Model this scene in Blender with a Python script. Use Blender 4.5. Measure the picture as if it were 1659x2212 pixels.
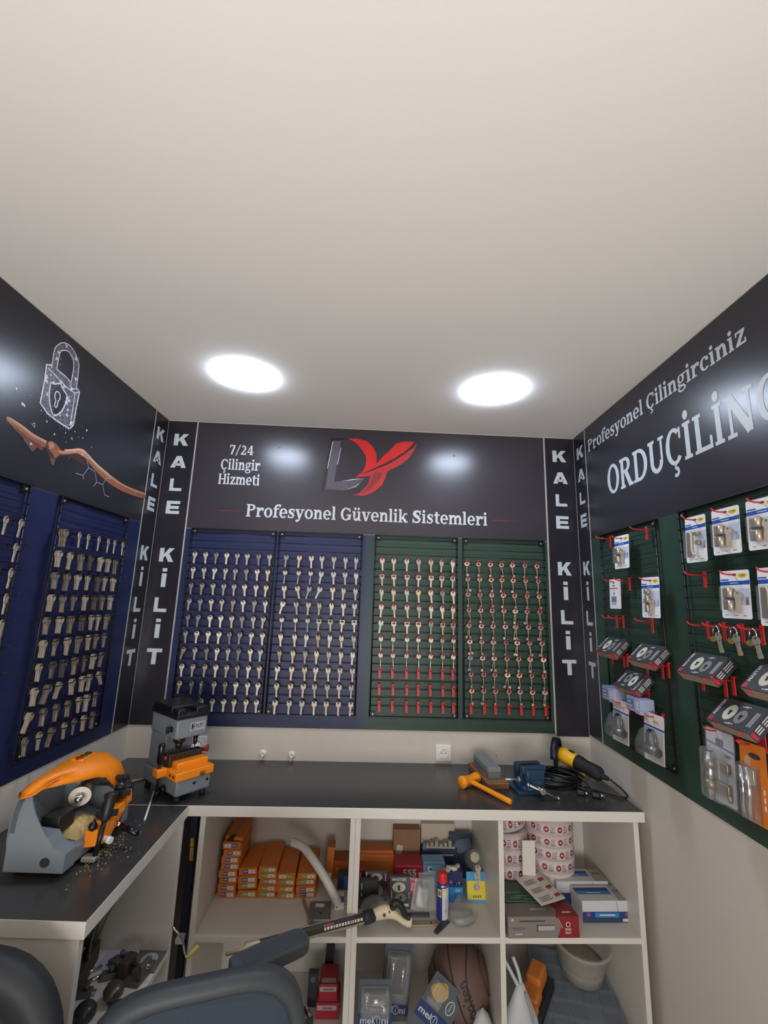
import bpy, bmesh, math, random
from mathutils import Matrix, Vector
R = random.Random(7)
PI = math.pi
for _o in list(bpy.data.objects):
    bpy.data.objects.remove(_o)
SC = bpy.context.scene
COL = SC.collection

# ---------------------------------------------------------------- camera
cam_d = bpy.data.cameras.new('camera')
cam = bpy.data.objects.new('camera', cam_d)
COL.objects.link(cam)
cam_d.sensor_fit = 'HORIZONTAL'
cam_d.sensor_width = 36.0
cam_d.lens = 960.058 / 1659.0 * 36.0
cam_d.clip_start = 0.02
cam.matrix_world = Matrix(((0.99950191, -0.03153187, 0.00129234, 0.06919799),
                           (-0.00493407, -0.19658602, -0.98047417, -2.28393458),
                           (0.03117024, 0.97997943, -0.19664368, 1.6371532),
                           (0, 0, 0, 1)))
SC.camera = cam

# ---------------------------------------------------------------- world, exposure
SC.view_settings.view_transform = 'Standard'
SC.view_settings.look = 'None'
SC.view_settings.gamma = 1.0
SC.view_settings.use_curve_mapping = False
SC.view_settings.exposure = 0.0
LAMP_STRENGTH = 50.0
FILL_STRENGTH = 60.0
world = bpy.data.worlds.new('world')
SC.world = world
world.use_nodes = True
world.node_tree.nodes['Background'].inputs[0].default_value = (0.75, 0.85, 1.0, 1)
world.node_tree.nodes['Background'].inputs[1].default_value = 0.6
# added unseen fill for shop-front daylight, tilted up to brighten the ceiling
fill = bpy.data.lights.new('added_front_fill', 'AREA')
fill.shape = 'RECTANGLE'; fill.size = 1.8; fill.size_y = 1.2
fill.energy = FILL_STRENGTH; fill.color = (1.0, 0.975, 0.955)
fill_o = bpy.data.objects.new('added_front_fill', fill)
COL.objects.link(fill_o)
fill_o.location = (0.0, -3.9, .95)
fill_o.rotation_euler = (math.radians(90 + 44), 0, 0)
fill.spread = math.radians(150)

# ---------------------------------------------------------------- room numbers (metres)
K = 0.03833595
XW = 1.1            # side walls at x = -XW, +XW
ZC = 2.55           # ceiling
ZP, ZT = 1.035, 1.97  # lower and upper edge of the coloured boards
ZK = 0.892          # worktop
YF = -4.2           # shop front behind the photographer
FB = Matrix.Rotation(math.atan(K), 4, 'Z')
FL = Matrix.Translation((-XW, 0, 0)) @ Matrix.Rotation(PI / 2, 4, 'Z')
FR = Matrix.Translation((XW, 0, 0)) @ Matrix.Rotation(-PI / 2, 4, 'Z')
# wall frames: local x to the viewer's right, local z up, local -y out of the wall into the room


def T(x, y, z): return Matrix.Translation((x, y, z))
def RX(a): return Matrix.Rotation(math.radians(a), 4, 'X')
def RY(a): return Matrix.Rotation(math.radians(a), 4, 'Y')
def RZ(a): return Matrix.Rotation(math.radians(a), 4, 'Z')


# ---------------------------------------------------------------- materials
def lin(c):
    return tuple(((v / 255.0) / 12.92 if v / 255.0 <= 0.04045 else ((v / 255.0 + 0.055) / 1.055) ** 2.4) for v in c)


MATS = {}


def mat(name, rgb, rough=0.5, metal=0.0, spec=0.5, var=0.06, scale=40.0, bump=0.0, bscale=200.0,
        trans=0.0, alpha=1.0, coat=0.0, emit=0.0, rvar=0.08, ior=1.45):
    """principled material with procedural colour, roughness and bump variation; rgb is sRGB 0-255"""
    if name in MATS: return MATS[name]
    m = bpy.data.materials.new(name); m.use_nodes = True
    nt = m.node_tree; N = nt.nodes; L = nt.links
    b = N['Principled BSDF']
    tc = N.new('ShaderNodeTexCoord')
    nz = N.new('ShaderNodeTexNoise'); nz.inputs['Scale'].default_value = scale; nz.inputs['Detail'].default_value = 3
    L.new(tc.outputs['Object'], nz.inputs['Vector'])
    c = lin(rgb)
    mx = N.new('ShaderNodeMix'); mx.data_type = 'RGBA'
    mx.inputs[6].default_value = tuple(max(0, v * (1 - var)) for v in c) + (1,)
    mx.inputs[7].default_value = tuple(min(1, v * (1 + var)) for v in c) + (1,)
    L.new(nz.outputs['Fac'], mx.inputs[0])
    L.new(mx.outputs[2], b.inputs['Base Color'])
    mr = N.new('ShaderNodeMapRange')
    mr.inputs['To Min'].default_value = max(0.02, rough - rvar * rough); mr.inputs['To Max'].default_value = min(1, rough + rvar * rough)
    L.new(nz.outputs['Fac'], mr.inputs['Value']); L.new(mr.outputs[0], b.inputs['Roughness'])
    b.inputs['Metallic'].default_value = metal
    b.inputs['Specular IOR Level'].default_value = spec
    b.inputs['IOR'].default_value = ior
    if trans: b.inputs['Transmission Weight'].default_value = trans
    if alpha < 1: b.inputs['Alpha'].default_value = alpha
    if coat: b.inputs['Coat Weight'].default_value = coat; b.inputs['Coat Roughness'].default_value = 0.12
    if emit:
        b.inputs['Emission Color'].default_value = c + (1,); b.inputs['Emission Strength'].default_value = emit
    if bump:
        n2 = N.new('ShaderNodeTexNoise'); n2.inputs['Scale'].default_value = bscale; n2.inputs['Detail'].default_value = 4
        L.new(tc.outputs['Object'], n2.inputs['Vector'])
        bp = N.new('ShaderNodeBump'); bp.inputs['Strength'].default_value = bump; bp.inputs['Distance'].default_value = 0.001
        L.new(n2.outputs['Fac'], bp.inputs['Height']); L.new(bp.outputs[0], b.inputs['Normal'])
    MATS[name] = m
    return m


def P(name, rgb, rough=0.45, **k): return mat(name, rgb, rough, **k)


M_ceil = P('ceiling_paint', (232, 227, 222), 0.9, bump=0.15, bscale=120, var=0.03, scale=1.2, spec=0.2)
M_wall = P('wall_paint', (200, 191, 178), 0.8, bump=0.2, bscale=150, var=0.04, scale=3, spec=0.25)
M_floor = P('floor_tile', (205, 198, 188), 0.35, var=0.05, scale=4)
M_sign = P('black_sign_print', (54, 49, 55), 0.26, var=0.12, scale=2.5, spec=0.55, coat=0.0)
M_mural = P('mural_print', (38, 38, 44), 0.28, var=0.15, scale=2.5, spec=0.5)
M_sign2 = P('charcoal_sign_print', (46, 44, 51), 0.28, var=0.12, scale=2.5, spec=0.5)
M_strip = P('black_strip_print', (38, 36, 42), 0.24, var=0.1, scale=3, spec=0.5)
M_white_edge = P('white_board_edge', (205, 203, 200), 0.5)
M_letter = P('silver_lettering', (190, 196, 198), 0.4, var=0.02)
M_letter_dim = P('warm_silver_lettering', (188, 188, 190), 0.4, var=0.02)
M_blue = P('blue_board', (32, 37, 74), 0.42, var=0.08, scale=2, spec=0.35, bump=0.05, bscale=500)
M_green = P('green_board', (44, 66, 55), 0.42, var=0.08, scale=2, spec=0.45, bump=0.05, bscale=500)
M_wire = P('black_wire', (20, 20, 23), 0.4, spec=0.5)
M_hookblack = P('black_hook', (24, 24, 26), 0.4)
M_red = P('red_plastic', (196, 40, 42), 0.4)
M_nickel = mat('nickel_silver', (188, 174, 156), 0.5, metal=0.45, var=0.12, scale=60)
M_brass = mat('pale_brass', (192, 172, 142), 0.5, metal=0.45, var=0.1, scale=60)
M_steel = mat('grey_steel', (168, 162, 154), 0.46, metal=0.5, var=0.12, scale=60)
M_stackkey = mat('dull_nickel', (172, 160, 142), 0.42, metal=0.75, var=0.2, scale=60)
M_stackkey2 = mat('dark_nickel', (132, 126, 118), 0.42, metal=0.8, var=0.2, scale=60)
M_bluekey = P('blue_plastic_key', (110, 132, 176), 0.4)
M_chrome = mat('chrome', (215, 215, 218), 0.14, metal=1.0, var=0.03)
M_screw = mat('screw_head', (210, 206, 200), 0.4, metal=0.5)
M_whitep = P('white_plastic', (226, 222, 212), 0.35, var=0.02)
M_lam = P('white_laminate', (216, 211, 203), 0.4, var=0.03, scale=6, bump=0.04, bscale=300)
M_laminner = P('white_laminate_inner', (214, 208, 200), 0.5, var=0.03, scale=6)
M_blackp = P('black_plastic', (24, 24, 27), 0.35)
M_rubber = P('black_rubber', (28, 28, 31), 0.7, bump=0.2, bscale=600)
M_dark = P('dark_gap', (18, 18, 24), 0.8)


# ---------------------------------------------------------------- mesh builder
class MB:
    def __init__(s, M=None):
        s.bm = bmesh.new(); s.M = M or Matrix.Identity(4); s.mi = 0; s.sm = False

    def _fin(s, verts, faces, M=None):
        W = s.M @ M if M is not None else s.M
        for v in verts: v.co = W @ v.co
        for f in faces: f.material_index = s.mi; f.smooth = s.sm

    def add(s, vs, fs, M=None, smooth=None):
        nv = [s.bm.verts.new(v) for v in vs]
        nf = []
        for f in fs:
            try: nf.append(s.bm.faces.new([nv[i] for i in f]))
            except ValueError: pass
        s._fin(nv, nf, M)
        if smooth is not None:
            for f in nf: f.smooth = smooth
        return nv, nf

    def box(s, x0, x1, y0, y1, z0, z1, bev=0.0, M=None, seg=2):
        if x0 > x1: x0, x1 = x1, x0
        if y0 > y1: y0, y1 = y1, y0
        if z0 > z1: z0, z1 = z1, z0
        vs = [(x0, y0, z0), (x1, y0, z0), (x1, y1, z0), (x0, y1, z0), (x0, y0, z1), (x1, y0, z1), (x1, y1, z1), (x0, y1, z1)]
        fs = [(0, 3, 2, 1), (4, 5, 6, 7), (0, 1, 5, 4), (1, 2, 6, 5), (2, 3, 7, 6), (3, 0, 4, 7)]
        nv, nf = s.add(vs, fs, M)
        if bev:
            ed = list({e for f in nf for e in f.edges})
            r = bmesh.ops.bevel(s.bm, geom=ed, offset=bev, segments=seg, profile=0.6, affect='EDGES', clamp_overlap=True)
            for f in r['faces']: f.material_index = s.mi; f.smooth = True
        return s

    def cyl(s, p0, p1, r0, r1=None, seg=16, cap=True, M=None):
        r1 = r0 if r1 is None else r1
        p0 = Vector(p0); p1 = Vector(p1); d = (p1 - p0).normalized()
        a = d.orthogonal().normalized(); b = d.cross(a)
        vs = []
        for p, r in ((p0, r0), (p1, r1)):
            for i in range(seg):
                t = 2 * PI * i / seg
                vs.append(p + a * r * math.cos(t) + b * r * math.sin(t))
        fs = [(i, (i + 1) % seg, seg + (i + 1) % seg, seg + i) for i in range(seg)]
        nv, nf = s.add(vs, fs, M, True)
        if cap:
            if r0 > 1e-6: s.add(vs[:seg], [tuple(reversed(range(seg)))], M, False)
            if r1 > 1e-6: s.add(vs[seg:], [tuple(range(seg))], M, False)
        return s

    def tube(s, pts, r, seg=8, closed=False, M=None, cap=True):
        pts = [Vector(p) for p in pts]; n = len(pts)
        rr = r if isinstance(r, (list, tuple)) else [r] * n
        vs = []; a = None
        for i, p in enumerate(pts):
            if closed: d = pts[(i + 1) % n] - pts[i - 1]
            else: d = pts[min(i + 1, n - 1)] - pts[max(i - 1, 0)]
            d = d.normalized() if d.length > 1e-9 else Vector((0, 0, 1))
            if a is None: a = d.orthogonal().normalized()
            else:
                a = a - d * a.dot(d)
                a = a.normalized() if a.length > 1e-6 else d.orthogonal().normalized()
            b = d.cross(a)
            for j in range(seg):
                t = 2 * PI * j / seg
                vs.append(p + a * rr[i] * math.cos(t) + b * rr[i] * math.sin(t))
        fs = []
        for i in range(n if closed else n - 1):
            i2 = (i + 1) % n
            for j in range(seg):
                j2 = (j + 1) % seg
                fs.append((i * seg + j, i * seg + j2, i2 * seg + j2, i2 * seg + j))
        s.add(vs, fs, M, True)
        if cap and not closed:
            s.add(vs[:seg], [tuple(reversed(range(seg)))], M, False)
            s.add(vs[-seg:], [tuple(range(seg))], M, False)
        return s

    def prism(s, poly, y0, y1, M=None, smooth=False):
        """poly in local x,z; extruded along local y"""
        n = len(poly)
        vs = [(x, y0, z) for x, z in poly] + [(x, y1, z) for x, z in poly]
        area = sum(poly[i][0] * poly[(i + 1) % n][1] - poly[(i + 1) % n][0] * poly[i][1] for i in range(n))
        fr = tuple(range(n)) if area > 0 else tuple(reversed(range(n)))
        sides = [(i, n + i, n + (i + 1) % n, (i + 1) % n) for i in range(n)]
        if area < 0: sides = [tuple(reversed(f)) for f in sides]
        if y0 > y1:
            fr = tuple(reversed(fr)); sides = [tuple(reversed(f)) for f in sides]
        s.add(vs, [fr, tuple(n + i for i in reversed(fr))] if y0 < y1 else [fr, tuple(n + i for i in reversed(fr))], M)
        s.add(vs, sides, M, smooth)
        return s

    def flat(s, poly, y=0.0, M=None):
        """flat polygon in local x,z at depth y, facing local -y"""
        n = len(poly)
        area = sum(poly[i][0] * poly[(i + 1) % n][1] - poly[(i + 1) % n][0] * poly[i][1] for i in range(n))
        idx = tuple(range(n)) if area > 0 else tuple(reversed(range(n)))
        s.add([(x, y, z) for x, z in poly], [idx], M)
        return s

    def lathe(s, prof, seg=24, M=None, smooth=True):
        """prof: (radius, z) pairs around local z"""
        vs = []
        for r, z in prof:
            for i in range(seg):
                t = 2 * PI * i / seg
                vs.append((max(r, 1e-5) * math.cos(t), max(r, 1e-5) * math.sin(t), z))
        fs = []
        for k in range(len(prof) - 1):
            for i in range(seg):
                j = (i + 1) % seg
                fs.append((k * seg + i, k * seg + j, (k + 1) * seg + j, (k + 1) * seg + i))
        s.add(vs, fs, M, smooth)
        return s

    def ball(s, c, r, seg=16, rings=10, M=None):
        rx, ry, rz = r if isinstance(r, (tuple, list)) else (r, r, r)
        vs = []; fs = []
        for k in range(rings + 1):
            ph = PI * k / rings
            for i in range(seg):
                t = 2 * PI * i / seg
                q = max(math.sin(ph), 1e-4)
                vs.append((c[0] + rx * q * math.cos(t), c[1] + ry * q * math.sin(t), c[2] - rz * math.cos(ph)))
        for k in range(rings):
            for i in range(seg):
                j = (i + 1) % seg
                fs.append((k * seg + i, k * seg + j, (k + 1) * seg + j, (k + 1) * seg + i))
        s.add(vs, fs, M, True)
        return s

    def loft(s, loops, M=None, smooth=True, cap=True):
        """loops: lists of equal length of 3D points"""
        n = len(loops[0]); vs = [p for l in loops for p in l]; fs = []
        for k in range(len(loops) - 1):
            for i in range(n):
                j = (i + 1) % n
                fs.append((k * n + i, k * n + j, (k + 1) * n + j, (k + 1) * n + i))
        s.add(vs, fs, M, smooth)
        if cap:
            s.add(loops[0], [tuple(reversed(range(n)))], M, False); s.add(loops[-1], [tuple(range(n))], M, False)
        return s

    def mesh(s, name, mats):
        bmesh.ops.remove_doubles(s.bm, verts=s.bm.verts, dist=1e-6)
        bmesh.ops.recalc_face_normals(s.bm, faces=s.bm.faces)
        me = bpy.data.meshes.new(name); s.bm.to_mesh(me); s.bm.free()
        for m in (mats if isinstance(mats, (list, tuple)) else [mats]): me.materials.append(m)
        return me

    def build(s, name, mats, parent=None, loc=None):
        o = bpy.data.objects.new(name, s.mesh(name, mats)); COL.objects.link(o)
        if parent is not None: o.parent = parent
        if loc is not None: o.matrix_basis = loc
        return o

    def raw(s, name, mats, parent=None, loc=None):
        """build without re-orienting the normals (flat printed pieces)"""
        me = bpy.data.meshes.new(name); s.bm.to_mesh(me); s.bm.free()
        for m in (mats if isinstance(mats, (list, tuple)) else [mats]): me.materials.append(m)
        o = bpy.data.objects.new(name, me); COL.objects.link(o)
        if parent is not None: o.parent = parent
        if loc is not None: o.matrix_basis = loc
        return o


def tag(o, label, cat, group=None):
    o['label'] = label; o['category'] = cat
    if group: o['group'] = group
    return o


def thing(name, label, cat, M, group=None):
    o = bpy.data.objects.new(name, None); COL.objects.link(o)
    o.empty_display_size = 0.02; o.matrix_basis = M
    return tag(o, label, cat, group)


def struct(o):
    o['kind'] = 'structure'; return o


def part(name, me, parent, M=None):
    o = bpy.data.objects.new(name, me); COL.objects.link(o); o.parent = parent
    if M is not None: o.matrix_basis = M
    return o


def copy_tree(o, parent=None):
    c = o.copy(); COL.objects.link(c)
    if parent is not None: c.parent = parent
    for ch in list(o.children): copy_tree(ch, c)
    return c


ORD = ['first', 'second', 'third', 'fourth', 'fifth', 'sixth', 'seventh', 'eighth', 'ninth', 'tenth']


def smooth_pts(pts, n=6, closed=False):
    """Catmull-Rom through points of any dimension"""
    out = []; m = len(pts)
    rng = range(m if closed else m - 1)
    for i in rng:
        p0 = pts[(i - 1) % m] if closed else pts[max(i - 1, 0)]
        p1 = pts[i]; p2 = pts[(i + 1) % m]
        p3 = pts[(i + 2) % m] if closed else pts[min(i + 2, m - 1)]
        for k in range(n):
            t = k / n
            out.append(tuple(0.5 * (2 * b + (c - a) * t + (2 * a - 5 * b + 4 * c - d) * t * t + (3 * b - a - 3 * c + d) * t ** 3)
                             for a, b, c, d in zip(p0, p1, p2, p3)))
    if not closed: out.append(tuple(pts[-1]))
    return out


# ---------------------------------------------------------------- lettering
_TXT = {}


def sans(txt, bold=0.0):
    """outline of a short text from the built-in face: (verts, faces, width, height), cap height about 0.7"""
    k = (txt, bold)
    if k in _TXT: return _TXT[k]
    cu = bpy.data.curves.new('lettering', 'FONT'); cu.body = txt; cu.size = 1.0; cu.offset = bold; cu.resolution_u = 3
    ob = bpy.data.objects.new('lettering', cu); COL.objects.link(ob)
    dg = bpy.context.evaluated_depsgraph_get()
    me = bpy.data.meshes.new_from_object(ob.evaluated_get(dg))
    vs = [(v.co.x, v.co.y) for v in me.vertices]; fs = [tuple(p.vertices) for p in me.polygons]
    bpy.data.objects.remove(ob); bpy.data.curves.remove(cu); bpy.data.meshes.remove(me)
    if vs:
        x0 = min(v[0] for v in vs); x1 = max(v[0] for v in vs); y0 = min(v[1] for v in vs); y1 = max(v[1] for v in vs)
    else: x0 = x1 = y0 = y1 = 0
    vs = [(v[0] - x0, v[1] - y0) for v in vs]
    _TXT[k] = (vs, fs, x1 - x0, y1 - y0)
    return _TXT[k]


def put_text(mb, txt, cx, cz, w, h, y, M=None, bold=0.0, rot=0.0):
    """text filling a w x h box centred at local (cx, cz), lying at depth y and facing local -y"""
    vs, fs, tw, th = sans(txt, bold)
    if not vs: return
    c, s = math.cos(math.radians(rot)), math.sin(math.radians(rot))
    q = []
    for a, b in vs:
        a = (a / tw - 0.5) * w; b = (b / th - 0.5) * h
        q.append((cx + a * c - b * s, y, cz + a * s + b * c))
    mb.add(q, fs, M)


def rect(x0, x1, z0, z1): return [(x0, z0), (x1, z0), (x1, z1), (x0, z1)]


def ellipse(cx, cz, rx, rz, n=20, rot=0):
    c, s = math.cos(math.radians(rot)), math.sin(math.radians(rot))
    return [(cx + rx * math.cos(2 * PI * i / n) * c - rz * math.sin(2 * PI * i / n) * s,
             cz + rx * math.cos(2 * PI * i / n) * s + rz * math.sin(2 * PI * i / n) * c) for i in range(n)]


def strip2(mb, pts, ws, y, M=None):
    """flat ribbon along 2-D points with given widths"""
    n = len(pts)
    if not isinstance(ws, (list, tuple)): ws = [ws] * n
    L_, R_ = [], []
    for i in range(n):
        a = pts[max(i - 1, 0)]; b = pts[min(i + 1, n - 1)]
        dx, dz = b[0] - a[0], b[1] - a[1]; l = math.hypot(dx, dz) or 1
        nx, nz = -dz / l * ws[i] / 2, dx / l * ws[i] / 2
        L_.append((pts[i][0] + nx, y, pts[i][1] + nz)); R_.append((pts[i][0] - nx, y, pts[i][1] - nz))
    for i in range(n - 1):
        mb.add([R_[i], R_[i + 1], L_[i + 1], L_[i]], [(0, 1, 2, 3)], M)


def ring2(mb, cx, cz, rx, rz, wx, wz, a0, a1, y, M=None, n=22):
    o, q = [], []
    for i in range(n + 1):
        t = math.radians(a0 + (a1 - a0) * i / n)
        o.append((cx + rx * math.cos(t), y, cz + rz * math.sin(t)))
        q.append((cx + (rx - wx) * math.cos(t), y, cz + (rz - wz) * math.sin(t)))
    for i in range(n):
        mb.add([o[i], o[i + 1], q[i + 1], q[i]], [(0, 1, 2, 3)], M)


# slab-serif display lettering drawn stroke by stroke
class Pen:
    def __init__(s): s.p = []
    def add(s, vs, fs, M=None): 
        for f in fs: s.p.append([(vs[i][0], vs[i][2]) for i in f])
    def r(s, *q):
        for x0, x1, z0, z1 in q: s.p.append(rect(x0, x1, z0, z1))
    def dot(s, x, z, a=0.092, b=0.092): s.p.append(ellipse(x, z, a, b, 16))
    def ring(s, cx, cz, rx, rz, wx, wz, a0=0, a1=360): ring2(s, cx, cz, rx, rz, wx, wz, a0, a1, 0)
    def st(s, pts, ws): strip2(s, pts, ws, 0)
    def ced(s, x):
        s.st(smooth_pts([(x, 0.0), (x - .03, -.07), (x + .05, -.10), (x + .08, -.17), (x + .01, -.225), (x - .08, -.21)], 4), [.06] * 7 + [.085] * 7 + [.07] * 7)


def glyph(c):
    g = Pen(); X, H, A, S, h = .555, .743, .79, .15, .07
    ls = lambda x=.06: g.r((x, x + S, 0, X), (x - .06, x + S + .055, 0, h), (x - .07, x + S, X - h, X))
    if c == 'i': ls(); g.dot(.13, .71); return g.p, .31
    if c == 'l': g.r((.06, .21, 0, A), (0, .27, 0, h), (-.01, .2, A - h, A)); return g.p, .31
    if c in 'nm':
        ls()
        for k in range(1 if c == 'n' else 2):
            o = k * .33
            g.ring(.335 + o, .345, .205, .217, .15, .115, 0, 165); g.r((.39 + o, .54 + o, 0, .35), (.335 + o, .595 + o, 0, h))
        return g.p, .63 if c == 'n' else .96
    if c == 'r': ls(); g.r((0, .31, 0, h)); g.ring(.37, .33, .24, .232, .15, .12, 60, 170); g.dot(.43, .455, .078, .085); return g.p, .51
    if c == 'o': g.ring(.285, .2775, .285, .292, .155, .07); return g.p, .6
    if c == 'e': g.ring(.275, .2775, .275, .292, .15, .075, 0, 318); g.r((.1, .53, .245, .315)); return g.p, .57
    if c == 'c': g.ring(.275, .2775, .275, .292, .155, .075, 48, 318); g.dot(.42, .43, .085, .085); return g.p, .53
    if c in 'sS':
        k = 1 if c == 's' else 1.34
        g.st([(a * k, b * k) for a, b in smooth_pts([(.41, .45), (.33, .515), (.2, .515), (.1, .43), (.17, .33), (.3, .26), (.385, .15), (.31, .05), (.18, .03), (.06, .09)], 4)],
             [w * k for w in [.07] * 5 + [.09] * 4 + [.13] * 4 + [.16] * 8 + [.13] * 4 + [.09] * 4 + [.07] * 8])
        g.r((.37 * k, .44 * k, .37 * k, .55 * k), (.01 * k, .08 * k, .01 * k, .19 * k)); return g.p, .49 * k
    if c == 'f': g.r((.08, .23, 0, .62), (0, .33, 0, h), (0, .41, X - h, X)); g.ring(.36, .6, .28, .195, .15, .08, 60, 180); g.dot(.44, .71, .08, .08); return g.p, .4
    if c == 'y':
        g.st([(.1, .53), (.3, .03)], .155); g.st([(.49, .53), (.31, .05), (.25, -.1), (.14, -.17)], [.08, .09, .1, .09]); g.dot(.11, -.14, .08, .075)
        g.r((-.01, .26, X - h, X), (.36, .62, X - h, X)); return g.p, .61
    if c == 'v': g.st([(.1, .53), (.3, .0)], .155); g.st([(.49, .53), (.31, .0)], .085); g.r((-.01, .26, X - h, X), (.36, .62, X - h, X)); return g.p, .61
    if c == 'ü':
        g.r((.06, .21, .2, X), (.39, .54, 0, X), (-.01, .21, X - h, X), (.32, .54, X - h, X), (.39, .61, 0, h)); g.ring(.265, .21, .205, .222, .15, .115, 195, 350)
        g.dot(.19, .71, .08, .08); g.dot(.42, .71, .08, .08); return g.p, .64
    if c == 'k':
        g.r((.06, .21, 0, A), (0, .27, 0, h), (-.01, .2, A - h, A), (.36, .62, X - h, X), (.4, .66, 0, h)); g.st([(.2, .22), (.47, .52)], .08); g.st([(.27, .33), (.53, .03)], .16); return g.p, .66
    if c == 't': g.r((.1, .25, .13, .7), (0, .4, X - h, X)); g.ring(.28, .16, .18, .17, .15, .085, 180, 320); return g.p, .42
    if c == 'g':
        g.ring(.25, .365, .22, .197, .13, .065); g.r((.36, .57, X - .075, X)); g.st(smooth_pts([(.14, .22), (.08, .15), (.14, .085), (.3, .06), (.44, .02)], 4), .085)
        g.ring(.275, -.075, .265, .145, .11, .065); return g.p, .58
    if c == 'z': g.r((.03, .48, X - .085, X), (.02, .5, 0, .085), (.03, .1, .38, X), (.43, .5, 0, .18)); g.st([(.41, .5), (.11, .05)], .15); return g.p, .53
    sf = lambda *xs: [g.r((x - .065, x + .16 + .065, 0, h), (x - .065, x + .16 + .065, H - h, H)) for x in xs]
    if c in 'PR':
        g.r((.07, .23, 0, H)); sf(.07); g.ring(.33, .555, .28, .188, .16, .075, -90, 90); g.r((.2, .34, H - .075, H), (.2, .34, .367, .442))
        if c == 'R': g.st([(.34, .4), (.58, .03)], .165); g.r((.5, .74, 0, h))
        return g.p, .66 if c == 'P' else .75
    if c == 'G': g.ring(.36, .3715, .36, .385, .165, .08, 48, 320); g.r((.52, .68, .04, .34), (.42, .75, .28, .35), (.58, .655, .5, .72)); return g.p, .78
    if c in 'CÇ':
        g.ring(.345, .3715, .345, .385, .165, .08, 48, 318); g.r((.55, .625, .49, .72))
        if c == 'Ç': g.ced(.36)
        return g.p, .69
    if c == 'H': g.r((.07, .23, 0, H), (.55, .71, 0, H), (.2, .6, .335, .415)); sf(.07, .55); return g.p, .8
    if c == 'O': g.ring(.375, .3715, .375, .385, .17, .08); return g.p, .78
    if c == 'D': g.r((.07, .23, 0, H), (.2, .34, H - .08, H), (.2, .34, 0, .08)); sf(.07); g.ring(.32, .3715, .41, .3715, .17, .08, -90, 90); return g.p, .77
    if c == 'U':
        g.r((.08, .24, .24, H), (.57, .66, .24, H), (.01, .31, H - h, H), (.49, .74, H - h, H)); g.ring(.37, .25, .29, .262, .15, .1, 180, 360); return g.p, .78
    if c in 'İL':
        g.r((.07, .23, 0, H)); sf(.07)
        if c == 'İ': g.dot(.15, .885, .095, .095); return g.p, .36
        g.r((.2, .6, 0, .085), (.52, .6, 0, .24)); return g.p, .64
    if c == 'N': g.r((.09, .175, 0, H), (.6, .685, 0, H), (0, .27, 0, h), (-.01, .2, H - h, H), (.51, .78, H - h, H)); g.st([(.14, .72), (.62, .02)], .19); return g.p, .81
    if c == '7': g.r((.03, .52, H - .1, H), (.03, .1, .52, H)); g.st([(.46, .67), (.22, 0)], .15); return g.p, .57
    if c == '2': g.ring(.26, .53, .21, .213, .15, .075, -25, 160); g.st([(.42, .5), (.34, .34), (.09, .09)], [.12, .13, .1]); g.r((.03, .5, 0, .1), (.43, .5, 0, .19)); return g.p, .57
    if c == '4': g.r((.3, .45, 0, H), (0, .56, .17, .255), (.22, .53, 0, h)); g.st([(.34, .72), (.04, .22)], .09); return g.p, .61
    if c == '/': g.st([(.03, -.1), (.38, .8)], .085); return g.p, .43
    return [], .26


def slab(mb, txt, x0, x1, z0, cap, y, slope=0.0):
    """slab-serif line from x0 to x1 on baseline z0, capital height cap"""
    q = []; w = 0
    for c in txt:
        ps, a = glyph(c)
        q += [[(px + w, pz) for px, pz in p] for p in ps]; w += a + .025
    sx = (x1 - x0) / (w - .04); sz = cap / .743
    for k, p in enumerate(q):
        pts = [(x0 + a * sx, z0 + b * sz + slope * (a * sx)) for a, b in p]
        mb.flat(pts, y - (k % 7) * 0.00003)


# heavy wide capitals of the vertical strips
def heavy(mb, c, cx, z0, w, h, y):
    S = .30 * w; t = .235 * h; x0, x1 = cx - w / 2, cx + w / 2
    def poly(p): mb.flat([(x0 + a * w, z0 + b * h) for a, b in p], y)
    if c == 'K':
        mb.flat(rect(x0, x0 + S, z0, z0 + h), y); poly([(.3, .55), (.3, .3), (.42, .42), (.64, 0), (1, 0), (.66, .6), (.99, 1), (.62, 1)])
    elif c == 'A':
        poly([(0, 0), (.3, 0), (.5, .68), (.5, 1), (.34, 1)]); poly([(1, 0), (.66, 1), (.5, 1), (.5, .68), (.7, 0)]); poly([(.24, .17), (.76, .17), (.7, .38), (.3, .38)])
    elif c == 'L':
        mb.flat(rect(x0, x0 + S, z0, z0 + h), y); mb.flat(rect(x0, x1, z0, z0 + t), y - 1e-5)
    elif c == 'E':
        mb.flat(rect(x0, x0 + S, z0, z0 + h), y)
        for k in (0, .382, .765): mb.flat(rect(x0, x1 - (0.06 * w if k == .382 else 0), z0 + k * h, z0 + k * h + t), y - 1e-5)
    elif c == 'İ':
        mb.flat(rect(x0, x1, z0, z0 + .72 * h), y); mb.flat(rect(x0, x1, z0 + .82 * h, z0 + h), y)
    elif c == 'T':
        mb.flat(rect(x0, x1, z0 + h - t, z0 + h), y); mb.flat(rect(cx - S / 2, cx + S / 2, z0, z0 + h), y - 1e-5)


def kale_kilit(mb, cx, y, k=1.0):
    for c, z0, h, w in (('K', 2.410, .065, .076), ('A', 2.288, .064, .080), ('L', 2.163, .066, .062), ('E', 2.042, .068, .068),
                        ('K', 1.797, .069, .072), ('İ', 1.672, .093, .023), ('L', 1.551, .070, .062), ('İ', 1.428, .091, .023), ('T', 1.306, .073, .072)):
        heavy(mb, c, cx, z0, w * k, h, y)


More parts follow.
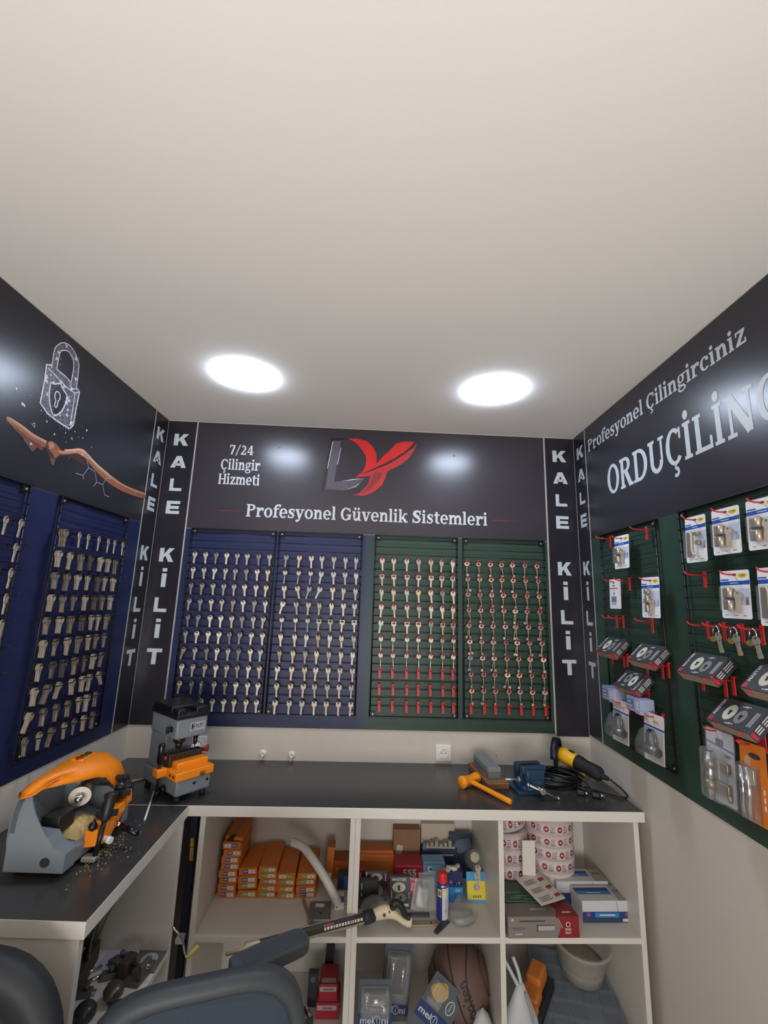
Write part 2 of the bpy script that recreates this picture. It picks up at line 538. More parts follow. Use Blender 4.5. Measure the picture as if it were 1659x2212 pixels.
# ================================================================ room shell
def shell():
    b = MB(); b.box(-XW - .12, XW + .12, YF - .1, .2, ZC, ZC + .1)
    struct(b.build('ceiling', M_ceil))
    b = MB(); b.box(-XW - .12, XW + .12, YF - .1, .2, -.1, 0)
    struct(b.build('floor', M_floor))
    b = MB(); b.box(-1.2, 1.2, 0, .1, 0, ZC); struct(b.build('wall_back', M_wall, None, FB))
    b = MB(); b.box(-XW - .1, -XW, YF, .06, 0, ZC); struct(b.build('wall_left', M_wall))
    b = MB(); b.box(XW, XW + .1, YF, .12, 0, ZC); struct(b.build('wall_right', M_wall))
    b = MB()
    b.box(-XW, -.95, YF - .08, YF, 0, ZC); b.box(.95, XW, YF - .08, YF, 0, ZC); b.box(-.95, .95, YF - .08, YF, 2.25, ZC); b.box(-.95, .95, YF - .08, YF, 0, .22)
    struct(b.build('wall_front', M_wall))
    b = MB()
    b.box(-.95, .95, YF - .06, YF - .02, .22, .28); b.box(-.95, .95, YF - .06, YF - .02, 2.19, 2.25)
    for x in (-.95, -.03, .89): b.box(x, x + .06, YF - .06, YF - .02, .28, 2.19)
    struct(b.build('window_1', M_lam))


shell()

# ================================================================ sign boards and coloured boards
TH = .004   # board thickness


def board(name, F, x0, x1, z0, z1, m, label, edge=True, th=TH, cat='sign'):
    b = MB(); b.box(0, x1 - x0, -th, 0, 0, z1 - z0)
    o = b.build(name, m, None, F @ T(x0, 0, z0)); tag(o, label, cat)
    if edge:
        w = .0022
        for a, c in ((0, w), (x1 - x0 - w, x1 - x0)):
            e = MB(); e.box(a, c, -th - .0004, -th + .001, 0, z1 - z0); e.build('white_edge', M_white_edge, o)
    return o


# back wall header
hdr = board('sign_panel', FB, -.943, .931, ZT + .003, ZC - .004, M_sign, 'dark header sign on the back wall with a red logo between two lamp reflections')
hx = .943; hz = ZT + .003
b = MB(T(hx, 0, -hz)); slab(b, 'Profesyonel Güvenlik Sistemleri', -.646, .613, 2.043, .066, -TH - .0006); b.raw('lettering', M_letter_dim, hdr)
b = MB(T(hx, 0, -hz)); slab(b, '7/24', -.764, -.636, 2.374, .052, -TH - .0006); slab(b, 'Çilingir', -.80, -.596, 2.290, .056, -TH - .0006)
slab(b, 'Hizmeti', -.806, -.591, 2.210, .056, -TH - .0006); b.raw('lettering', M_letter_dim, hdr)
b = MB(T(hx, 0, -hz))
for a, c, z in ((.64, .80, 2.073), (-.78, -.68, 2.070)): b.flat([(a, z + .002), (a, z - .003), (c, z - .001), (c, z + .0005)], -TH - .0006)
b.raw('red_line', P('dull_red_print', (132, 36, 44), .4), hdr)
LOGO = {
'D_outer': [(-0.2295, 2.4899), (-0.1466, 2.492), (-0.1022, 2.4674), (-0.146, 2.4786), (-0.2145, 2.4792), (-0.224, 2.4692), (-0.2589, 2.1909), (-0.2677, 2.1906)],
'D_face': [(-0.2214, 2.4732), (-0.1782, 2.4733), (-0.2021, 2.2462), (-0.139, 2.2563), (-0.0403, 2.2734), (-0.0607, 2.2486), (-0.0917, 2.229), (-0.1505, 2.2027), (-0.2456, 2.2042)],
'D_in': [(-0.1764, 2.4373), (-0.0863, 2.4339), (-0.0565, 2.4089), (-0.1613, 2.4229), (-0.1853, 2.2616), (-0.2021, 2.2462)],
'D_top': [(-0.2199, 2.479), (-0.139, 2.4839), (-0.0948, 2.4639), (-0.0643, 2.4236), (-0.1151, 2.4345), (-0.1734, 2.4488), (-0.1788, 2.4714)],
'D_bot': [(-0.2456, 2.2042), (-0.1505, 2.2027), (-0.0779, 2.2369), (-0.0437, 2.2677), (-0.0049, 2.2768), (-0.0458, 2.2309), (-0.0834, 2.2001), (-0.1425, 2.1831), (-0.2484, 2.1914)],
'D_right': [(-0.0309, 2.4917), (0.0055, 2.4896), (0.0351, 2.47), (0.0503, 2.4479), (0.0622, 2.4143), (0.0308, 2.3827), (0.0221, 2.4276), (0.0029, 2.4609)],
'R1': [(-0.1465, 2.4901), (-0.0888, 2.4928), (-0.0377, 2.4799), (-0.0077, 2.4528), (0.0115, 2.4195), (0.018, 2.3897), (0.0173, 2.3559), (0.0484, 2.3948), (0.0869, 2.4344), (0.1203, 2.474), (0.1546, 2.4863), (0.2183, 2.4894), (0.1952, 2.4584), (0.1632, 2.4265), (0.117, 2.3942), (0.0638, 2.3617), (0.018, 2.3372), (-0.0276, 2.3128), (-0.0626, 2.2965), (-0.0124, 2.2876), (-0.0584, 2.28), (-0.0937, 2.2748), (-0.0594, 2.304), (-0.0428, 2.3345), (-0.0368, 2.3647), (-0.0417, 2.3982), (-0.0608, 2.4276), (-0.0875, 2.4605), (-0.1172, 2.48)],
'R2': [(0.2349, 2.4813), (0.2139, 2.4327), (0.1893, 2.3937), (0.1503, 2.3581), (0.1078, 2.3337), (0.0761, 2.3137), (0.0665, 2.2762), (0.0498, 2.2386), (0.0223, 2.2118), (-0.0123, 2.1885), (-0.0471, 2.1762), (-0.1036, 2.1793), (-0.0687, 2.188), (-0.0416, 2.2165), (-0.0215, 2.2466), (-0.0124, 2.2876), (-0.0626, 2.2946), (-0.0238, 2.3074), (0.0254, 2.3301), (0.0784, 2.3548), (0.128, 2.3871), (0.1742, 2.4232), (0.2099, 2.4553)],
'R2d': [(0.0476, 2.3087), (0.0432, 2.2789), (0.0245, 2.2523), (-0.0029, 2.2217), (-0.0339, 2.1985), (-0.0583, 2.1902), (-0.0346, 2.2168), (-0.011, 2.2507), (-0.0016, 2.2843), (0.0119, 2.3072)],
'hi1': [(-0.223, 2.4693), (-0.2194, 2.4695), (-0.2397, 2.3183), (-0.2432, 2.3182)],
'hi2': [(-0.1782, 2.4373), (-0.1753, 2.4374), (-0.1877, 2.3429), (-0.1912, 2.3428)],
'hi3': [(-0.167, 2.2507), (-0.1075, 2.265), (-0.0439, 2.2722), (-0.1073, 2.2606)],
'hi4': [(-0.147, 2.2029), (-0.0916, 2.2271), (-0.0607, 2.2505), (-0.088, 2.2247)],
}
MURAL = {
'body': [(-0.874, 2.4), (-0.896, 2.389), (-0.891, 2.337), (-0.891, 2.252), (-0.853, 2.231), (-0.807, 2.224), (-0.741, 2.22), (-0.726, 2.24), (-0.726, 2.313), (-0.724, 2.376), (-0.743, 2.382)],
'top_front': [(-0.885, 2.382), (-0.844, 2.373), (-0.794, 2.36), (-0.745, 2.359), (-0.724, 2.376)],
'front_edge': [(-0.745, 2.359), (-0.742, 2.287), (-0.741, 2.22)],
'top_back': [(-0.85, 2.398), (-0.803, 2.395), (-0.772, 2.386)],
'shackle_out': [(-0.872, 2.389), (-0.874, 2.423), (-0.874, 2.461), (-0.859, 2.49), (-0.84, 2.506), (-0.813, 2.513), (-0.781, 2.503), (-0.755, 2.477), (-0.748, 2.451), (-0.743, 2.382)],
'shackle_in': [(-0.85, 2.398), (-0.85, 2.437), (-0.848, 2.466), (-0.833, 2.481), (-0.812, 2.489), (-0.787, 2.477), (-0.778, 2.46), (-0.773, 2.43), (-0.773, 2.382), (-0.765, 2.369), (-0.742, 2.377)],
'shield': [(-0.864, 2.341), (-0.845, 2.344), (-0.822, 2.358), (-0.804, 2.344), (-0.783, 2.333), (-0.781, 2.306), (-0.794, 2.264), (-0.823, 2.237), (-0.847, 2.261), (-0.861, 2.298), (-0.864, 2.341)],
'keyhole': [(-0.835, 2.318), (-0.827, 2.325), (-0.815, 2.321), (-0.811, 2.305), (-0.817, 2.292), (-0.818, 2.271), (-0.829, 2.269), (-0.828, 2.291), (-0.835, 2.301), (-0.835, 2.318)],
'm1': [(-0.637, 2.162), (-0.605, 2.113), (-0.566, 2.11), (-0.545, 2.071), (-0.506, 2.072), (-0.486, 2.106), (-0.446, 2.112)],
'm2': [(-0.605, 2.113), (-0.63, 2.075), (-0.67, 2.072)],
'm3': [(-0.63, 2.075), (-0.623, 2.062)],
'm4': [(-0.545, 2.071), (-0.559, 2.05)],
'm5': [(-0.506, 2.072), (-0.484, 2.034), (-0.451, 2.032)],
'm6': [(-0.486, 2.106), (-0.493, 2.132)],
'hand': [(-1.003, 2.142), (-1.003, 2.149), (-0.989, 2.158), (-0.976, 2.158), (-0.962, 2.151), (-0.932, 2.144), (-0.897, 2.135), (-0.857, 2.131), (-0.836, 2.127), (-0.829, 2.139), (-0.817, 2.147), (-0.797, 2.147), (-0.775, 2.141), (-0.752, 2.135), (-0.736, 2.143), (-0.705, 2.159), (-0.68, 2.168), (-0.651, 2.172), (-0.628, 2.167), (-0.592, 2.152), (-0.551, 2.14), (-0.475, 2.126), (-0.384, 2.112), (-0.287, 2.11), (-0.182, 2.114), (-0.178, 2.09), (-0.279, 2.079), (-0.375, 2.078), (-0.465, 2.087), (-0.534, 2.104), (-0.58, 2.121), (-0.622, 2.142), (-0.672, 2.136), (-0.721, 2.123), (-0.758, 2.12), (-0.781, 2.095), (-0.81, 2.094), (-0.851, 2.105), (-0.886, 2.102), (-0.929, 2.11), (-0.964, 2.131), (-0.98, 2.13), (-0.999, 2.134)],
'hand_hi': [(-1.003, 2.145), (-0.989, 2.158), (-0.976, 2.158), (-0.962, 2.151), (-0.932, 2.144), (-0.897, 2.135), (-0.857, 2.131), (-0.836, 2.127), (-0.829, 2.139), (-0.817, 2.147), (-0.797, 2.147), (-0.775, 2.141), (-0.752, 2.135), (-0.736, 2.143), (-0.705, 2.159), (-0.68, 2.168), (-0.651, 2.172), (-0.628, 2.167), (-0.592, 2.152), (-0.551, 2.14), (-0.475, 2.126), (-0.384, 2.112), (-0.287, 2.11), (-0.182, 2.114), (-0.182, 2.107), (-0.285, 2.102), (-0.382, 2.104), (-0.472, 2.115), (-0.555, 2.129), (-0.596, 2.139), (-0.635, 2.153), (-0.678, 2.157), (-0.725, 2.138), (-0.75, 2.127), (-0.778, 2.129), (-0.8, 2.135), (-0.817, 2.134), (-0.822, 2.12), (-0.838, 2.117), (-0.897, 2.122), (-0.933, 2.129), (-0.97, 2.142), (-0.985, 2.148)],
'hand_lo': [(-0.964, 2.131), (-0.93, 2.118), (-0.888, 2.109), (-0.852, 2.109), (-0.864, 2.092), (-0.887, 2.082), (-0.916, 2.097)],
'hand_palm': [(-0.822, 2.12), (-0.797, 2.134), (-0.777, 2.123), (-0.758, 2.12), (-0.781, 2.093), (-0.786, 2.067), (-0.817, 2.079)],
}
TRI = [ (-0.958,2.217,0.0190),(-0.950,2.215,0.0169),(-0.881,2.229,0.0093),(-0.899,2.170,0.0233),(-0.849,2.203,0.0127),(-0.806,2.174,0.0135),(-0.756,2.199,0.0093),(-0.721,2.190,0.0161),(-0.711,2.221,0.0085),(-0.651,2.250,0.0161),(-0.665,2.213,0.0093),(-0.689,2.209,0.0068),(-0.759,2.181,0.0051),(-0.609,2.197,0.0085),(-0.990,2.253,0.0144),(-0.934,2.258,0.0051),(-0.814,2.119,0.0085),(-0.895,2.106,0.0169),(-0.764,2.123,0.0059),(-0.854,2.101,0.0051),(-0.652,2.151,0.0127),(-0.698,2.149,0.0102),(-0.717,2.114,0.0051),(-0.678,2.257,0.0059),(-0.853,2.113,0.0051),(-0.946,2.135,0.0051),(-0.788,2.202,0.0042),(-0.745,2.168,0.0059) ]
b = MB(T(hx, 0, -hz)); y = -TH - .0006
for i, (k, m) in enumerate((('D_outer', 0), ('D_right', 1), ('D_top', 1), ('D_bot', 1), ('D_face', 2), ('D_in', 1), ('hi1', 3), ('hi2', 3), ('hi3', 3), ('hi4', 3))):
    b.mi = m; b.flat(smooth_pts(LOGO[k], 3, True) if k[0] == 'D' and k in ('D_right', 'D_bot') else LOGO[k], y - i * .00006)
for i, (k, m) in enumerate((('R1', 4), ('R2', 5), ('R2d', 6))):
    b.mi = m; b.flat(LOGO[k], y - .0008 - i * .00008)
b.mi = 7; b.flat([(.232, 2.482), (.214, 2.455), (.174, 2.424), (.128, 2.388), (.078, 2.356), (.025, 2.331), (-.03, 2.308), (.03, 2.3355), (.08, 2.362), (.13, 2.397), (.172, 2.434), (.205, 2.466), (.222, 2.4885)], y - .0011)
b.raw('logo', [P('logo_black', (30, 28, 34), .3), P('logo_charcoal', (52, 49, 55), .3), P('logo_gunmetal', (84, 79, 88), .3, var=.25, scale=9), P('logo_silver', (196, 192, 198), .3),
               P('logo_red', (196, 38, 38), .35, var=.14, scale=9), P('logo_red_dark', (176, 46, 46), .35, var=.15, scale=12), P('logo_maroon', (128, 48, 48), .35), P('logo_shade', (58, 22, 28), .35)], hdr)
for x, z in ((-.5025, 2.424), (.4365, 2.420)):
    s = MB(); s.cyl((x + hx, -TH, z - hz), (x + hx, -TH - .003, z - hz), .0045, .0035, 12); s.build('screw', M_blackp, hdr)

# vertical strips, two in each rear corner
for nm, F, x0, x1, z0, cx, lab in (
        ('a', FB, -1.1, -.945, ZP, -1.020, 'black strip with grey vertical lettering, left end of the back wall'),
        ('b', FB, .934, 1.1, ZP - .012, 1.015, 'black strip with grey vertical lettering, right end of the back wall'),
        ('c', FL, -.178, -.046, ZP, -.112, 'black strip with grey vertical lettering at the rear end of the left wall'),
        ('d', FR, -.037, .098, ZP, .037, 'black strip with grey vertical lettering at the rear end of the right wall')):
    o = board('corner_sign', F, x0, x1, z0, ZC - .004, M_strip, lab)
    q = MB(T(-x0, 0, -z0)); kale_kilit(q, cx, -TH - .0006, 1.0); q.raw('lettering', M_letter, o)

# left wall mural
mur = board('wall_mural', FL, -2.3, -.18, ZT + .003, ZC - .004, M_mural, 'dark mural on the left wall showing a glowing padlock above an open hand')
q = MB(T(2.3, 0, -ZT - .003)); y = -TH - .0006
H_PALM = [(-0.971, 2.13), (-0.935, 2.116), (-0.897, 2.089), (-0.883, 2.082), (-0.868, 2.108), (-0.834, 2.112), (-0.807, 2.082), (-0.786, 2.062), (-0.778, 2.091), (-0.745, 2.116), (-0.695, 2.119), (-0.626, 2.117), (-0.604, 2.143), (-0.628, 2.167), (-0.68, 2.168), (-0.752, 2.134), (-0.822, 2.142), (-0.873, 2.131), (-0.962, 2.151)]
H_IDX = [(-0.992, 2.146), (-0.972, 2.144), (-0.943, 2.141), (-0.907, 2.133), (-0.873, 2.129), (-0.834, 2.128)]
H_MID = [(-0.967, 2.135), (-0.943, 2.128), (-0.913, 2.118), (-0.882, 2.113), (-0.842, 2.113)]
H_TH = [(-0.828, 2.133), (-0.817, 2.145), (-0.8, 2.146), (-0.778, 2.139), (-0.759, 2.124), (-0.772, 2.106), (-0.782, 2.094), (-0.796, 2.105), (-0.815, 2.114)]
H_THN = [(-0.822, 2.132), (-0.815, 2.141), (-0.804, 2.141), (-0.796, 2.13), (-0.803, 2.123), (-0.814, 2.123)]
H_HEEL = [(-0.777, 2.126), (-0.749, 2.133), (-0.704, 2.157), (-0.674, 2.169), (-0.647, 2.172), (-0.623, 2.162), (-0.59, 2.148), (-0.633, 2.144), (-0.675, 2.148), (-0.723, 2.13), (-0.757, 2.118)]
H_ARM = [(-0.645, 2.164), (-0.624, 2.166), (-0.592, 2.152), (-0.551, 2.14), (-0.475, 2.126), (-0.384, 2.112), (-0.287, 2.11), (-0.182, 2.114), (-0.178, 2.09), (-0.28, 2.08), (-0.375, 2.079), (-0.465, 2.088), (-0.534, 2.105), (-0.58, 2.121), (-0.618, 2.139)]
H_ARMH = [(-0.638, 2.165), (-0.624, 2.166), (-0.592, 2.152), (-0.551, 2.14), (-0.475, 2.126), (-0.384, 2.112), (-0.287, 2.11), (-0.182, 2.114), (-0.182, 2.106), (-0.285, 2.101), (-0.381, 2.102), (-0.471, 2.113), (-0.547, 2.127), (-0.588, 2.139)]
for i, (poly, m) in enumerate(((H_PALM, 4), (H_ARM, 2), (H_TH, 2), (H_HEEL, 1))):
    q.mi = m; q.flat(smooth_pts(poly, 3, True), y - i * .00006)
for k, (poly, ws, m, dz) in enumerate(((H_MID, (.016, .021), 3, 0), (H_IDX, (.016, .024), 2, 0), (H_IDX, (.009, .009), 1, .005))):
    p = [(x, z + dz) for x, z in smooth_pts(poly, 4)]; n = len(p); q.mi = m
    strip2(q, p, [ws[0] + (ws[1] - ws[0]) * i / (n - 1) for i in range(n)], y - .0003 - k * .00006)
    q.flat(ellipse(p[0][0] + .001, p[0][1], .013, ws[0] / 2, 14, -12), y - .00033 - k * .00006)
q.mi = 0; strip2(q, [(x, z + .009) for x, z in smooth_pts(H_IDX, 4)], [.003] * 21, y - .0006)
q.mi = 1; q.flat(smooth_pts(H_ARMH, 3, True), y - .0005)
q.mi = 1; q.flat(smooth_pts(H_THN, 3, True), y - .0005)
q.mi = 0; strip2(q, smooth_pts([(-.60, .0), (-.0, .0)], 2) and [(x, z - .002) for x, z in H_ARM[1:5]], [.004, .006, .006, .003], y - .0006); strip2(q, smooth_pts([(-.745, 2.136), (-.704, 2.152), (-.674, 2.164), (-.648, 2.168), (-.63, 2.162)], 3), .007, y - .0006)
q.mi = 5; q.flat(smooth_pts([(-.93, 2.112), (-.897, 2.092), (-.884, 2.085), (-.872, 2.106)], 3, True), y - .0004); q.flat(smooth_pts([(-.805, 2.084), (-.787, 2.066), (-.782, 2.09)], 3, True), y - .0004)
q.raw('hand_print', [P('print_pale_skin', (206, 164, 138), .35, var=.2, scale=30), P('print_skin', (178, 124, 96), .35, var=.25, scale=22), P('print_tan', (140, 88, 64), .35, var=.3, scale=22),
                     P('print_brown', (104, 62, 46), .35, var=.3, scale=22), P('print_umber', (66, 44, 38), .35, var=.3, scale=22), P('print_dusk', (104, 76, 62), .35)], mur)
q = MB(T(2.3, 0, -ZT - .003))
q.mi = 1
bd = MURAL['body']; q.flat(bd, y - .0001)
so = smooth_pts(MURAL['shackle_out'], 4); si = smooth_pts(MURAL['shackle_in'][:9], 4)
q.flat(so + si[::-1], y - .0002)
q.mi = 2; q.flat(smooth_pts(MURAL['shield'][:-1], 3, True), y - .0003)
q.mi = 0
for k in ('body', 'top_front', 'front_edge', 'top_back', 'shackle_out', 'shackle_in', 'shield', 'keyhole'):
    p = MURAL[k]
    if k in ('shackle_out', 'shackle_in'): p = smooth_pts(p, 4)
    if k in ('shield', 'keyhole'): p = smooth_pts(p, 3)
    strip2(q, p, .0052 if k in ('shield', 'body') else .004, y - .0005)
q.mi = 3
for k in ('m1', 'm2', 'm3', 'm4', 'm5', 'm6'): strip2(q, MURAL[k], .0028, y - .0006)
q.mi = 0
rr = random.Random(3)
def sliver(x, z, s, hollow=False):
    a = rr.uniform(0, 120)
    pts = [(x + s * .6 * math.cos(math.radians(a + d)), z + s * .6 * math.sin(math.radians(a + d))) for d in (0, 110, 235)]
    if hollow: strip2(q, pts + pts[:1], s * .14, y - .0006)
    else: q.flat(pts, y - .0006)
for i, (x, z, s) in enumerate(TRI): sliver(x, z, s * .62, i in (3, 7))
# facets inside the lock body and shackle
def inside(pt, poly):
    c = False; n = len(poly)
    for i in range(n):
        a, b_ = poly[i], poly[i - 1]
        if (a[1] > pt[1]) != (b_[1] > pt[1]) and pt[0] < (b_[0] - a[0]) * (pt[1] - a[1]) / (b_[1] - a[1]) + a[0]: c = not c
    return c
n = 0
while n < 230:
    x, z = rr.uniform(-.9, -.72), rr.uniform(2.215, 2.52)
    if (inside((x, z), bd) and not inside((x, z), MURAL['shield'])) or inside((x, z), so + si[::-1]):
        if n % 8 == 0: q.mi = 0; sliver(x, z, rr.uniform(.008, .017))
        else:
            q.mi = 3; a = rr.uniform(0, PI); l = rr.uniform(.008, .02)
            strip2(q, [(x - l * math.cos(a), z - l * math.sin(a)), (x + l * math.cos(a), z + l * math.sin(a))], .0011, y - .00055)
        n += 1
q.raw('padlock_print', [P('print_lilac', (214, 208, 218), .35), P('print_grey', (82, 78, 88), .35, var=.5, scale=60), M_mural, P('print_line', (150, 146, 156), .35)], mur)

# right wall sign
rs = board('wall_sign', FR, .10, 2.3, ZT + .003, ZC - .004, M_sign2, 'dark sign on the right wall with large slanting silver lettering')
q = MB(T(-.10, 0, -ZT - .003)); slab(q, 'Profesyonel Çilingirciniz', .131, 1.132, 2.412, .062, -TH - .0006, -.008); q.raw('lettering', M_letter, rs)
q = MB(T(-.10, 0, -ZT - .003)); slab(q, 'ORDUÇİLİNG', .302, 1.238, 2.146, .132, -TH - .0006, -.004); q.raw('lettering', M_letter, rs)


# blue and green lower boards
def ramp_board():
    m = bpy.data.materials.new('blue_to_green_board'); m.use_nodes = True
    nt = m.node_tree; N = nt.nodes; L = nt.links; b_ = N['Principled BSDF']
    tc = N.new('ShaderNodeTexCoord'); sx = N.new('ShaderNodeSeparateXYZ'); L.new(tc.outputs['Object'], sx.inputs[0])
    mr = N.new('ShaderNodeMapRange'); mr.inputs['From Min'].default_value = .90; mr.inputs['From Max'].default_value = .975
    L.new(sx.outputs['X'], mr.inputs['Value'])
    mx = N.new('ShaderNodeMix'); mx.data_type = 'RGBA'
    mx.inputs[6].default_value = lin((32, 37, 74)) + (1,); mx.inputs[7].default_value = lin((42, 64, 53)) + (1,)
    L.new(mr.outputs[0], mx.inputs[0]); L.new(mx.outputs[2], b_.inputs['Base Color'])
    nz = N.new('ShaderNodeTexNoise'); nz.inputs['Scale'].default_value = 300; L.new(tc.outputs['Object'], nz.inputs['Vector'])
    bp = N.new('ShaderNodeBump'); bp.inputs['Strength'].default_value = .05; bp.inputs['Distance'].default_value = .001
    L.new(nz.outputs['Fac'], bp.inputs['Height']); L.new(bp.outputs[0], b_.inputs['Normal'])
    b_.inputs['Roughness'].default_value = .42; b_.inputs['Specular IOR Level'].default_value = .35
    return m


board('backing_board', FB, -.943, .931, ZP, ZT, ramp_board(), 'wide board on the back wall, blue on its left half and green on its right', cat='board')
board('backing_board', FL, -2.3, -.18, ZP, ZT, M_blue, 'blue board on the left wall behind two key racks', cat='board')
board('backing_board', FR, .10, 2.3, ZP, ZT, M_green, 'green board on the right wall behind packs and boxes', cat='board')

# ================================================================ ceiling lamps
def lamp(x, y, label):
    t = thing('ceiling_light', label, 'ceiling light', T(x, y, ZC), 'round ceiling lights')
    b = MB(); b.lathe([(.1236, 0), (.1262, 0), (.1262, -.002), (.1236, -.0022), (.1236, 0)], 48); b.build('rim', M_whitep, t)
    m = MATS.get('lamp_diffuser')
    if not m:
        m = mat('lamp_diffuser', (218, 233, 255), .5, emit=LAMP_STRENGTH, var=.01)
    b = MB(); b.lathe([(.1235, -.001), (.1235, -.008), (.112, -.015), (.066, -.021), (.0, -.023)], 48); b.build('diffuser', m, t)


lamp(-.535, -.560, 'round glowing ceiling light on the left')
lamp(.530, -.495, 'round glowing ceiling light on the right')

# ================================================================ wire racks, hooks, keys
RW, RZ0, RZ1 = .43, 1.092, 1.972
_rack = {}


def rack(F, x0, label):
    t = thing('wire_rack', label, 'wire rack', F @ T(x0, -TH, RZ0), 'black wire display racks')
    h = RZ1 - RZ0
    if not _rack:
        b = MB()
        for x in (.004, RW - .004): b.tube([(x, -.012, .0), (x, -.012, h)], .0035, 8)
        b.box(.0, RW, -.016, -.001, h - .004, h, .0006); b.box(.0, RW, -.016, -.010, 0, .005, .0006)
        _rack['frame'] = b.mesh('frame', M_wire)
        b = MB()
        for k in range(1, 23):
            z = h - .0127 - (k - 1) * .03815 - .012
            b.tube([(.0, -.0165, z), (RW, -.0165, z)], .0016, 6)
        _rack['wire_grid'] = b.mesh('wire_grid', M_wire)
        b = MB(); b.box(-.011, .011, -.0105, 0, -.011, .011, .001); _rack['tab'] = b.mesh('mounting_tab', M_wire)
        b = MB(); b.cyl((0, -.0105, 0), (0, -.0125, 0), .0035, .0028, 12); _rack['screw'] = b.mesh('screw', M_screw)
    part('frame', _rack['frame'], t); part('wire_grid', _rack['wire_grid'], t)
    for x in (.018, RW - .018):
        for z in (.016, h - .016):
            p = part('mounting_tab', _rack['tab'], t, T(x, 0, z)); part('screw', _rack['screw'], p)
    return t


RK = [(FB, -.909, 'blue', 'left blue back-wall rack'), (FB, -.469, 'blue', 'right blue back-wall rack'),
      (FB, .024, 'green', 'left green back-wall rack'), (FB, .478, 'green', 'right green back-wall rack'),
      (FL, -.733, 'blue', 'left-wall rack near corner'), (FL, -1.302, 'blue', 'left-wall rack by picture edge'),
      (FR, .218, 'green', 'right-wall rack near corner'), (FR, .778, 'green', 'right-wall rack by picture edge')]
for F, x0, c, n in RK: rack(F, x0, 'black wire rack on %s board, %s' % (c, n.replace(' rack', '')))


def hook_mesh(name, m, L=.066, pw=.012, top=.012, bot=.038, r=.0022):
    b = MB()
    b.box(-pw / 2, pw / 2, -.0045, -.0015, -bot, top, .001)
    b.box(-pw / 2 * .8, pw / 2 * .8, -.0015, .004, top - .004, top, .0004)
    b.tube([(0, -.004, 0), (0, -L * .7, .000), (0, -L + .006, .003), (0, -L, .010)], [r, r, r, r * 1.1], 8)
    return b.mesh(name, m)


HK_B = hook_mesh('black_hook', M_hookblack, .045, .010, .008, .018, .0018)
HK_BL = hook_mesh('black_hook', M_hookblack, .072, .010, .008, .018, .0018)
HK_R = hook_mesh('red_hook', M_red, .040, .014, .012, .040)
HK_RK = hook_mesh('red_hook', M_red, .040, .0075, .012, .012)
HK_RS = hook_mesh('red_hook', M_red, .040, .0075, .012, .034)
HK_RL = hook_mesh('red_hook', M_red, .066, .013, .012, .040, .0024)
YR = TH + .018   # depth of the rack's wire plane


def hook(F, x, z, me, name, label, group, dx=0.0):
    o = bpy.data.objects.new(name, me); COL.objects.link(o)
    o.matrix_basis = F @ T(x, -YR, z); return tag(o, label, 'hook', group)


def plate_ring(b, outer, inner, y0, y1):
    n = len(outer)
    vs = [(x, y0, z) for x, z in outer] + [(x, y0, z) for x, z in inner] + [(x, y1, z) for x, z in outer] + [(x, y1, z) for x, z in inner]
    fs = []
    for i in range(n):
        j = (i + 1) % n
        fs += [(i, j, n + j, n + i), (2 * n + j, 2 * n + i, 3 * n + i, 3 * n + j), (j, i, 2 * n + i, 2 * n + j), (n + i, n + j, 3 * n + j, 3 * n + i)]
    b.add(vs, fs)


def sq(cx, cz, a, c, n=20, e=4.0):
    out = []
    for i in range(n):
        t = 2 * PI * (i + .5) / n
        x, z = math.cos(t), math.sin(t)
        k = (abs(x) ** e + abs(z) ** e) ** (-1 / e)
        out.append((cx + a * x * k, cz + c * z * k))
    return out


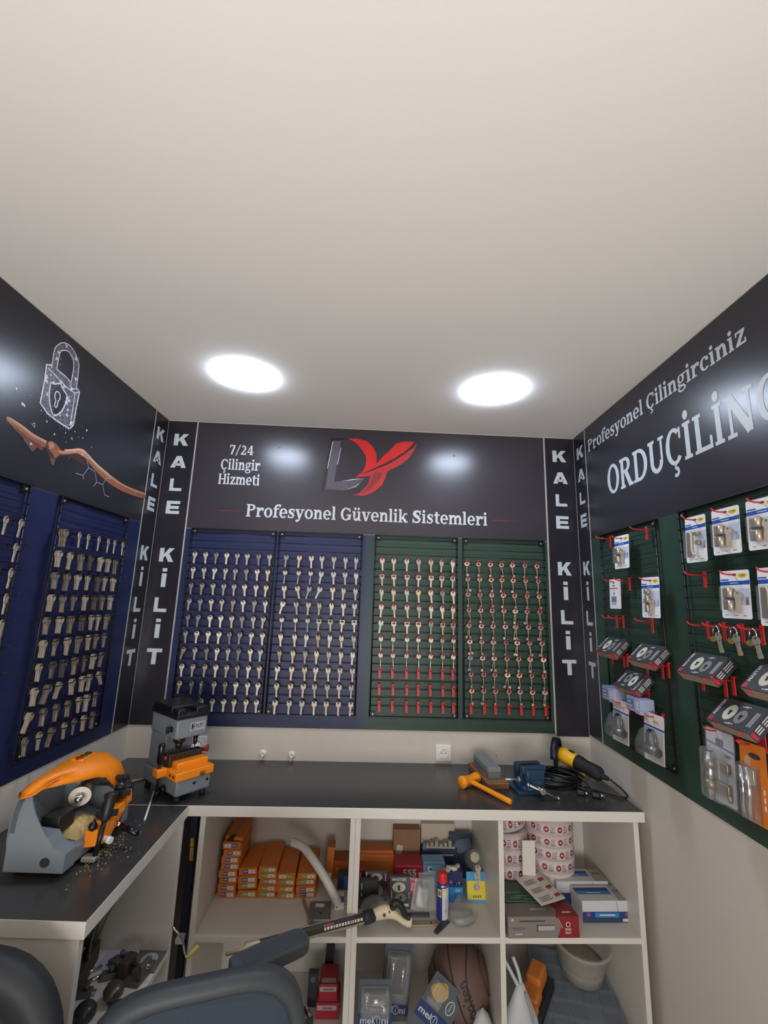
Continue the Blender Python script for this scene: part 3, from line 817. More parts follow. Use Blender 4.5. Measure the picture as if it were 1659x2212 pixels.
def key_mesh(kind):
    """hook hole at the origin, key hanging down local -z, about 57 mm long"""
    b = MB(); y0, y1 = -.0012, .0012; n = 20
    hole = ellipse(0, 0, .0042, .0034, n, 9)
    blade = lambda top, w, bot: b.prism([(-w / 2, top), (-w / 2, bot + .004), (-w / 2 + .002, bot), (w / 2 - .001, bot), (w / 2, bot + .003), (w / 2, bot + .012), (w / 2 - .0012, bot + .015), (w / 2, bot + .018), (w / 2, top)], y0, y1)
    if kind == 'round':
        plate_ring(b, ellipse(0, -.006, .0118, .0122, n, 9), hole, y0, y1); b.prism([(-.006, -.0165), (-.006, -.023), (.006, -.023), (.006, -.0165)], y0, y1); blade(-.0225, .0088, -.051)
        b.box(-.001, .001, y0 - .0004, y0, -.049, -.024)
    elif kind == 'oval':
        plate_ring(b, ellipse(0, -.009, .0108, .0158, n, 9), hole, y0, y1); b.prism([(-.0062, -.0215), (-.0062, -.027), (.0062, -.027), (.0062, -.0215)], y0, y1); blade(-.0265, .0085, -.054)
        b.box(-.001, .001, y0 - .0004, y0, -.052, -.029)
    elif kind == 'square':
        plate_ring(b, sq(0, -.006, .0118, .0115), hole, y0, y1); b.prism([(-.0062, -.0165), (-.0062, -.022), (.0062, -.022), (.0062, -.0165)], y0, y1); blade(-.0215, .0085, -.056)
        b.box(-.001, .001, y0 - .0004, y0, -.054, -.024)
    elif kind == 'open':
        plate_ring(b, sq(0, -.006, .0122, .0112, n, 6), sq(0, -.0035, .0075, .0045, n, 5), y0, y1); b.prism([(-.0055, -.0165), (-.0055, -.023), (.0055, -.023), (.0055, -.0165)], y0, y1); blade(-.0225, .008, -.052)
    elif kind == 'cross':
        plate_ring(b, ellipse(0, -.006, .0108, .0115, n, 9), ellipse(0, .001, .0036, .003, n, 9), y0, y1)
        b.cyl((0, 0, -.017), (0, 0, -.058), .0016, None, 8); b.box(-.0022, .0022, -.0009, .0009, -.060, -.030); b.box(-.0009, .0009, -.0022, .0022, -.060, -.030)
    elif kind == 'lever':
        plate_ring(b, ellipse(0, -.005, .0125, .0098, n, 9), ellipse(0, -.0045, .0078, .0056, n, 9), y0, y1)
        b.cyl((0, 0, -.0145), (0, 0, -.018), .0028, None, 10); b.cyl((0, 0, -.017), (0, 0, -.068), .0017, None, 8)
        b.prism([(0, -.056), (0, -.066), (-.0095, -.066), (-.0095, -.0625), (-.007, -.0625), (-.007, -.060), (-.0095, -.060), (-.0095, -.056)], y0, y1)
    elif kind == 'flag':
        plate_ring(b, ellipse(0, -.005, .0128, .0102, n, 9), ellipse(0, -.0035, .0055, .0045, n, 9), y0, y1); b.cyl((0, 0, -.0145), (0, 0, -.068), .0018, None, 8)
        b.prism([(0, -.055), (0, -.066), (.0095, -.066), (.0095, -.055)], y0, y1)
    return b


KM = {}


def key_of(kind, m):
    k = (kind, m.name)
    if k not in KM: KM[k] = key_mesh(kind).mesh('key', m)
    return KM[k]


rk = random.Random(11)
KW = {'round': 'round-headed', 'oval': 'oval-headed', 'square': 'square-headed', 'open': 'open-bow', 'cross': 'thin cross-blade', 'lever': 'long lever', 'flag': 'long lever'}
CW = {'nickel_silver': 'nickel', 'pale_brass': 'pale brass', 'grey_steel': 'grey steel', 'blue_plastic_key': 'blue'}


def hang_key(F, x, z, kind, m, label, group, tilt=0.0, turn=0.0, d=.030):
    o = bpy.data.objects.new('key', key_of(kind, m)); COL.objects.link(o)
    o.matrix_basis = F @ T(x, -TH - d, z - (.004 if kind in ('lever', 'flag', 'open') else .0015)) @ RY(tilt) @ RZ(turn)
    return tag(o, label, 'key', group)


def pick(): return rk.choice([M_nickel] * 6 + [M_brass] * 2 + [M_steel] * 3)


def key_grid(F, rack_i, xs_top, xs_bot, kinds, hookmesh, hname, tilts={}, rows=10, mats={}, doubles=()):
    wh = RK[rack_i][3]
    for r in range(rows):
        z = 1.845 - .0763 * r; f = r / 9
        for c in range(len(xs_top)):
            x = xs_top[c] * (1 - f) + xs_bot[c] * f + rk.uniform(-.002, .002)
            k = kinds(r, c)
            pos = '%s from left, %s row, %s' % (ORD[c], ORD[r] if r < 9 else 'bottom', wh)
            hc = 'black' if hname == 'black_hook' else 'red'
            hook(F, x, z, hookmesh if not k or hc == 'black' else (HK_RS if rack_i == 3 else HK_RK), hname, '%s hook %s, %s' % (hc, 'with a key' if k else 'hanging empty', pos), hc + ' hooks on the back wall')
            if not k: continue
            m = mats.get((r, c)) or pick()
            if k in ('cross', 'open') and (r, c) not in mats: m = M_nickel
            big = abs(tilts.get((r, c), 0)) > 8
            hang_key(F, x, z, k, m, '%s%s %s key, %s' % ('tilted ' if big else '', KW[k], CW[m.name], pos), 'keys on the back-wall racks',
                     tilts.get((r, c), rk.uniform(-4, 4)), rk.uniform(-14, 14))
            if (r, c) in doubles:
                hang_key(F, x, z, 'flag' if rk.random() < .5 else 'lever', pick(), 'rear key of a pair, %s' % pos, 'keys on the back-wall racks', rk.choice([-8, 8, 6, -6, 10]), rk.uniform(-10, 10), .024)


X1 = [-.869, -.817, -.764, -.712, -.661, -.611, -.557, -.503]
key_grid(FB, 0, X1, [-.874, -.818, -.764, -.712, -.661, -.611, -.557, -.507], lambda r, c: 'round', HK_B, 'black_hook',
         tilts={(6, 0): 14, (8, 2): 12, (8, 0): 6, (4, 7): 5}, mats={(0, 6): M_chrome if False else M_steel, (4, 2): M_steel, (0, 4): M_steel})
P2K = ['sssssrr', 'cccssso', 'sssssooo', 'sssoosss', 'cccpppp', 'ooooooo', 'ooooooo', 'sssssss', 'sssssss', 'sssssss']
K2 = {'s': 'square', 'r': 'oval', 'c': 'cross', 'o': 'oval', 'p': 'open'}
key_grid(FB, 1, [-.416, -.351, -.293, -.238, -.179, -.122, -.067], [-.42, -.352, -.293, -.238, -.179, -.122, -.064], lambda r, c: K2[P2K[r][c]], HK_B, 'black_hook',
         tilts={(2, 0): -4, (2, 1): -14, (2, 2): 16, (2, 3): 22, (3, 0): 14, (1, 3): 8, (3, 1): -7}, mats={(3, 1): M_steel, (9, 2): M_steel, (9, 4): M_brass})
P3K = ['sssssoo', 'ppppppp', 'ooossss', 'sssoooo', 'spppspp', 'ccccccc', 'ccccccc', '.......', '.......', '.......']
key_grid(FB, 2, [.063, .124, .190, .248, .311, .368, .423], [.072, .135, .202, .260, .318, .378, .428], lambda r, c: K2.get(P3K[r][c]), HK_R, 'red_hook',
         tilts={(2, 4): -7, (2, 5): -5, (2, 6): -5, (4, 0): 9, (3, 1): -5, (3, 2): -6}, mats={(0, 2): M_steel, (4, 0): M_steel})
dbl = {(3, 4), (4, 0), (4, 4), (4, 6), (5, 0), (5, 2), (5, 4), (5, 5), (5, 6), (6, 0), (6, 2), (6, 5), (6, 6), (7, 3), (7, 4), (3, 6), (1, 0), (8, 1), (8, 6), (3, 5)}
key_grid(FB, 3, [.497, .557, .615, .674, .730, .795, .857], [.516, .578, .634, .699, .757, .816, .879], lambda r, c: None if r == 9 else ('lever' if (r * 3 + c * 5) % 4 else 'flag'), HK_R, 'red_hook',
         tilts={(0, 3): -8, (1, 2): -9, (2, 1): -9, (3, 0): -9, (3, 2): -7, (4, 2): -5, (2, 4): -8, (7, 0): -6}, mats={(6, 0): M_bluekey}, doubles=dbl)

# key stacks on the left wall
XL = [-.736, -.677, -.621, -.559, -.502, -.454, -.401]
STK = {}
for r in range(10):
    for c in range(7):
        x = XL[c] + rk.uniform(-.003, .003) + .0; z = 1.845 - .0752 * r
        pos = '%s from left, %s row, %s' % (ORD[c], ORD[r] if r < 9 else 'bottom', RK[4][3])
        hook(FL, x + .002, z, HK_BL, 'black_hook', 'black hook %s' % pos, 'black hooks on the left wall')
        if r == 0 and c > 0:
            hang_key(FL, x, z, 'round', M_nickel, 'single round-headed nickel key %s' % pos, 'single keys on the left-wall racks', rk.uniform(-3, 3), 12, .058)
            continue
        tl = {(7, 1): 18, (7, 2): 16, (8, 0): 20, (7, 6): -28, (9, 2): 12}.get((r, c), rk.uniform(-3, 3))
        t = thing('key_stack', '%sstack of key blanks %s' % ('tilted ' if abs(tl) > 8 else '', pos), 'key stack', FL @ T(x, -TH - .034, z - .0015), 'key stacks on the left wall')
        n = 5 if (r, c) == (0, 0) else rk.choice([3, 4, 4])
        kd = rk.choice(['round', 'round', 'square']); m = rk.choice([M_stackkey, M_nickel, M_stackkey, M_nickel, M_stackkey2])
        if r == 9 and c in (1, 3, 4): kd, n = 'round', 2
        for i in range(n):
            part('key', key_of(kd, m), t, T(0, -(.0045 if (r, c) == (0, 0) else .0036) * i, 0) @ RY(tl + rk.uniform(-4, 4)) @ RZ(rk.uniform(-8, 8)))
for i, (x, r) in enumerate(((-.990, 0), (-.934, 0), (-.936, 1), (-.936, 2), (-.936, 3), (-.934, 4), (-.992, 4))):
    z = 1.845 - .0752 * r; w = 'last' if x > -.95 else 'next to last'
    pos = '%s in the %s row, %s' % (w, ORD[r], RK[5][3])
    hook(FL, x, z, HK_BL, 'black_hook', 'black hook, %s' % pos, 'black hooks on the left wall')
    hang_key(FL, x, z, 'oval' if r > 1 else 'round', M_nickel, 'nickel key %s' % pos, 'single keys on the left-wall racks', rk.uniform(-3, 6), 14, .052)
for r in range(5, 10):
    hook(FL, -.934, 1.845 - .0752 * r, HK_BL, 'black_hook', 'empty black hook last in the %s row, %s' % (ORD[r], RK[5][3]), 'black hooks on the left wall')

# ================================================================ worktops and cabinets
def black_laminate():
    m = mat('black_laminate', (60, 59, 58), .24, var=.15, scale=3, spec=.5)
    nt = m.node_tree; N = nt.nodes; L = nt.links; b_ = N['Principled BSDF']
    tc = N.new('ShaderNodeTexCoord'); mp = N.new('ShaderNodeMapping'); mp.inputs['Scale'].default_value = (30, 420, 60)
    L.new(tc.outputs['Object'], mp.inputs['Vector'])
    nz = N.new('ShaderNodeTexNoise'); nz.inputs['Scale'].default_value = 1.0; nz.inputs['Detail'].default_value = 5; L.new(mp.outputs[0], nz.inputs['Vector'])
    bp = N.new('ShaderNodeBump'); bp.inputs['Strength'].default_value = .2; bp.inputs['Distance'].default_value = .0004
    L.new(nz.outputs['Fac'], bp.inputs['Height']); L.new(bp.outputs[0], b_.inputs['Normal'])
    return m


M_blacklam = black_laminate()
t = thing('worktop', 'long black worktop with white front edge along the back wall', 'worktop', FB)
b = MB(); b.box(-1.085, 1.062, -.473, -.002, ZK - .036, ZK - .001, .0012); b.build('board', M_lam, t)
b = MB(); b.box(-1.084, 1.0605, -.4715, -.003, ZK - .001, ZK); b.build('laminate_top', M_blacklam, t)
t = thing('worktop', 'black worktop with white edge along the left wall, under the key cutting machine', 'worktop', T(0, 0, 0))
b = MB(); b.prism([(-1.098, -1.091), (-.588, -1.091), (-.604, -.5005), (-1.098, -.5175)], ZK - .036, ZK - .001, Matrix(((1, 0, 0, 0), (0, 0, 1, 0), (0, 1, 0, 0), (0, 0, 0, 1))))
b.build('board', M_lam, t)
b = MB(); b.prism([(-1.097, -1.0895), (-.5895, -1.0895), (-.6055, -.5015), (-1.097, -.5185)], ZK - .001, ZK, Matrix(((1, 0, 0, 0), (0, 0, 1, 0), (0, 1, 0, 0), (0, 0, 0, 1))))
b.build('laminate_top', M_blacklam, t)

ZS = .472   # top of the middle shelves
def cabinet(name, label, F, x0, x1, yf, yb, dividers=(), top=ZK - .0375, right_y=None):
    """open shelf unit; yf front, yb back (local y)"""
    t = thing(name, label, 'cabinet', F); w = .019
    for a in (x0, x1 - w):
        b = MB(); b.box(a, a + w, yf, yb, .0, top, .0008); b.build('side_panel', M_lam, t)
    for a in dividers:
        b = MB(); b.box(a - w / 2, a + w / 2, yf, yb - .008, .06, top, .0008); b.build('divider', M_lam, t)
    edges = [x0 + w] + [v for a in dividers for v in (a - w / 2, a + w / 2)] + [x1 - w]
    for a, c in zip(edges[0::2], edges[1::2]):
        b = MB(); b.box(a, c, yf + .001, yb - .008, ZS - .018, ZS, .0006); b.build('shelf', M_lam, t)
        b = MB(); b.box(a, c, yf + .03, yb - .008, top - .018, top - .0002); b.build('top_panel', M_laminner, t)
        b = MB(); b.box(a, c, yf + .001, yb - .008, .06, .078, .0006); b.build('bottom_panel', M_lam, t)
    b = MB(); b.box(x0 + w, x1 - w, yb - .008, yb, .0, top); b.build('back_panel', M_laminner, t)
    b = MB(); b.box(x0 + w, x1 - w, yf + .03, yf + .046, .0, .06); b.build('plinth', M_lam, t)
    return t


cabinet('open_cabinet', 'white open cabinet holding stacked orange boxes', FB, -.583, -.0185, -.452, -.022)
cabinet('open_cabinet', 'wide white open cabinet with one divider, holding mixed boxes and label rolls', FB, -.0180, 1.047, -.452, -.022, (.522,))
FLc = Matrix.Rotation(PI / 2, 4, 'Z')
cabinet('open_cabinet', 'white open cabinet under the left worktop holding loose lock parts', FLc, -1.078, -.522, .605, 1.092)
t = thing('gap_darkener', 'added dark sheet darkening the gap between two white cabinets', 'panel', T(-.603, -.44, 0))  # navy sheet added to darken the corner gap between the cabinets
b = MB(); b.box(-.010, .016, 0, .012, 0, .85, .001); b.build('board', P('gap_darkener_navy', (34, 34, 48), .55), t)
b = MB(); b.box(-.010, .016, -.03, 0, .445, .462, .001); b.build('ledge', M_lam, t)
t = thing('folding_ruler', 'short yellow striped ruler stuck on the added dark sheet between the cabinets', 'ruler', T(-.594, -.4445, .690))
b = MB(); b.box(-.006, .006, -.003, .003, 0, .072, .0005)
b.mi = 1
for k in range(9): b.box(-.0062 if k % 5 == 0 else -.002, .0062, -.0034, -.003, .008 * k + .003, .008 * k + .005)
b.build('blade', [P('ruler_yellow', (200, 160, 62), .5), M_blackp], t, RY(-3) @ T(0, 0, 0))
t = thing('bent_rod', 'bent silver rod with a yellow tip hanging by the cabinet gap', 'rod', T(-.55, -.58, .5))
b = MB(); b.tube(smooth_pts([(-.035, .0, .067), (0.0, 0, .035), (.012, 0, 0.0), (.02, 0, -.016)], 4), .0032, 8); b.build('rod', M_chrome, t)
b = MB(); b.tube([(.02, 0, -.0165), (.026, 0, -.0175), (.055, 0, .015)], .0042, 8); b.build('yellow_tip', P('yellow_sleeve', (216, 190, 52), .5), t)

# ---------------------------------------------------------------- wall fittings
def socket(x, z, label, plug=False):
    t = thing('wall_socket', label, 'socket', FB @ T(x, 0, z), 'wall sockets')
    b = MB(); b.box(-.037, .037, -.009, 0, -.037, .037, .004, seg=3)
    b.build('frame', M_whitep, t)
    b = MB(); b.box(-.0275, .0275, -.011, -.009, -.0275, .0275, .0015)
    b.lathe([(.0215, 0), (.0215, .004), (.0195, .004), (.0185, .0), (0, 0)], 32, T(0, -.0105, 0) @ RX(90))
    b.build('insert', M_whitep, t)
    b = MB(); b.mi = 0
    for s in (-1, 1): b.cyl((s * .0095, -.0112, 0), (s * .0095, -.0105, 0), .0026, None, 10)
    b.build('contact_hole', M_dark, t)
    for s in (-1, 1):
        b = MB(); b.box(-.003, .003, -.0135, -.0105, s * .0155 - .002, s * .0155 + .002); b.build('earth_clip', M_steel, t)
    if plug:
        b = MB(); b.lathe([(.019, 0), (.021, .012), (.018, .03), (.008, .036), (0, .036)], 24, T(-.006, -.011, -.006) @ RX(90)); b.build('plug', P('white_plug', (238, 238, 236), .3), t)


socket(.385, .940, 'square white wall socket above the middle of the worktop')
socket(-.765, .955, 'white wall socket with a plug, half hidden behind the grey drilling machine', True)
for x, z, l in ((-.465, .921, 'white cable outlet on the wall, left of a pair'), (-.331, .917, 'white cable outlet on the wall, right of a pair')):
    t = thing('cable_outlet', l, 'cable outlet', FB @ T(x, 0, z), 'white cable outlets')
    b = MB(); b.lathe([(.017, 0), (.0165, .004), (.012, .007), (.011, .012), (.006, .012), (.006, .004), (0, .004)], 20, RX(90)); b.build('collar', M_whitep, t)
    b = MB(); b.tube(smooth_pts([(0, -.004, 0), (.002, -.016, -.002), (0, -.02, -.010), (-.002, -.018, -.022)], 4), .0032, 8); b.build('cable_stub', M_whitep, t)
b = MB(); b.cyl((.64, 0, .93), (.64, -.001, .93), .0025, None, 8); tag(b.build('wall_plug', P('grey_dowel', (90, 86, 80), .7), None, FB), 'tiny grey wall plug in the white wall right of the socket', 'wall plug')

# ================================================================ machines and tools on the worktops
M_grey = P('grey_machine_paint', (122, 130, 136), .42, var=.05, scale=8, bump=.08, bscale=700)
M_greyd = P('dark_grey_paint', (84, 90, 96), .5)
M_orange = P('orange_machine_paint', (236, 134, 22), .42, var=.05, scale=10)
M_chips = P('brass_filings', (196, 170, 112), .6, var=.35, scale=160, bump=.8, bscale=400)

# ---- dimple drilling machine in the corner
t = thing('drilling_machine', 'upright grey key drilling machine with black cover and orange vise, in the corner', 'machine', T(-.716, -.368, ZK) @ RZ(51))
for x in (-.05, .05):
    for y in (-.115, .115):
        b = MB(); b.cyl((x, y, 0), (x, y, .026), .012, .010, 14); b.build('rubber_foot', M_rubber, t)
b = MB(); b.box(-.068, .068, -.135, .130, .025, .080, .007)
b.box(-.058, .054, .0, .125, .075, .215, .008)
b.loft([[(-.060, .0, .06), (.056, .0, .06), (.056, .03, .12), (-.060, .03, .12)], [(-.066, -.02, .078), (.062, -.02, .078), (.062, .0, .1), (-.066, .0, .1)]])
b.box(-.062, .064, -.082, .125, .205, .277, .008)
b.build('body', M_grey, t)
b = MB()
b.box(-.066, .068, -.086, .129, .276, .292, .004); b.box(-.062, .064, -.030, .126, .288, .316, .006); b.box(-.062, -.028, -.082, -.03, .288, .312, .005); b.box(.012, .064, -.082, -.03, .288, .312, .005)
b.box(-.03, .014, -.080, -.03, .288, .297, .002)
b.build('top_cover', M_blackp, t)
b = MB(); b.flat(rect(-.008, .052, .228, .258), -.0823); b.mi = 1
put_text(b, 'KURT', .031, .246, .034, .011, -.0826, bold=.02); b.flat(rect(.014, .049, .236, .2375), -.0826)
b.flat([(-.003, .254), (.010, .254), (.010, .233), (-.003, .233)], -.0826); b.mi = 0; b.flat([(.001, .252), (.006, .244), (.009, .252)], -.0829); b.flat([(.001, .235), (.006, .243), (.009, .235)], -.0829)
b.raw('name_plate', [P('plate_grey', (168, 172, 176), .4), M_blackp], t)
b = MB(); b.cyl((-.062, -.048, .238), (-.066, -.048, .238), .010, None, 20); b.cyl((-.066, -.048, .238), (-.078, -.048, .238), .008, .006, 16); b.box(-.086, -.074, -.052, -.044, .226, .250, .002); b.build('locking_knob', M_blackp, t)
for x, dark in ((-.030, True), (.034, False)):
    b = MB()
    if dark: b.cyl((x, -.05, .207), (x, -.05, .190), .023, .021, 20); b.cyl((x, -.05, .190), (x, -.05, .168), .015, .011, 18); b.cyl((x, -.05, .168), (x, -.05, .140), .003, .002, 10)
    else: b.cyl((x, -.055, .207), (x, -.055, .198), .013, None, 18); b.cyl((x, -.055, .198), (x, -.055, .170), .009, .007, 16); b.cyl((x, -.055, .170), (x, -.055, .142), .002, .0015, 10)
    b.build('spindle', mat('dark_spindle', (64, 58, 54), .35, metal=.8), t)
b = MB(); b.box(-.078, .072, -.145, -.045, .079, .108, .004)
b.prism([(-.095, .108), (-.06, .132), (-.03, .134), (.0, .108)], -.0, .0) if False else None
b.box(-.055, .070, -.105, -.050, .104, .128, .005); b.box(-.112, -.074, -.072, -.030, .082, .112, .006)
b.build('vise_block', M_orange, t)
for x, y in ((-.078, -.125), (-.078, -.10)):
    b = MB(); b.cyl((x + .001, y, .094), (x - .0012, y, .094), .0042, None, 12); b.build('grub_screw', M_dark, t)
b = MB(); b.cyl((.022, -.144, .088), (.022, -.156, .088), .008, .007, 16); b.build('stop_knob', mat('bronze_knob', (110, 88, 64), .5, metal=.4), t)
for x in (.0, .052):
    b = MB(); b.cyl((x, -.1345, .058), (x, -.137, .058), .005, None, 12); b.build('cap_screw', M_blackp, t)
b = MB(); b.box(-.062, .060, -.060, -.030, .128, .150, .003); b.box(-.07, -.05, -.066, -.026, .112, .152, .003); b.box(.046, .064, -.064, -.028, .124, .150, .003); b.build('clamp_jaw', mat('dark_jaw_steel', (70, 58, 48), .55, metal=.5, bump=.4), t)
for s, x in ((-1, -.066), (1, .062)):
    b = MB(); b.cyl((x, -.045, .139), (x + s * .018, -.045, .139), .008, .007, 14); b.loft([ellipse3 for ellipse3 in [[(x + s * (.014 + .026 * k / 4), -.045 + .0045 * math.cos(a) * (1 - .1 * k), .139 + (.007 + .0022 * k - (.004 if k == 4 else 0)) * math.sin(a)) for a in [2 * PI * i / 12 for i in range(12)]] for k in range(5)]])
    b.build('wing_knob', P('dark_red_plastic', (150, 40, 46), .4), t)
b = MB(); b.cyl((-.098, -.055, .014), (-.098, -.055, .130), .0055, .0045, 12); b.build('lever_rod', M_blackp, t)
b = MB(); b.lathe([(.006, .125), (.0115, .135), (.0125, .165), (.0125, .188), (.009, .197), (0, .200)], 18, T(-.098, -.055, 0)); b.build('lever_grip', P('gloss_black', (22, 20, 26), .2), t)
for z in (.028, .086):
    b = MB(); b.cyl((-.068, -.052, z + .008), (-.082, -.052, z + .006), .013, .012, 16); b.cyl((-.082, -.052, z + .006), (-.098, -.055, z), .006, .008, 12); b.ball((-.098, -.055, z), .009, 12, 8); b.build('pivot_knob', [M_steel if False else M_blackp], t)
b = MB(); b.tube([(.060, .02, .296), (.075, .024, .315), (.112, .05, .392)], .0042, 10); b.build('feed_lever', M_blackp, t)

# ---- key cutting machine on the left worktop (frame: x along the wall, -y to the room)
KC = Matrix.Translation((-.826, -.792, ZK)) @ Matrix.Rotation(PI / 2, 4, 'Z') @ Matrix.Diagonal((.98, 1, .89, 1))
t = thing('key_cutting_machine', 'grey and orange key cutting machine with a round cutter wheel, on the left worktop', 'machine', KC)
for x in (-.125, .125):
    for y in (-.05, .055):
        b = MB(); b.cyl((x, y, 0), (x, y, .02), .013, None, 12); b.build('rubber_foot', M_rubber, t)
def yz(b, poly, x0, x1, bev=0):
    """prism with a (y, z) outline extruded along x"""
    n = len(poly); vs = [(x0, y, z) for y, z in poly] + [(x1, y, z) for y, z in poly]
    b.add(vs, [tuple(range(n)), tuple(reversed(range(n, 2 * n)))] + [(i, (i + 1) % n, n + (i + 1) % n, n + i) for i in range(n)])
b = MB()
# left end block with sloping front, low tray in front, rear housing
yz(b, [(-.078, .018), (.080, .018), (.080, .120), (.030, .118), (-.025, .112), (-.045, .082), (-.078, .068)], -.158, -.112)
yz(b, [(-.074, .018), (.080, .018), (.080, .10), (.03, .085), (-.03, .060), (-.074, .056)], -.114, .10)
yz(b, [(-.078, .018), (.080, .018), (.080, .14), (-.02, .14), (-.070, .112), (-.078, .09)], .118, .150)
yz(b, [(-.066, .018), (.08, .018), (.08, .06), (-.066, .06)], .10, .12)
b.build('body', M_grey, t)
# curved rear shell, hollow towards the front
outer = smooth_pts([(-.158, .10), (-.157, .135), (-.152, .170), (-.140, .200), (-.115, .222), (-.07, .235), (.0, .240)], 5)
b = MB(); th = .008
loops_o = [(x, z) for x, z in outer]
for k in range(len(loops_o) - 1):
    (xa, za), (xb, zb) = loops_o[k], loops_o[k + 1]
    yfa = .080 - .105 * min(1, max(0, (.232 - za) / .14)); yfb = .080 - .105 * min(1, max(0, (.232 - zb) / .14))
    b.add([(xa, .082, za), (xb, .082, zb), (xb, yfb - .012, zb), (xa, yfa - .012, za)], [(0, 1, 2, 3)])
    b.add([(xa + th, .082, za - th), (xb + th, .082, zb - th), (xb + th, yfb - .012, zb - th), (xa + th, yfa - .012, za - th)], [(3, 2, 1, 0)])
    b.add([(xa, yfa - .012, za), (xb, yfb - .012, zb), (xb + th, yfb - .012, zb - th), (xa + th, yfa - .012, za - th)], [(0, 1, 2, 3)])
back = [(x, z) for x, z in outer] + [(.15, .242), (.15, .06), (-.15, .06)]
b.prism(back, .066, .084)
b.build('rear_shell', M_grey, t)
b = MB(); b.box(.03, .148, .022, .07, .10, .235, .006); b.build('motor_housing', M_grey, t)
# orange hood over the wheel
b = MB(); L_ = []
prof = [(-.135, .070, .226, .004), (-.10, .046, .240, .012), (-.06, .018, .246, .020), (-.02, -.010, .250, .028), (.02, -.032, .255, .036), (.055, -.045, .256, .05), (.09, -.055, .256, .09), (.125, -.058, .250, .13), (.150, -.054, .232, .13), (.156, -.050, .216, .118)]
for x, yf, zt, drop in prof:
    zf = zt - drop * 1.0
    sk = .016 if x < -.03 else .05
    lp = [(x, .090, zt - sk), (x, .090, zt - .012), (x, .075, zt), (x, .02 + yf * .3, zt), (x, yf + .018, zt - .006 - drop * .15), (x, yf + .004, zt - .018 - drop * .3), (x, yf, zf - .012), (x, yf + .006, zf - .012), (x, yf + .012, zt - .026 - drop * .3), (x, .02 + yf * .3, zt - .010), (x, .070, zt - .012), (x, .080, zt - sk)]
    L_.append(lp)
cy_, cz_ = sum(p[1] for p in L_[0]) / 12, sum(p[2] for p in L_[0]) / 12
L_.insert(0, [(-.150, cy_ + (p[1] - cy_) * .08, cz_ - .004 + (p[2] - cz_) * .08) for p in L_[0]])
b.loft(L_)
b.build('orange_hood', M_orange, t)
b = MB(); b.box(.02, .09, .018, .06, .252, .262, .004); b.build('switch_panel', M_orange, t)
for x, m in ((.030, P('dark_red_button', (120, 38, 34), .4)), (.052, P('dark_green_button', (36, 74, 46), .4)), (.074, P('brown_button', (64, 46, 36), .4))):
    b = MB(); b.cyl((x, .036, .260), (x, .036, .266), .0105, .0095, 18); b.build('push_button', m, t)
# cutter wheel
b = MB(); b.cyl((.018, -.008, .166), (.024, -.008, .166), .030, None, 40); b.build('cutter_wheel', mat('cutter_steel', (176, 166, 154), .4, metal=.5, bump=.3, bscale=900), t, T(-.016, .010, -.014) @ T(.02, 0, .166) @ RZ(22) @ T(-.02, 0, -.166))
b = MB(); b.cyl((-.004, -.008, .166), (.018, -.008, .166), .013, None, 6); b.ball((-.004, -.008, .166), .010, 14, 8); b.build('wheel_nut', M_chrome, t, T(-.016, .010, -.014) @ T(.02, 0, .166) @ RZ(22) @ T(-.02, 0, -.166))
b = MB(); b.cyl((.024, -.004, .166), (.075, .02, .166), .012, None, 14); b.build('wheel_shaft', M_steel, t)
for x, z in ((.066, .21), (.02, .225)):
    b = MB(); b.cyl((x, -.0055, z), (x, -.008, z), .0035, None, 10); b.build('cap_screw', M_blackp, t)
# black square bar guard and brass filings in the tray
b = MB(); b.box(-.098, -.028, -.012, .040, .088, .138, .003); b.box(-.03, -.005, .0, .02, .108, .122, .003); b.build('carriage_block', P('black_carriage', (38, 38, 40), .5), t)
rs_ = random.Random(5); b = MB(); gx, gy = 12, 8; vs = []
for i in range(gx + 1):
    for j in range(gy + 1):
        u, v = i / gx, j / gy
        vs.append((-.07 + .13 * u, -.052 + .075 * v, .058 + .030 * math.sin(PI * u) ** .6 * math.sin(PI * v) ** .6 + .012 * v + rs_.uniform(-.002, .002)))
b.add(vs, [(i * (gy + 1) + j, (i + 1) * (gy + 1) + j, (i + 1) * (gy + 1) + j + 1, i * (gy + 1) + j + 1) for i in range(gx) for j in range(gy)])
o = b.build('brass_filings', M_chips, t); o['kind'] = 'stuff'
# orange vise carriage at the front right
CR = T(.035, -.088, .072) @ RX(-8)
b = MB(); b.prism([(-.105, -.030), (-.095, .012), (.0, .030), (.075, .052), (.085, .03), (.02, -.002), (-.05, -.045)], -.016, .020)
b.box(-.02, .035, -.024, .004, .010, .040, .004); b.box(.055, .085, -.018, .022, .020, .060, .004)
b.build('vise_carriage', M_orange, t, CR)
for x, z in ((.040, .052), (-.030, .020)):
    b = MB(); b.box(-.020, .020, -.026, .022, 0, .020, .003); b.cyl((0, 0, .018), (0, 0, .045), .017, .015, 18); b.build('clamp', P('black_clamp', (40, 40, 42), .28), t, CR @ T(x, 0, z) @ RY(18))
for x, z, r in ((.062, .108, 20), (.0, .075, 8)):
    b = MB()
    for k in range(6):
        a = 2 * PI * k / 6; b.ball((.013 * math.cos(a), .013 * math.sin(a), 0), (.008, .008, .010), 10, 6)
    b.cyl((0, 0, -.03), (0, 0, .008), .010, .014, 14); b.build('clamp_knob', M_rubber, t, CR @ T(x, 0, z) @ RY(r))
b = MB(); b.cyl((-.088, -.01, .0), (-.062, .014, .030), .003, None, 8); b.ball((-.092, .0, .022), (.012, .012, .014), 12, 8); b.build('tracer_knob', M_blackp, t, CR)
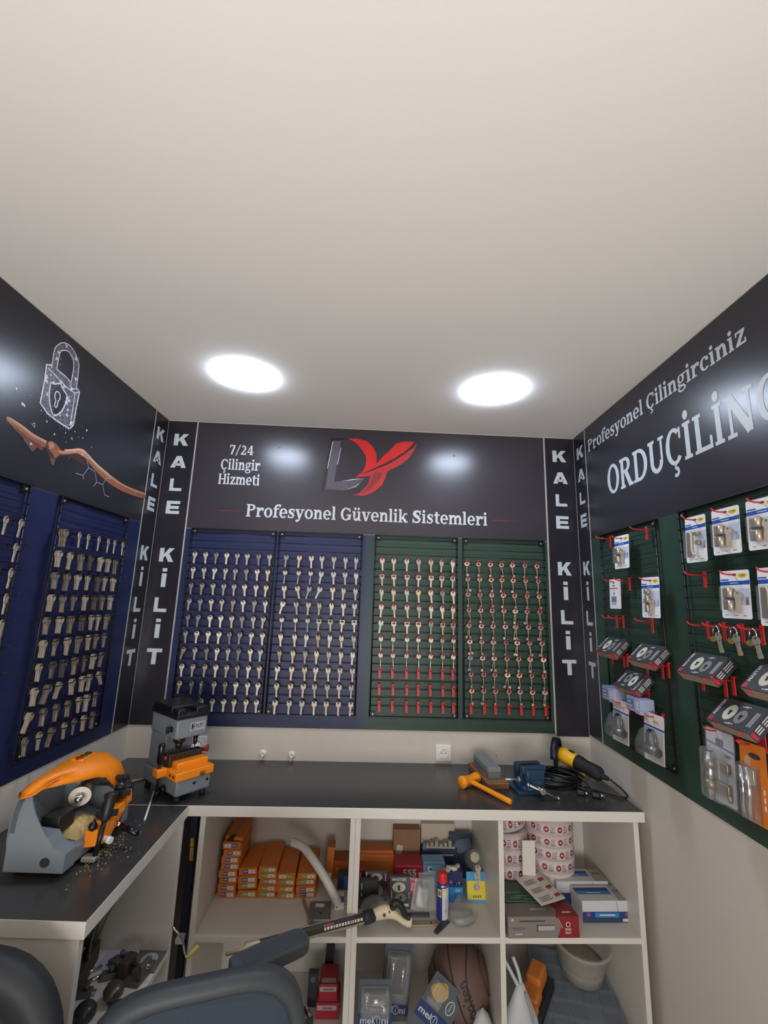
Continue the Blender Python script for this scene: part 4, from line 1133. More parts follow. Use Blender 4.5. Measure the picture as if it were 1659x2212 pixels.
# long lever at the front
b = MB(); b.tube([(-.072, -.110, .012), (-.060, -.112, .07), (-.048, -.112, .115)], [.0075, .0068, .0065], 12); b.build('lever_rod', M_blackp, t)
b = MB(); b.lathe([(.008, 0), (.0125, .006), (.015, .03), (.016, .06), (.0155, .078), (.012, .082), (0, .082)], 20, T(-.050, -.112, .105) @ RY(15)); b.build('lever_grip', P('satin_black', (30, 30, 31), .45), t)
b = MB(); b.box(-.085, -.058, -.118, -.078, .006, .020, .003); b.build('lever_bracket', M_steel, t)
b = MB(); b.cyl((.03, -.10, .066), (.018, -.128, .062), .007, None, 14); b.build('handle_collar', M_chrome, t)
b = MB(); b.cyl((.018, -.128, .062), (-.008, -.192, .052), .0095, .0085, 18); b.build('feed_handle', mat('dark_chrome', (58, 52, 60), .16, metal=.9), t)
b = MB(); b.cyl((-.02, -.09, .045), (-.03, -.118, .044), .008, None, 14); b.cyl((-.03, -.118, .044), (-.034, -.130, .043), .011, .010, 14); b.build('white_knob', M_whitep, t)
b = MB(); b.cyl((-.1585, -.028, .046), (-.161, -.028, .046), .0125, None, 22); b.build('blanking_plug', P('plug_dark', (46, 48, 52), .5), t)

# loose filings on the worktop in front of the machine
b = MB(); rs_ = random.Random(9)
for k in range(170):
    x = -.74 + abs(rs_.gauss(0, .035)); y = -.80 + rs_.gauss(0, .07); s = rs_.uniform(.0006, .0016)
    if x < -.735 or x > -.61: continue
    b.box(x - s, x + s, y - s, y + s, ZK, ZK + s)
o = b.build('brass_filings', M_chips); o['kind'] = 'stuff'; tag(o, 'fine brass filings scattered on the black worktop beside the key cutting machine', 'filings')

# blue-capped can and cable at the picture's left edge
t = thing('spray_bottle', 'small dark bottle with a bright blue cap behind the key cutting machine', 'bottle', T(-1.020, -.90, ZK))
b = MB(); b.lathe([(0, 0), (.022, 0), (.022, .06), (.014, .072), (.014, .08), (0, .08)], 20); b.build('body', P('bottle_dark', (60, 68, 76), .4), t)
b = MB(); b.lathe([(.0165, .078), (.0165, .106), (.014, .109), (0, .109)], 20); b.build('cap', P('bright_blue_cap', (44, 126, 200), .4), t)
pts = smooth_pts([(-.905, -.66, ZK + .03), (-.93, -.60, ZK + .006), (-1.0, -.55, ZK + .006), (-1.04, -.44, ZK + .006), (-.98, -.36, ZK + .006), (-.93, -.30, ZK + .006)], 6)
b = MB(); b.tube(pts, .0042, 8); tag(b.build('extension_cable', M_blackp), 'black power cable curling behind the key cutting machine towards the corner', 'cable')
pts = smooth_pts([(-1.01, -.93, ZK + .012), (-1.05, -.96, ZK + .004), (-1.07, -.88, ZK + .004), (-1.04, -.80, ZK + .004)], 6)
b = MB(); b.tube(pts, .0038, 8); tag(b.build('extension_cable', P('grey_cable', (76, 80, 84), .5)), 'grey cable on the left worktop beside the blue-capped bottle', 'cable')
for (a, c, l) in (((-.700, -.62, ZK + .004), (-.78, -.40, ZK + .004), 'white stick lying on the worktop between the two machines, front one'),
                  ((-.955, -.36, ZK + .004), (-.872, -.27, ZK + .004), 'white stick lying on the worktop behind the drilling machine, rear one')):
    b = MB(); b.cyl(a, c, .0032, None, 8); tag(b.build('white_stick', M_whitep), l, 'stick', 'white sticks')
t = thing('angled_tray', 'flat dark grey tray lying in the corner behind the drilling machine', 'tray', T(-.985, -.40, ZK) @ RZ(-20))
b = MB(); b.box(-.07, .07, -.09, .09, 0, .004, .001); b.box(-.07, .07, .084, .09, 0, .014, .001); b.box(-.07, -.064, -.09, .09, 0, .014, .001); b.build('tray', P('tray_grey', (92, 88, 88), .45), t)

# ---- mallet
def along(p, q):
    p, q = Vector(p), Vector(q); d = (q - p).normalized()
    return Matrix.Translation(p) @ d.to_track_quat('Z', 'Y').to_matrix().to_4x4()
t = thing('mallet', 'bright orange plastic mallet lying left of the blue vise', 'mallet', T(.46, -.24, ZK))
Mm = along((.0, .0, .020), (.128, -.178, .011))
b = MB(); b.lathe([(.0, -.026), (.011, -.026), (.012, -.02), (.010, .02), (.0085, .06), (.0095, .14), (.0105, .205), (.009, .213), (0, .213)], 18, Mm); b.build('handle', P('mallet_orange', (240, 146, 28), .4), t)
Mh = T(.0, .0, .0225) @ RZ(38) @ RY(90) @ Matrix.Scale(1.12, 4)
b = MB(); b.lathe([(0, -.045), (.0195, -.045), (.0215, -.041), (.0195, -.028), (.016, -.02), (.016, .02), (.0185, .028), (.0195, .041), (.0175, .045), (0, .045)], 24, Mh); b.build('head', P('mallet_orange', (240, 146, 28), .4), t)

# ---- sharpening stone on its wooden block
M_wood = P('rough_wood', (128, 92, 58), .75, var=.35, scale=28, bump=.5, bscale=60)
t = thing('wooden_block', 'rough brown wooden block under a grey whetstone', 'block', T(.556, -.150, ZK) @ RZ(8))
b = MB(); b.box(-.047, .047, -.125, .12, 0, .026, .004); b.build('plank', M_wood, t)
b = MB(); b.box(-.036, -.030, -.060, .10, .026, .034, .001); b.box(.030, .036, -.060, .10, .026, .032, .001); b.build('rail', M_wood, t)
t = thing('whetstone', 'grey whetstone lying on the brown wooden block', 'whetstone', T(.556, -.150, ZK + .0265) @ RZ(8))
b = MB(); b.box(-.028, .028, -.085, .095, 0, .026, .002); b.build('coarse_layer', P('stone_grey', (98, 104, 106), .8, var=.1, bump=.3), t)
b = MB(); b.box(-.028, .028, -.085, .095, .0262, .044, .002); b.build('fine_layer', P('stone_light', (128, 130, 128), .8, var=.1, bump=.3), t)

# ---- bench vise
M_vise = P('vise_blue', (38, 64, 88), .38, var=.2, scale=30)
t = thing('bench_vise', 'small blue bench vise with silver screw handle, in front of the angle grinder', 'vise', T(.700, -.262, ZK) @ RZ(12))
b = MB(); b.box(-.070, .072, -.050, .060, 0, .012, .003); b.cyl((0, .0, .012), (0, .0, .026), .050, .044, 28); b.box(-.045, .048, -.04, .052, .010, .030, .006); b.build('base', M_vise, t)
b = MB(); b.box(-.036, .040, -.005, .058, .026, .092, .005); b.box(-.05, .054, .0, .022, .078, .104, .003); b.box(-.022, .024, -.075, .0, .034, .058, .003); b.build('fixed_jaw', M_vise, t)
b = MB(); b.box(-.038, .040, -.060, -.030, .028, .092, .005); b.box(-.050, .054, -.046, -.030, .076, .104, .003); b.build('sliding_jaw', M_vise, t)
for y in (-.029, -.002):
    b = MB(); b.box(-.05, .054, y - .001, y + .002, .086, .103, .0006); b.build('jaw_plate', mat('jaw_steel', (96, 104, 110), .4, metal=.7), t)
b = MB(); b.cyl((0, -.062, .034), (0, -.100, .034), .008, None, 14); b.cyl((0, -.100, .034), (0, -.113, .034), .0125, .011, 18); b.build('screw_head', mat('zinc', (190, 184, 172), .35, metal=.8), t)
b = MB(); b.cyl((-.06, -.106, .060), (.068, -.106, .006), .0042, None, 12); b.ball((-.06, -.106, .060), .0065, 12, 8); b.ball((.068, -.106, .006), .0065, 12, 8); b.build('tommy_bar', mat('zinc', (190, 184, 172), .35, metal=.8), t)
b = MB(); b.cyl((-.05, -.018, .048), (-.115, -.02, .052), .004, None, 10); b.cyl((-.05, -.018, .048), (-.056, -.018, .0485), .011, None, 14); b.build('clamp_screw', mat('zinc', (190, 184, 172), .35, metal=.8), t)

# ---- angle grinder
t = thing('angle_grinder', 'yellow and black angle grinder with a dark cutting disc, right end of the worktop', 'angle grinder', T(.915, -.070, ZK))
G = along((.0, .0, .085), (.14, -.20, .040)) @ Matrix.Diagonal((1, 1, .76, 1))
b = MB(); b.lathe([(0, -.008), (.026, -.006), (.031, .004), (.034, .03), (.033, .06), (.031, .095), (.030, .105), (0, .105)], 26, G); b.build('motor_housing', P('tool_yellow', (236, 178, 32), .38), t)
b = MB(); b.lathe([(.031, .10), (.0325, .106), (.031, .135), (.028, .16), (.030, .20), (.030, .235), (.024, .25), (.012, .258), (.008, .29), (0, .29)], 26, G); b.build('rear_handle', M_rubber, t)
b = MB(); b.box(-.008, .008, .028, .034, .045, .08, .002, G); b.build('vent_slots', M_dark, t)
b = MB(); b.box(-.012, .012, -.034, -.022, .13, .165, .003, G); b.box(-.010, .010, -.0335, -.024, .20, .225, .003, G); b.build('yellow_insert', P('tool_yellow', (236, 178, 32), .38), t)
b = MB(); b.lathe([(0, -.045), (.022, -.042), (.027, -.03), (.026, -.004), (.02, .004), (0, .004)], 22, G); b.build('gear_head', mat('gear_grey', (72, 74, 80), .4, metal=.5), t)
D = Matrix.Translation((-.022, .006, .083)) @ RZ(-32) @ RY(90)
b = MB(); b.cyl((0, 0, -.0016), (0, 0, .0016), .060, None, 40, M=D); b.build('cutting_disc', P('disc_dark', (44, 48, 66), .6, var=.2, scale=80, bump=.4), t)
b = MB(); b.cyl((0, 0, -.010), (0, 0, -.002), .018, .020, 24, M=D); b.cyl((0, 0, -.018), (0, 0, -.010), .007, None, 6, M=D); b.build('flange_nut', mat('gear_grey', (72, 74, 80), .4, metal=.5), t)
b = MB(); n = 28; oA = []; 
for k in range(n + 1):
    a = math.radians(-8 + 196 * k / n)
    oA.append([D @ Vector((-r * math.sin(a), r * math.cos(a), h)) for r, h in ((.066, -.012), (.068, -.012), (.068, .014), (.066, .014))])
b.loft(oA)
b.build('disc_guard', P('guard_black', (30, 32, 44), .4), t)

b = MB(); b.tube(smooth_pts([(.128, -.182, .046), (.150, -.205, .030), (.168, -.225, .012), (.165, -.245, .006), (.145, -.25, .006), (.10, -.215, .006), (.03, -.16, .006)], 6), .0038, 8); b.build('cord', M_blackp, t)
# black cables heaped behind the vise, with two plugs
rc = random.Random(21)
def coil(cx, cy, rx, ry, turns, z0, seed, start, end):
    q = random.Random(seed); pts = [start]
    for k in range(int(turns * 8)):
        a = 2 * PI * k / 8
        pts.append((cx + rx * (1 + q.uniform(-.18, .18)) * math.cos(a), cy + ry * (1 + q.uniform(-.18, .18)) * math.sin(a), z0 + .0045 * k / 8 + q.uniform(0, .006)))
    pts.append(end); return smooth_pts(pts, 5)
t = thing('cord_heap', 'heap of black cord with two plugs lying behind the blue vise', 'cord', T(0, 0, ZK))
b = MB(); b.tube(coil(.838, -.185, .095, .062, 6, .006, 2, (.77, -.11, .006), (.895, -.30, .012)), .0042, 8); b.build('cord', M_blackp, t)
b = MB(); b.tube(coil(.870, -.190, .075, .070, 5, .026, 4, (.80, -.12, .012), (.945, -.325, .014)), .0042, 8); b.build('cord', M_blackp, t)
for x, y, z in ((.895, -.30, .012), (.945, -.325, .014)):
    p = MB(); Mp = T(x, y, z) @ RZ(-20); p.box(-.012, .018, -.010, .010, -.0095, .010, .004, Mp); pl = p.build('plug', M_blackp, t)
    for s in (-1, 1):
        p = MB(); p.cyl((.017, s * .0055, 0), (.034, s * .0055, 0), .0024, None, 10, M=Mp); p.build('pin', M_chrome, pl)

# ================================================================ right wall: red hooks, blister packs, boxes, padlocks
GR = FR            # local x = -world y
M_card = P('white_card', (222, 222, 224), .5, var=.02)
M_cblue = P('card_blue', (34, 78, 160), .45)
M_cpale = P('card_pale_blue', (186, 196, 220), .5, var=.1, scale=30)
M_cyel = P('card_yellow', (232, 200, 70), .5)
M_cred = P('card_red', (190, 44, 66), .5)
M_ink = P('card_ink', (52, 52, 56), .5)
M_clear = mat('clear_blister', (200, 200, 200), .08, alpha=.10, spec=.7, var=.01)
M_clear2 = mat('cloudy_blister', (180, 180, 178), .14, alpha=.17, spec=.7, var=.02)
M_lockm = mat('lock_nickel', (150, 140, 124), .38, metal=.7, var=.15, scale=40)
M_lockl = mat('lock_bright', (216, 196, 166), .35, metal=.6)
M_boxk = P('charcoal_carton', (62, 62, 66), .42, var=.08, scale=12)
M_boxside = P('carton_side', (150, 132, 114), .6)
M_oval = P('cream_oval', (206, 204, 184), .5)
M_greyoval = P('grey_oval', (134, 132, 130), .5)


def rhook(x, z, label, d=.0):
    o = bpy.data.objects.new('red_hook', HK_RL); COL.objects.link(o); o.matrix_basis = GR @ T(x, -YR - d, z)
    return tag(o, label, 'hook', 'red hooks on the right wall')


def outline(w, h, r=.006, n=5):
    out = []
    for cx, cz, a0 in ((w / 2 - r, -r, 0), (-w / 2 + r, -r, 90), (-w / 2 + r, -h + r, 180), (w / 2 - r, -h + r, 270)):
        for k in range(n + 1):
            a = math.radians(a0 + 90 * k / n); out.append((cx + r * math.cos(a), cz + r * math.sin(a)))
    return out


def card(w, h, header='YUMA', hole_z=-.012):
    """hanging card, origin at the top edge, front towards -y"""
    b = MB(); b.prism(outline(w, h), -.0008, 0); y = -.0009
    b.mi = 1; b.flat([(-w / 2, -.030), (-w / 2, -.041), (w / 2, -.040), (w / 2, -.028), (w * .3, -.0295), (-w * .28, -.0295)], y)
    b.mi = 2; b.flat(rect(w * .10, w * .48, -h * .72, -.050), y)
    b.mi = 3; b.flat(ellipse(w * .27, -.014, w * .17, .0065, 18), y); b.flat([(w * .12, -.018), (w * .42, -.018), (w * .27, -.0235)], y)
    b.mi = 5; put_text(b, header, w * .27, -.0142, w * .24, .005, y - .0002, bold=.02)
    b.mi = 1; b.flat(rect(-w * .48, -w * .2, -.0275, -.0235), y)
    b.mi = 4; b.flat(rect(w * .34, w * .43, -h * .72, -h * .55), y); b.flat(rect(-w * .45, -w * .36, -h * .58, -h * .54), y)
    b.mi = 0; b.flat(rect(-w * .16, w * .14, -.0360, -.0345), y - .0002)
    b.mi = 5; b.flat(rect(-w * .45, -w * .36, -h * .64, -h * .60), y); 
    for k in (-.38, -.08, .22): b.flat(rect(w * k, w * k + .012, -h + .008, -h + .0095), y)
    b.flat(ellipse(0, hole_z, .0085, .0034, 14), y - .0003)
    return b


CARD_M = [M_card, M_cblue, M_cpale, M_cyel, M_cred, M_ink]


def pack(x, z, w, h, kind, label, turn=0, d=.026, lean=3, header='YUMA'):
    t = thing('blister_pack', label, 'blister pack', GR @ T(x, -YR - d, z + .012) @ RZ(turn) @ RX(-lean), 'lock packs on the right wall')
    card(w, h, header).raw('backing_card', CARD_M, t)
    y = -.001
    if kind in ('cylinder', 'knob'):
        cw, ch = w * .50, h * .46; cx, cz = -w * .06, -h * .60
        if kind == 'knob': cw, ch, cz, cx = w * .34, h * .42, -h * .66, -w * .02
        b = MB(); b.box(cx - cw * .5, cx + cw * .08, y - .012, y, cz - ch / 2, cz - ch * .04, .003); b.box(cx - cw * .5, cx + cw * .08, y - .012, y, cz + ch * .04, cz + ch / 2, .003)
        b.box(cx - cw * .48, cx + cw * .06, y - .008, y, cz - ch * .05, cz + ch * .05, .001)
        b.build('lock_body', M_lockm, t)
        b = MB(); b.cyl((cx, y - .010, cz - ch / 2 - .001), (cx, y - .010, cz - ch * .06), cw * .13, None, 18); b.cyl((cx, y - .010, cz + ch * .06), (cx, y - .010, cz + ch / 2 + .001), cw * .13, None, 18); b.build('barrel', M_lockl, t)
        b = MB(); b.box(cx - cw * .16, cx + cw * .2, y - .0175, y - .004, cz - ch * .035, cz + ch * .035, .001); b.build('cam', M_dark, t)
        if kind == 'knob':
            b = MB(); b.lathe([(0, .0), (.010, 0), (.0125, .006), (.010, .014), (0, .016)], 20, T(cx, y - .004, cz + ch * .5 + .012) @ RX(90)); b.build('thumb_knob', M_lockm, t)
        for i in range(3):
            part('key', key_of('round', M_brass if i % 2 else M_nickel), t, T(cx + cw * .36 + .003 * i, y - .003 - .003 * i, cz + ch * .26) @ RY(-4 + 5 * i))
        b = MB(); b.box(cx - cw * .56, cx + cw * .66, y - .021, y, cz - ch * .57, cz + ch * (.57 if kind == 'cylinder' else .95), .005); b.build('clear_blister', M_clear, t)
    elif kind == 'handle':
        b = MB(); b.box(-w * .38, -w * .14, y - .006, y, -h * .88, -h * .34, .002)
        for s in (0, 1): b.cyl((-w * .26, y - .005, -h * (.40 + .42 * s)), (-w * .26, y - .007, -h * (.40 + .42 * s)), .003, None, 10)
        b.build('lock_plate', M_lockm, t)
        b = MB(); b.tube(smooth_pts([(-w * .10, y - .010, -h * .36), (-w * .04, y - .012, -h * .42), (-w * .04, y - .012, -h * .74), (w * .06, y - .012, -h * .84), (w * .22, y - .012, -h * .86)], 5), .0035, 10); b.build('lever', M_lockl, t)
        b = MB(); b.cyl((w * .20, y, -h * .60), (w * .20, y - .012, -h * .60), .008, .007, 18); b.box(w * .02, w * .26, y - .012, y, -h * .44, -h * .36, .003); b.build('lock_case', M_lockm, t)
        b = MB(); b.box(-w * .43, w * .36, y - .016, y, -h * .92, -h * .31, .006); b.build('clear_blister', M_clear, t)
    return t


def hp(x, z, kind, w, h, rk_, label, turn=0):
    rhook(x, z, 'red hook holding the %s' % label); 
    return pack(x, z, w, h, kind, label + ', ' + rk_, turn)


nr, er = 'right-wall rack near corner', 'right-wall rack by picture edge'
# row by row; z of the hook arms 1.940 / 1.750 / 1.595 / 1.446 / 1.335 / 1.297 / 1.260
rhook(.328, 1.94, 'empty red hook at the top left of the %s' % nr)
hp(.466, 1.922, 'cylinder', .098, .136, nr, 'white lock cylinder pack in the top row', 4)
rhook(.603, 1.938, 'empty red hook at the top right of the %s' % nr)
t = thing('card_pack', 'narrow white card pack with black print in the middle row, %s' % nr, 'card pack', GR @ T(.382, -YR - .018, 1.758) @ RX(-2), 'lock packs on the right wall')
b = MB(); b.prism(outline(.072, .122, .004), -.010, 0); y = -.0102
b.mi = 1; b.flat(rect(-.033, .033, -.040, -.036), y)
b.mi = 2; b.flat(ellipse(0, -.014, .006, .004), y); b.flat(rect(-.012, .012, -.028, -.025), y); b.flat(rect(-.002, .004, -.066, -.054), y)
for k in range(4): b.flat(rect(-.020 + .010 * k, -.013 + .010 * k, -.096, -.072), y); b.flat(rect(-.018 + .009 * k, -.014 + .009 * k, -.106, -.098), y)
b.raw('card', [M_card, M_cred, M_ink], t)
rhook(.382, 1.748, 'red hook holding the narrow white card pack')
rhook(.458, 1.75, 'empty red hook in the middle row between two packs, %s' % nr)
hp(.640, 1.742, 'knob', .098, .146, nr, 'white lock pack with a thumb knob', 4)
rhook(.336, 1.597, 'left one of two empty red hooks close together, %s' % nr)
rhook(.388, 1.598, 'right one of two empty red hooks close together, %s' % nr)
rhook(.590, 1.594, 'empty red hook below the thumb-knob pack, %s' % nr)
hp(.905, 1.920, 'handle', .086, .146, er, 'white pack with a lever lock, first of the top row', 3)
hp(1.030, 1.920, 'cylinder', .098, .134, er, 'white lock cylinder pack, second of the top row', 3)
hp(1.158, 1.920, 'cylinder', .098, .134, er, 'white lock cylinder pack cut by the picture edge, top row', 3)
rhook(.888, 1.748, 'empty red hook left of the second-row packs, %s' % er)
hp(1.036, 1.740, 'cylinder', .098, .132, er, 'white lock cylinder pack below the top row', 3)
hp(1.160, 1.740, 'handle', .086, .146, er, 'white pack cut by the picture edge, second row', 3)

# padlocks
for i, x in enumerate((.944, 1.011, 1.076)):
    w = ('left', 'middle', 'right')[i]
    rhook(x, 1.595, 'red hook holding the %s brass padlock, %s' % (w, er))
    t = thing('padlock', 'small padlock with keys, %s of three hanging in a row on red hooks' % w, 'padlock', GR @ T(x, -YR - .028, 1.595), 'small padlocks with keys')
    b = MB(); b.tube([(-.011, 0, -.026)] + [(-.011 * math.cos(a), 0, -.010 + .011 * math.sin(a)) for a in [PI * k / 10 for k in range(11)]] + [(.011, 0, -.026)], .0025, 10); b.build('shackle', M_chrome, t)
    b = MB(); b.box(-.016, .016, -.006, .006, -.052, -.025, .004); b.build('body', P('padlock_dark', (44, 46, 44), .35), t)
    b = MB(); b.cyl((-.004, -.006, -.037), (-.004, -.0075, -.037), .0125, None, 22, M=Matrix.Diagonal((1, 1, .62, 1)) @ T(0, 0, -.022)); b.build('brass_badge', mat('badge_brass', (170, 150, 84), .4, metal=.6), t)
    for k in range(2): part('key', key_of('round', M_brass if not k else M_steel), t, T(.016 + .004 * k, -.008 - .003 * k, -.022) @ RY(-8 - 8 * k))
rhook(.878, 1.595, 'empty red hook left of the three padlocks, %s' % er)


def master_box(x, z, label, flip=False, w=.150, L=.088, th=.032, rot=44, m=M_boxk, short=''):
    """carton lying on hooks, leaning against the rack; origin at its upper rear edge"""
    t = thing('lock_box', label, 'box', GR @ T(x, -TH - .020, z) @ RX(rot), 'charcoal lock boxes')
    b = MB(); b.box(-w / 2, w / 2, -L, 0, -th, 0, .0008); b.build('carton', [m, M_boxside], t)
    me = MB(); S = Matrix(((1, 0, 0, 0), (0, 0, 1, 0), (0, 1, 0, 0), (0, 0, 0, 1)))   # draw in x,z -> carton top x,y
    def dr(poly, k=1):
        area = sum(poly[i][0] * poly[(i + 1) % len(poly)][1] - poly[(i + 1) % len(poly)][0] * poly[i][1] for i in range(len(poly)))
        p = poly if area > 0 else poly[::-1]
        if flip: p = [(-a, -L - c) for a, c in p]
        me.add([(a, c, .0003 * k) for a, c in p], [tuple(range(len(p)))])
    def txt(s, cx, cy, tw, thh):
        vs, fs, a_, b_ = sans(s, .03); q = []
        for u, v in vs:
            u = (u / a_ - .5) * tw; v = (v / b_ - .5) * thh
            X, Y = cx - v, cy + u     # reads away from the viewer
            if flip: X, Y = -X, -L - Y
            q.append((X, Y, .0006))
        me.add(q, fs)
    me.mi = 0; dr(rect(-w * .48, -w * .38, -L + .003, -L + .018))
    me.mi = 1; txt('MASTER', -w * .43, -L * .40, L * .66, .010)
    me.mi = 2; dr(ellipse(-w * .14, -L * .50, .019, .027, 22))
    me.mi = 3; dr(ellipse(w * .13, -L * .55, .017, .023, 22))
    me.mi = 4
    for cx, cy in ((-w * .14, -L * .46), (w * .13, -L * .52)): dr(ellipse(cx, cy, .006, .0045, 14), 2); dr([(cx - .0025, cy), (cx + .0025, cy), (cx + .004, cy - .012), (cx - .004, cy - .012)], 2)
    me.mi = 1
    for cx, cy in ((-.004, -L * .90), (.006, -L * .87), (.012, -L * .18), (.02, -L * .14)): dr(rect(cx - .009, cx + .009, cy - .0012, cy + .0012))
    for k in range(3): dr(rect(w * .36 + .005 * k, w * .36 + .005 * k + .0022, -L * .80, -L * .25))
    # right end face
    def er_(y0, y1, z0, z1): me.add([(w / 2 + .0003, y0, z0), (w / 2 + .0003, y1, z0), (w / 2 + .0003, y1, z1), (w / 2 + .0003, y0, z1)], [(0, 1, 2, 3)])
    me.mi = 0; er_(-L + .002, -L + .012, -.027, -.006)
    me.mi = 1
    for k in range(3): er_(-L + .018 + .0, -L + .040, -.010 - .006 * k, -.007 - .006 * k); er_(-L + .046, -.008, -.010 - .006 * k, -.0072 - .006 * k)
    me.mi = 5; me.add([(-w / 2, -L - .0003, -th), (w / 2, -L - .0003, -th), (w / 2, -L - .0003, -.002), (-w / 2, -L - .0003, -.002)], [(0, 1, 2, 3)])
    me.raw('print', [M_cred, P('white_ink', (206, 206, 204), .5), M_oval, M_greyoval, P('key_black', (30, 30, 32), .5), M_boxside], t)
    for k, dx in enumerate((-w * .33, w * .30)):
        o = bpy.data.objects.new('red_hook', HK_RL); COL.objects.link(o); o.matrix_basis = GR @ T(x + dx, -YR, z - .074)
        tag(o, 'red hook under the %s end of the %s' % (('left', 'right')[k], short or label.replace('charcoal ', '').split(',')[0]), 'hook', 'red hooks on the right wall')
    return t


master_box(.325, 1.515, 'charcoal lock box A'[:0] + 'charcoal lock box with two ovals, first of the upper pair, %s' % nr, short='first upper lock box')
master_box(.583, 1.511, 'charcoal lock box with two ovals, second of the upper pair, %s' % nr, short='second upper lock box')
master_box(.466, 1.397, 'charcoal lock box turned the other way round below the upper pair', True, short='turned lock box')
master_box(.878, 1.510, 'charcoal lock box below the padlocks, at left of the %s' % er)
master_box(1.133, 1.508, 'charcoal lock box cut by the picture edge, below the padlocks')
master_box(.992, 1.396, 'charcoal lock box above the bolt packs, largest in view')
for x, z, l in ((.396, 1.446, 'bare red hook right of the first charcoal box'), (.662, 1.446, 'bare red hook right of the second charcoal box'), (.528, 1.335, 'bare red hook right of the turned charcoal box'), (.955, 1.446, 'bare red hook right of the charcoal box below the padlocks')):
    rhook(x, z, l)

# small pale blue boxes standing on red hooks
for i, (x, z) in enumerate(((.332, 1.262), (.524, 1.262))):
    w = ('left', 'right')[i]
    t = thing('small_box', 'small pale blue box on red hooks, %s of the two above the padlock packs' % w, 'box', GR @ T(x, -YR - .034, z + .003), 'pale blue small boxes')
    b = MB(); b.box(-.046, .018, -.026, .022, 0, .052, .0006); b.build('carton', P('pale_blue_carton', (138, 150, 186), .5, var=.08, scale=30), t)
    b = MB(); b.box(.018, .052, -.030, .022, -.002, .050, .0006); b.build('end_box', P('pale_blue_end', (158, 168, 200), .5), t)
    b = MB(); b.flat(rect(-.040, .004, .012, .040), -.0264); b.mi = 1; b.flat(rect(-.034, -.006, .016, .020), -.0268); b.flat(rect(-.034, -.014, .030, .034), -.0268); b.flat(rect(.006, .010, .010, .042), -.0266)
    b.mi = 2
    for k in range(3): b.flat(rect(.026, .046, .012 + .011 * k, .019 + .011 * k), -.0304)
    b.raw('print', [P('slate_print', (104, 114, 150), .5), P('white_ink', (206, 206, 204), .5), P('cream_print', (214, 206, 180), .5)], t)
    for dx in (-.036, .036): rhook(x + dx, z, 'red hook under the %s pale blue box, its %s support' % (w, 'left' if dx < 0 else 'right'), 0)

# bagged padlock packs at the bottom
for i, x in enumerate((.385, .606)):
    w = ('left', 'right')[i]
    rhook(x, 1.266, 'red hook holding the %s bagged padlock pack' % w)
    t = thing('padlock_pack', 'clear bag with a shackle padlock on a white card, %s of two' % w, 'blister pack', GR @ T(x, -YR - .034, 1.276) @ RZ(6) @ RX(-4), 'padlock bags on the right wall')
    b = MB(); b.prism([(-.050, -.008), (-.042, 0), (.045, 0), (.050, -.006), (.050, -.158), (-.050, -.158)], -.0008, 0)
    b.mi = 1; b.flat([(-.050, -.040), (.050, -.044), (.050, -.050), (-.050, -.046)], -.001)
    b.mi = 2; b.flat(ellipse(.010, -.026, .016, .0045), -.001); put_text(b, 'YUMA', .012, -.034, .026, .005, -.001)
    b.raw('backing_card', [P('cream_card', (206, 200, 192), .5), M_cblue, P('tan_print', (186, 150, 120), .5)], t)
    b = MB(); b.tube([(-.020, -.012, -.108)] + [(-.020 * math.cos(a), -.012, -.078 + .022 * math.sin(a)) for a in [PI * k / 12 for k in range(13)]] + [(.024, -.012, -.112)], .0065, 12); b.build('shackle', P('dark_shackle', (66, 68, 70), .22, metal=.8), t)
    b = MB(); b.cyl((-.034, -.016, -.118), (.040, -.016, -.118), .016, .016, 22); b.build('body', mat('padlock_steel', (128, 130, 130), .22, metal=.9), t)
    b = MB(); b.cyl((.040, -.016, -.118), (.0425, -.016, -.118), .0125, None, 20); b.cyl((.008, -.0325, -.118), (.008, -.0335, -.118), .010, None, 18); b.build('key_face', M_blackp, t)
    b = MB(); b.loft([[(-.046, -.002, z), (.046, -.002, z), (.044, -.002 - q, z), (-.044, -.002 - q, z)] for z, q in ((-.050, .002), (-.062, .022), (-.100, .040), (-.136, .040), (-.150, .012), (-.154, .003))], cap=True); b.build('clear_bag', M_clear2, t)

# two bolt packs
rhook(.905, 1.300, 'red hook holding the white bolt pack')
t = thing('bolt_pack', 'clear moulded pack with a silver bolt on a white card, bottom row', 'blister pack', GR @ T(.915, -YR - .03, 1.303) @ RZ(4) @ RX(-3), 'bolt packs on the right wall')
b = MB(); b.prism(outline(.096, .188, .008), -.001, 0); b.mi = 1; b.flat([(-.048, -.034), (.048, -.046), (.048, -.051), (-.048, -.039)], -.0012)
b.mi = 2; b.flat(rect(-.014, .014, -.040, -.022), -.0013); b.flat(rect(.016, .036, -.066, -.058), -.0013); b.flat(ellipse(.026, -.166, .010, .013), -.0013); b.mi = 3; b.flat(ellipse(.026, -.166, .006, .008), -.0015)
b.raw('backing_card', [P('grey_white_card', (186, 186, 190), .5), P('slate_print', (104, 114, 150), .5), P('grey_print', (112, 110, 112), .5), M_card], t)
b = MB(); b.cyl((-.018, -.020, -.184), (-.018, -.020, -.060), .010, None, 20); b.cyl((-.018, -.02, -.060), (-.018, -.02, -.056), .010, .006, 20); b.build('bolt', M_chrome, t)
for z in (-.092, -.146):
    b = MB(); b.box(-.046, .036, -.014, -.001, z - .013, z + .013, .003); b.cyl((-.018, -.020, z - .012), (-.018, -.020, z + .012), .0135, None, 20); b.build('guide', M_lockm, t)
b = MB(); b.box(-.040, .030, -.036, -.001, -.184, -.050, .010); b.build('clear_blister', M_clear2, t)
b = MB(); b.prism(outline(.104, .196, .010), -.006, -.004, T(0, .004, .003)); b.build('clear_tray', M_clear, t)
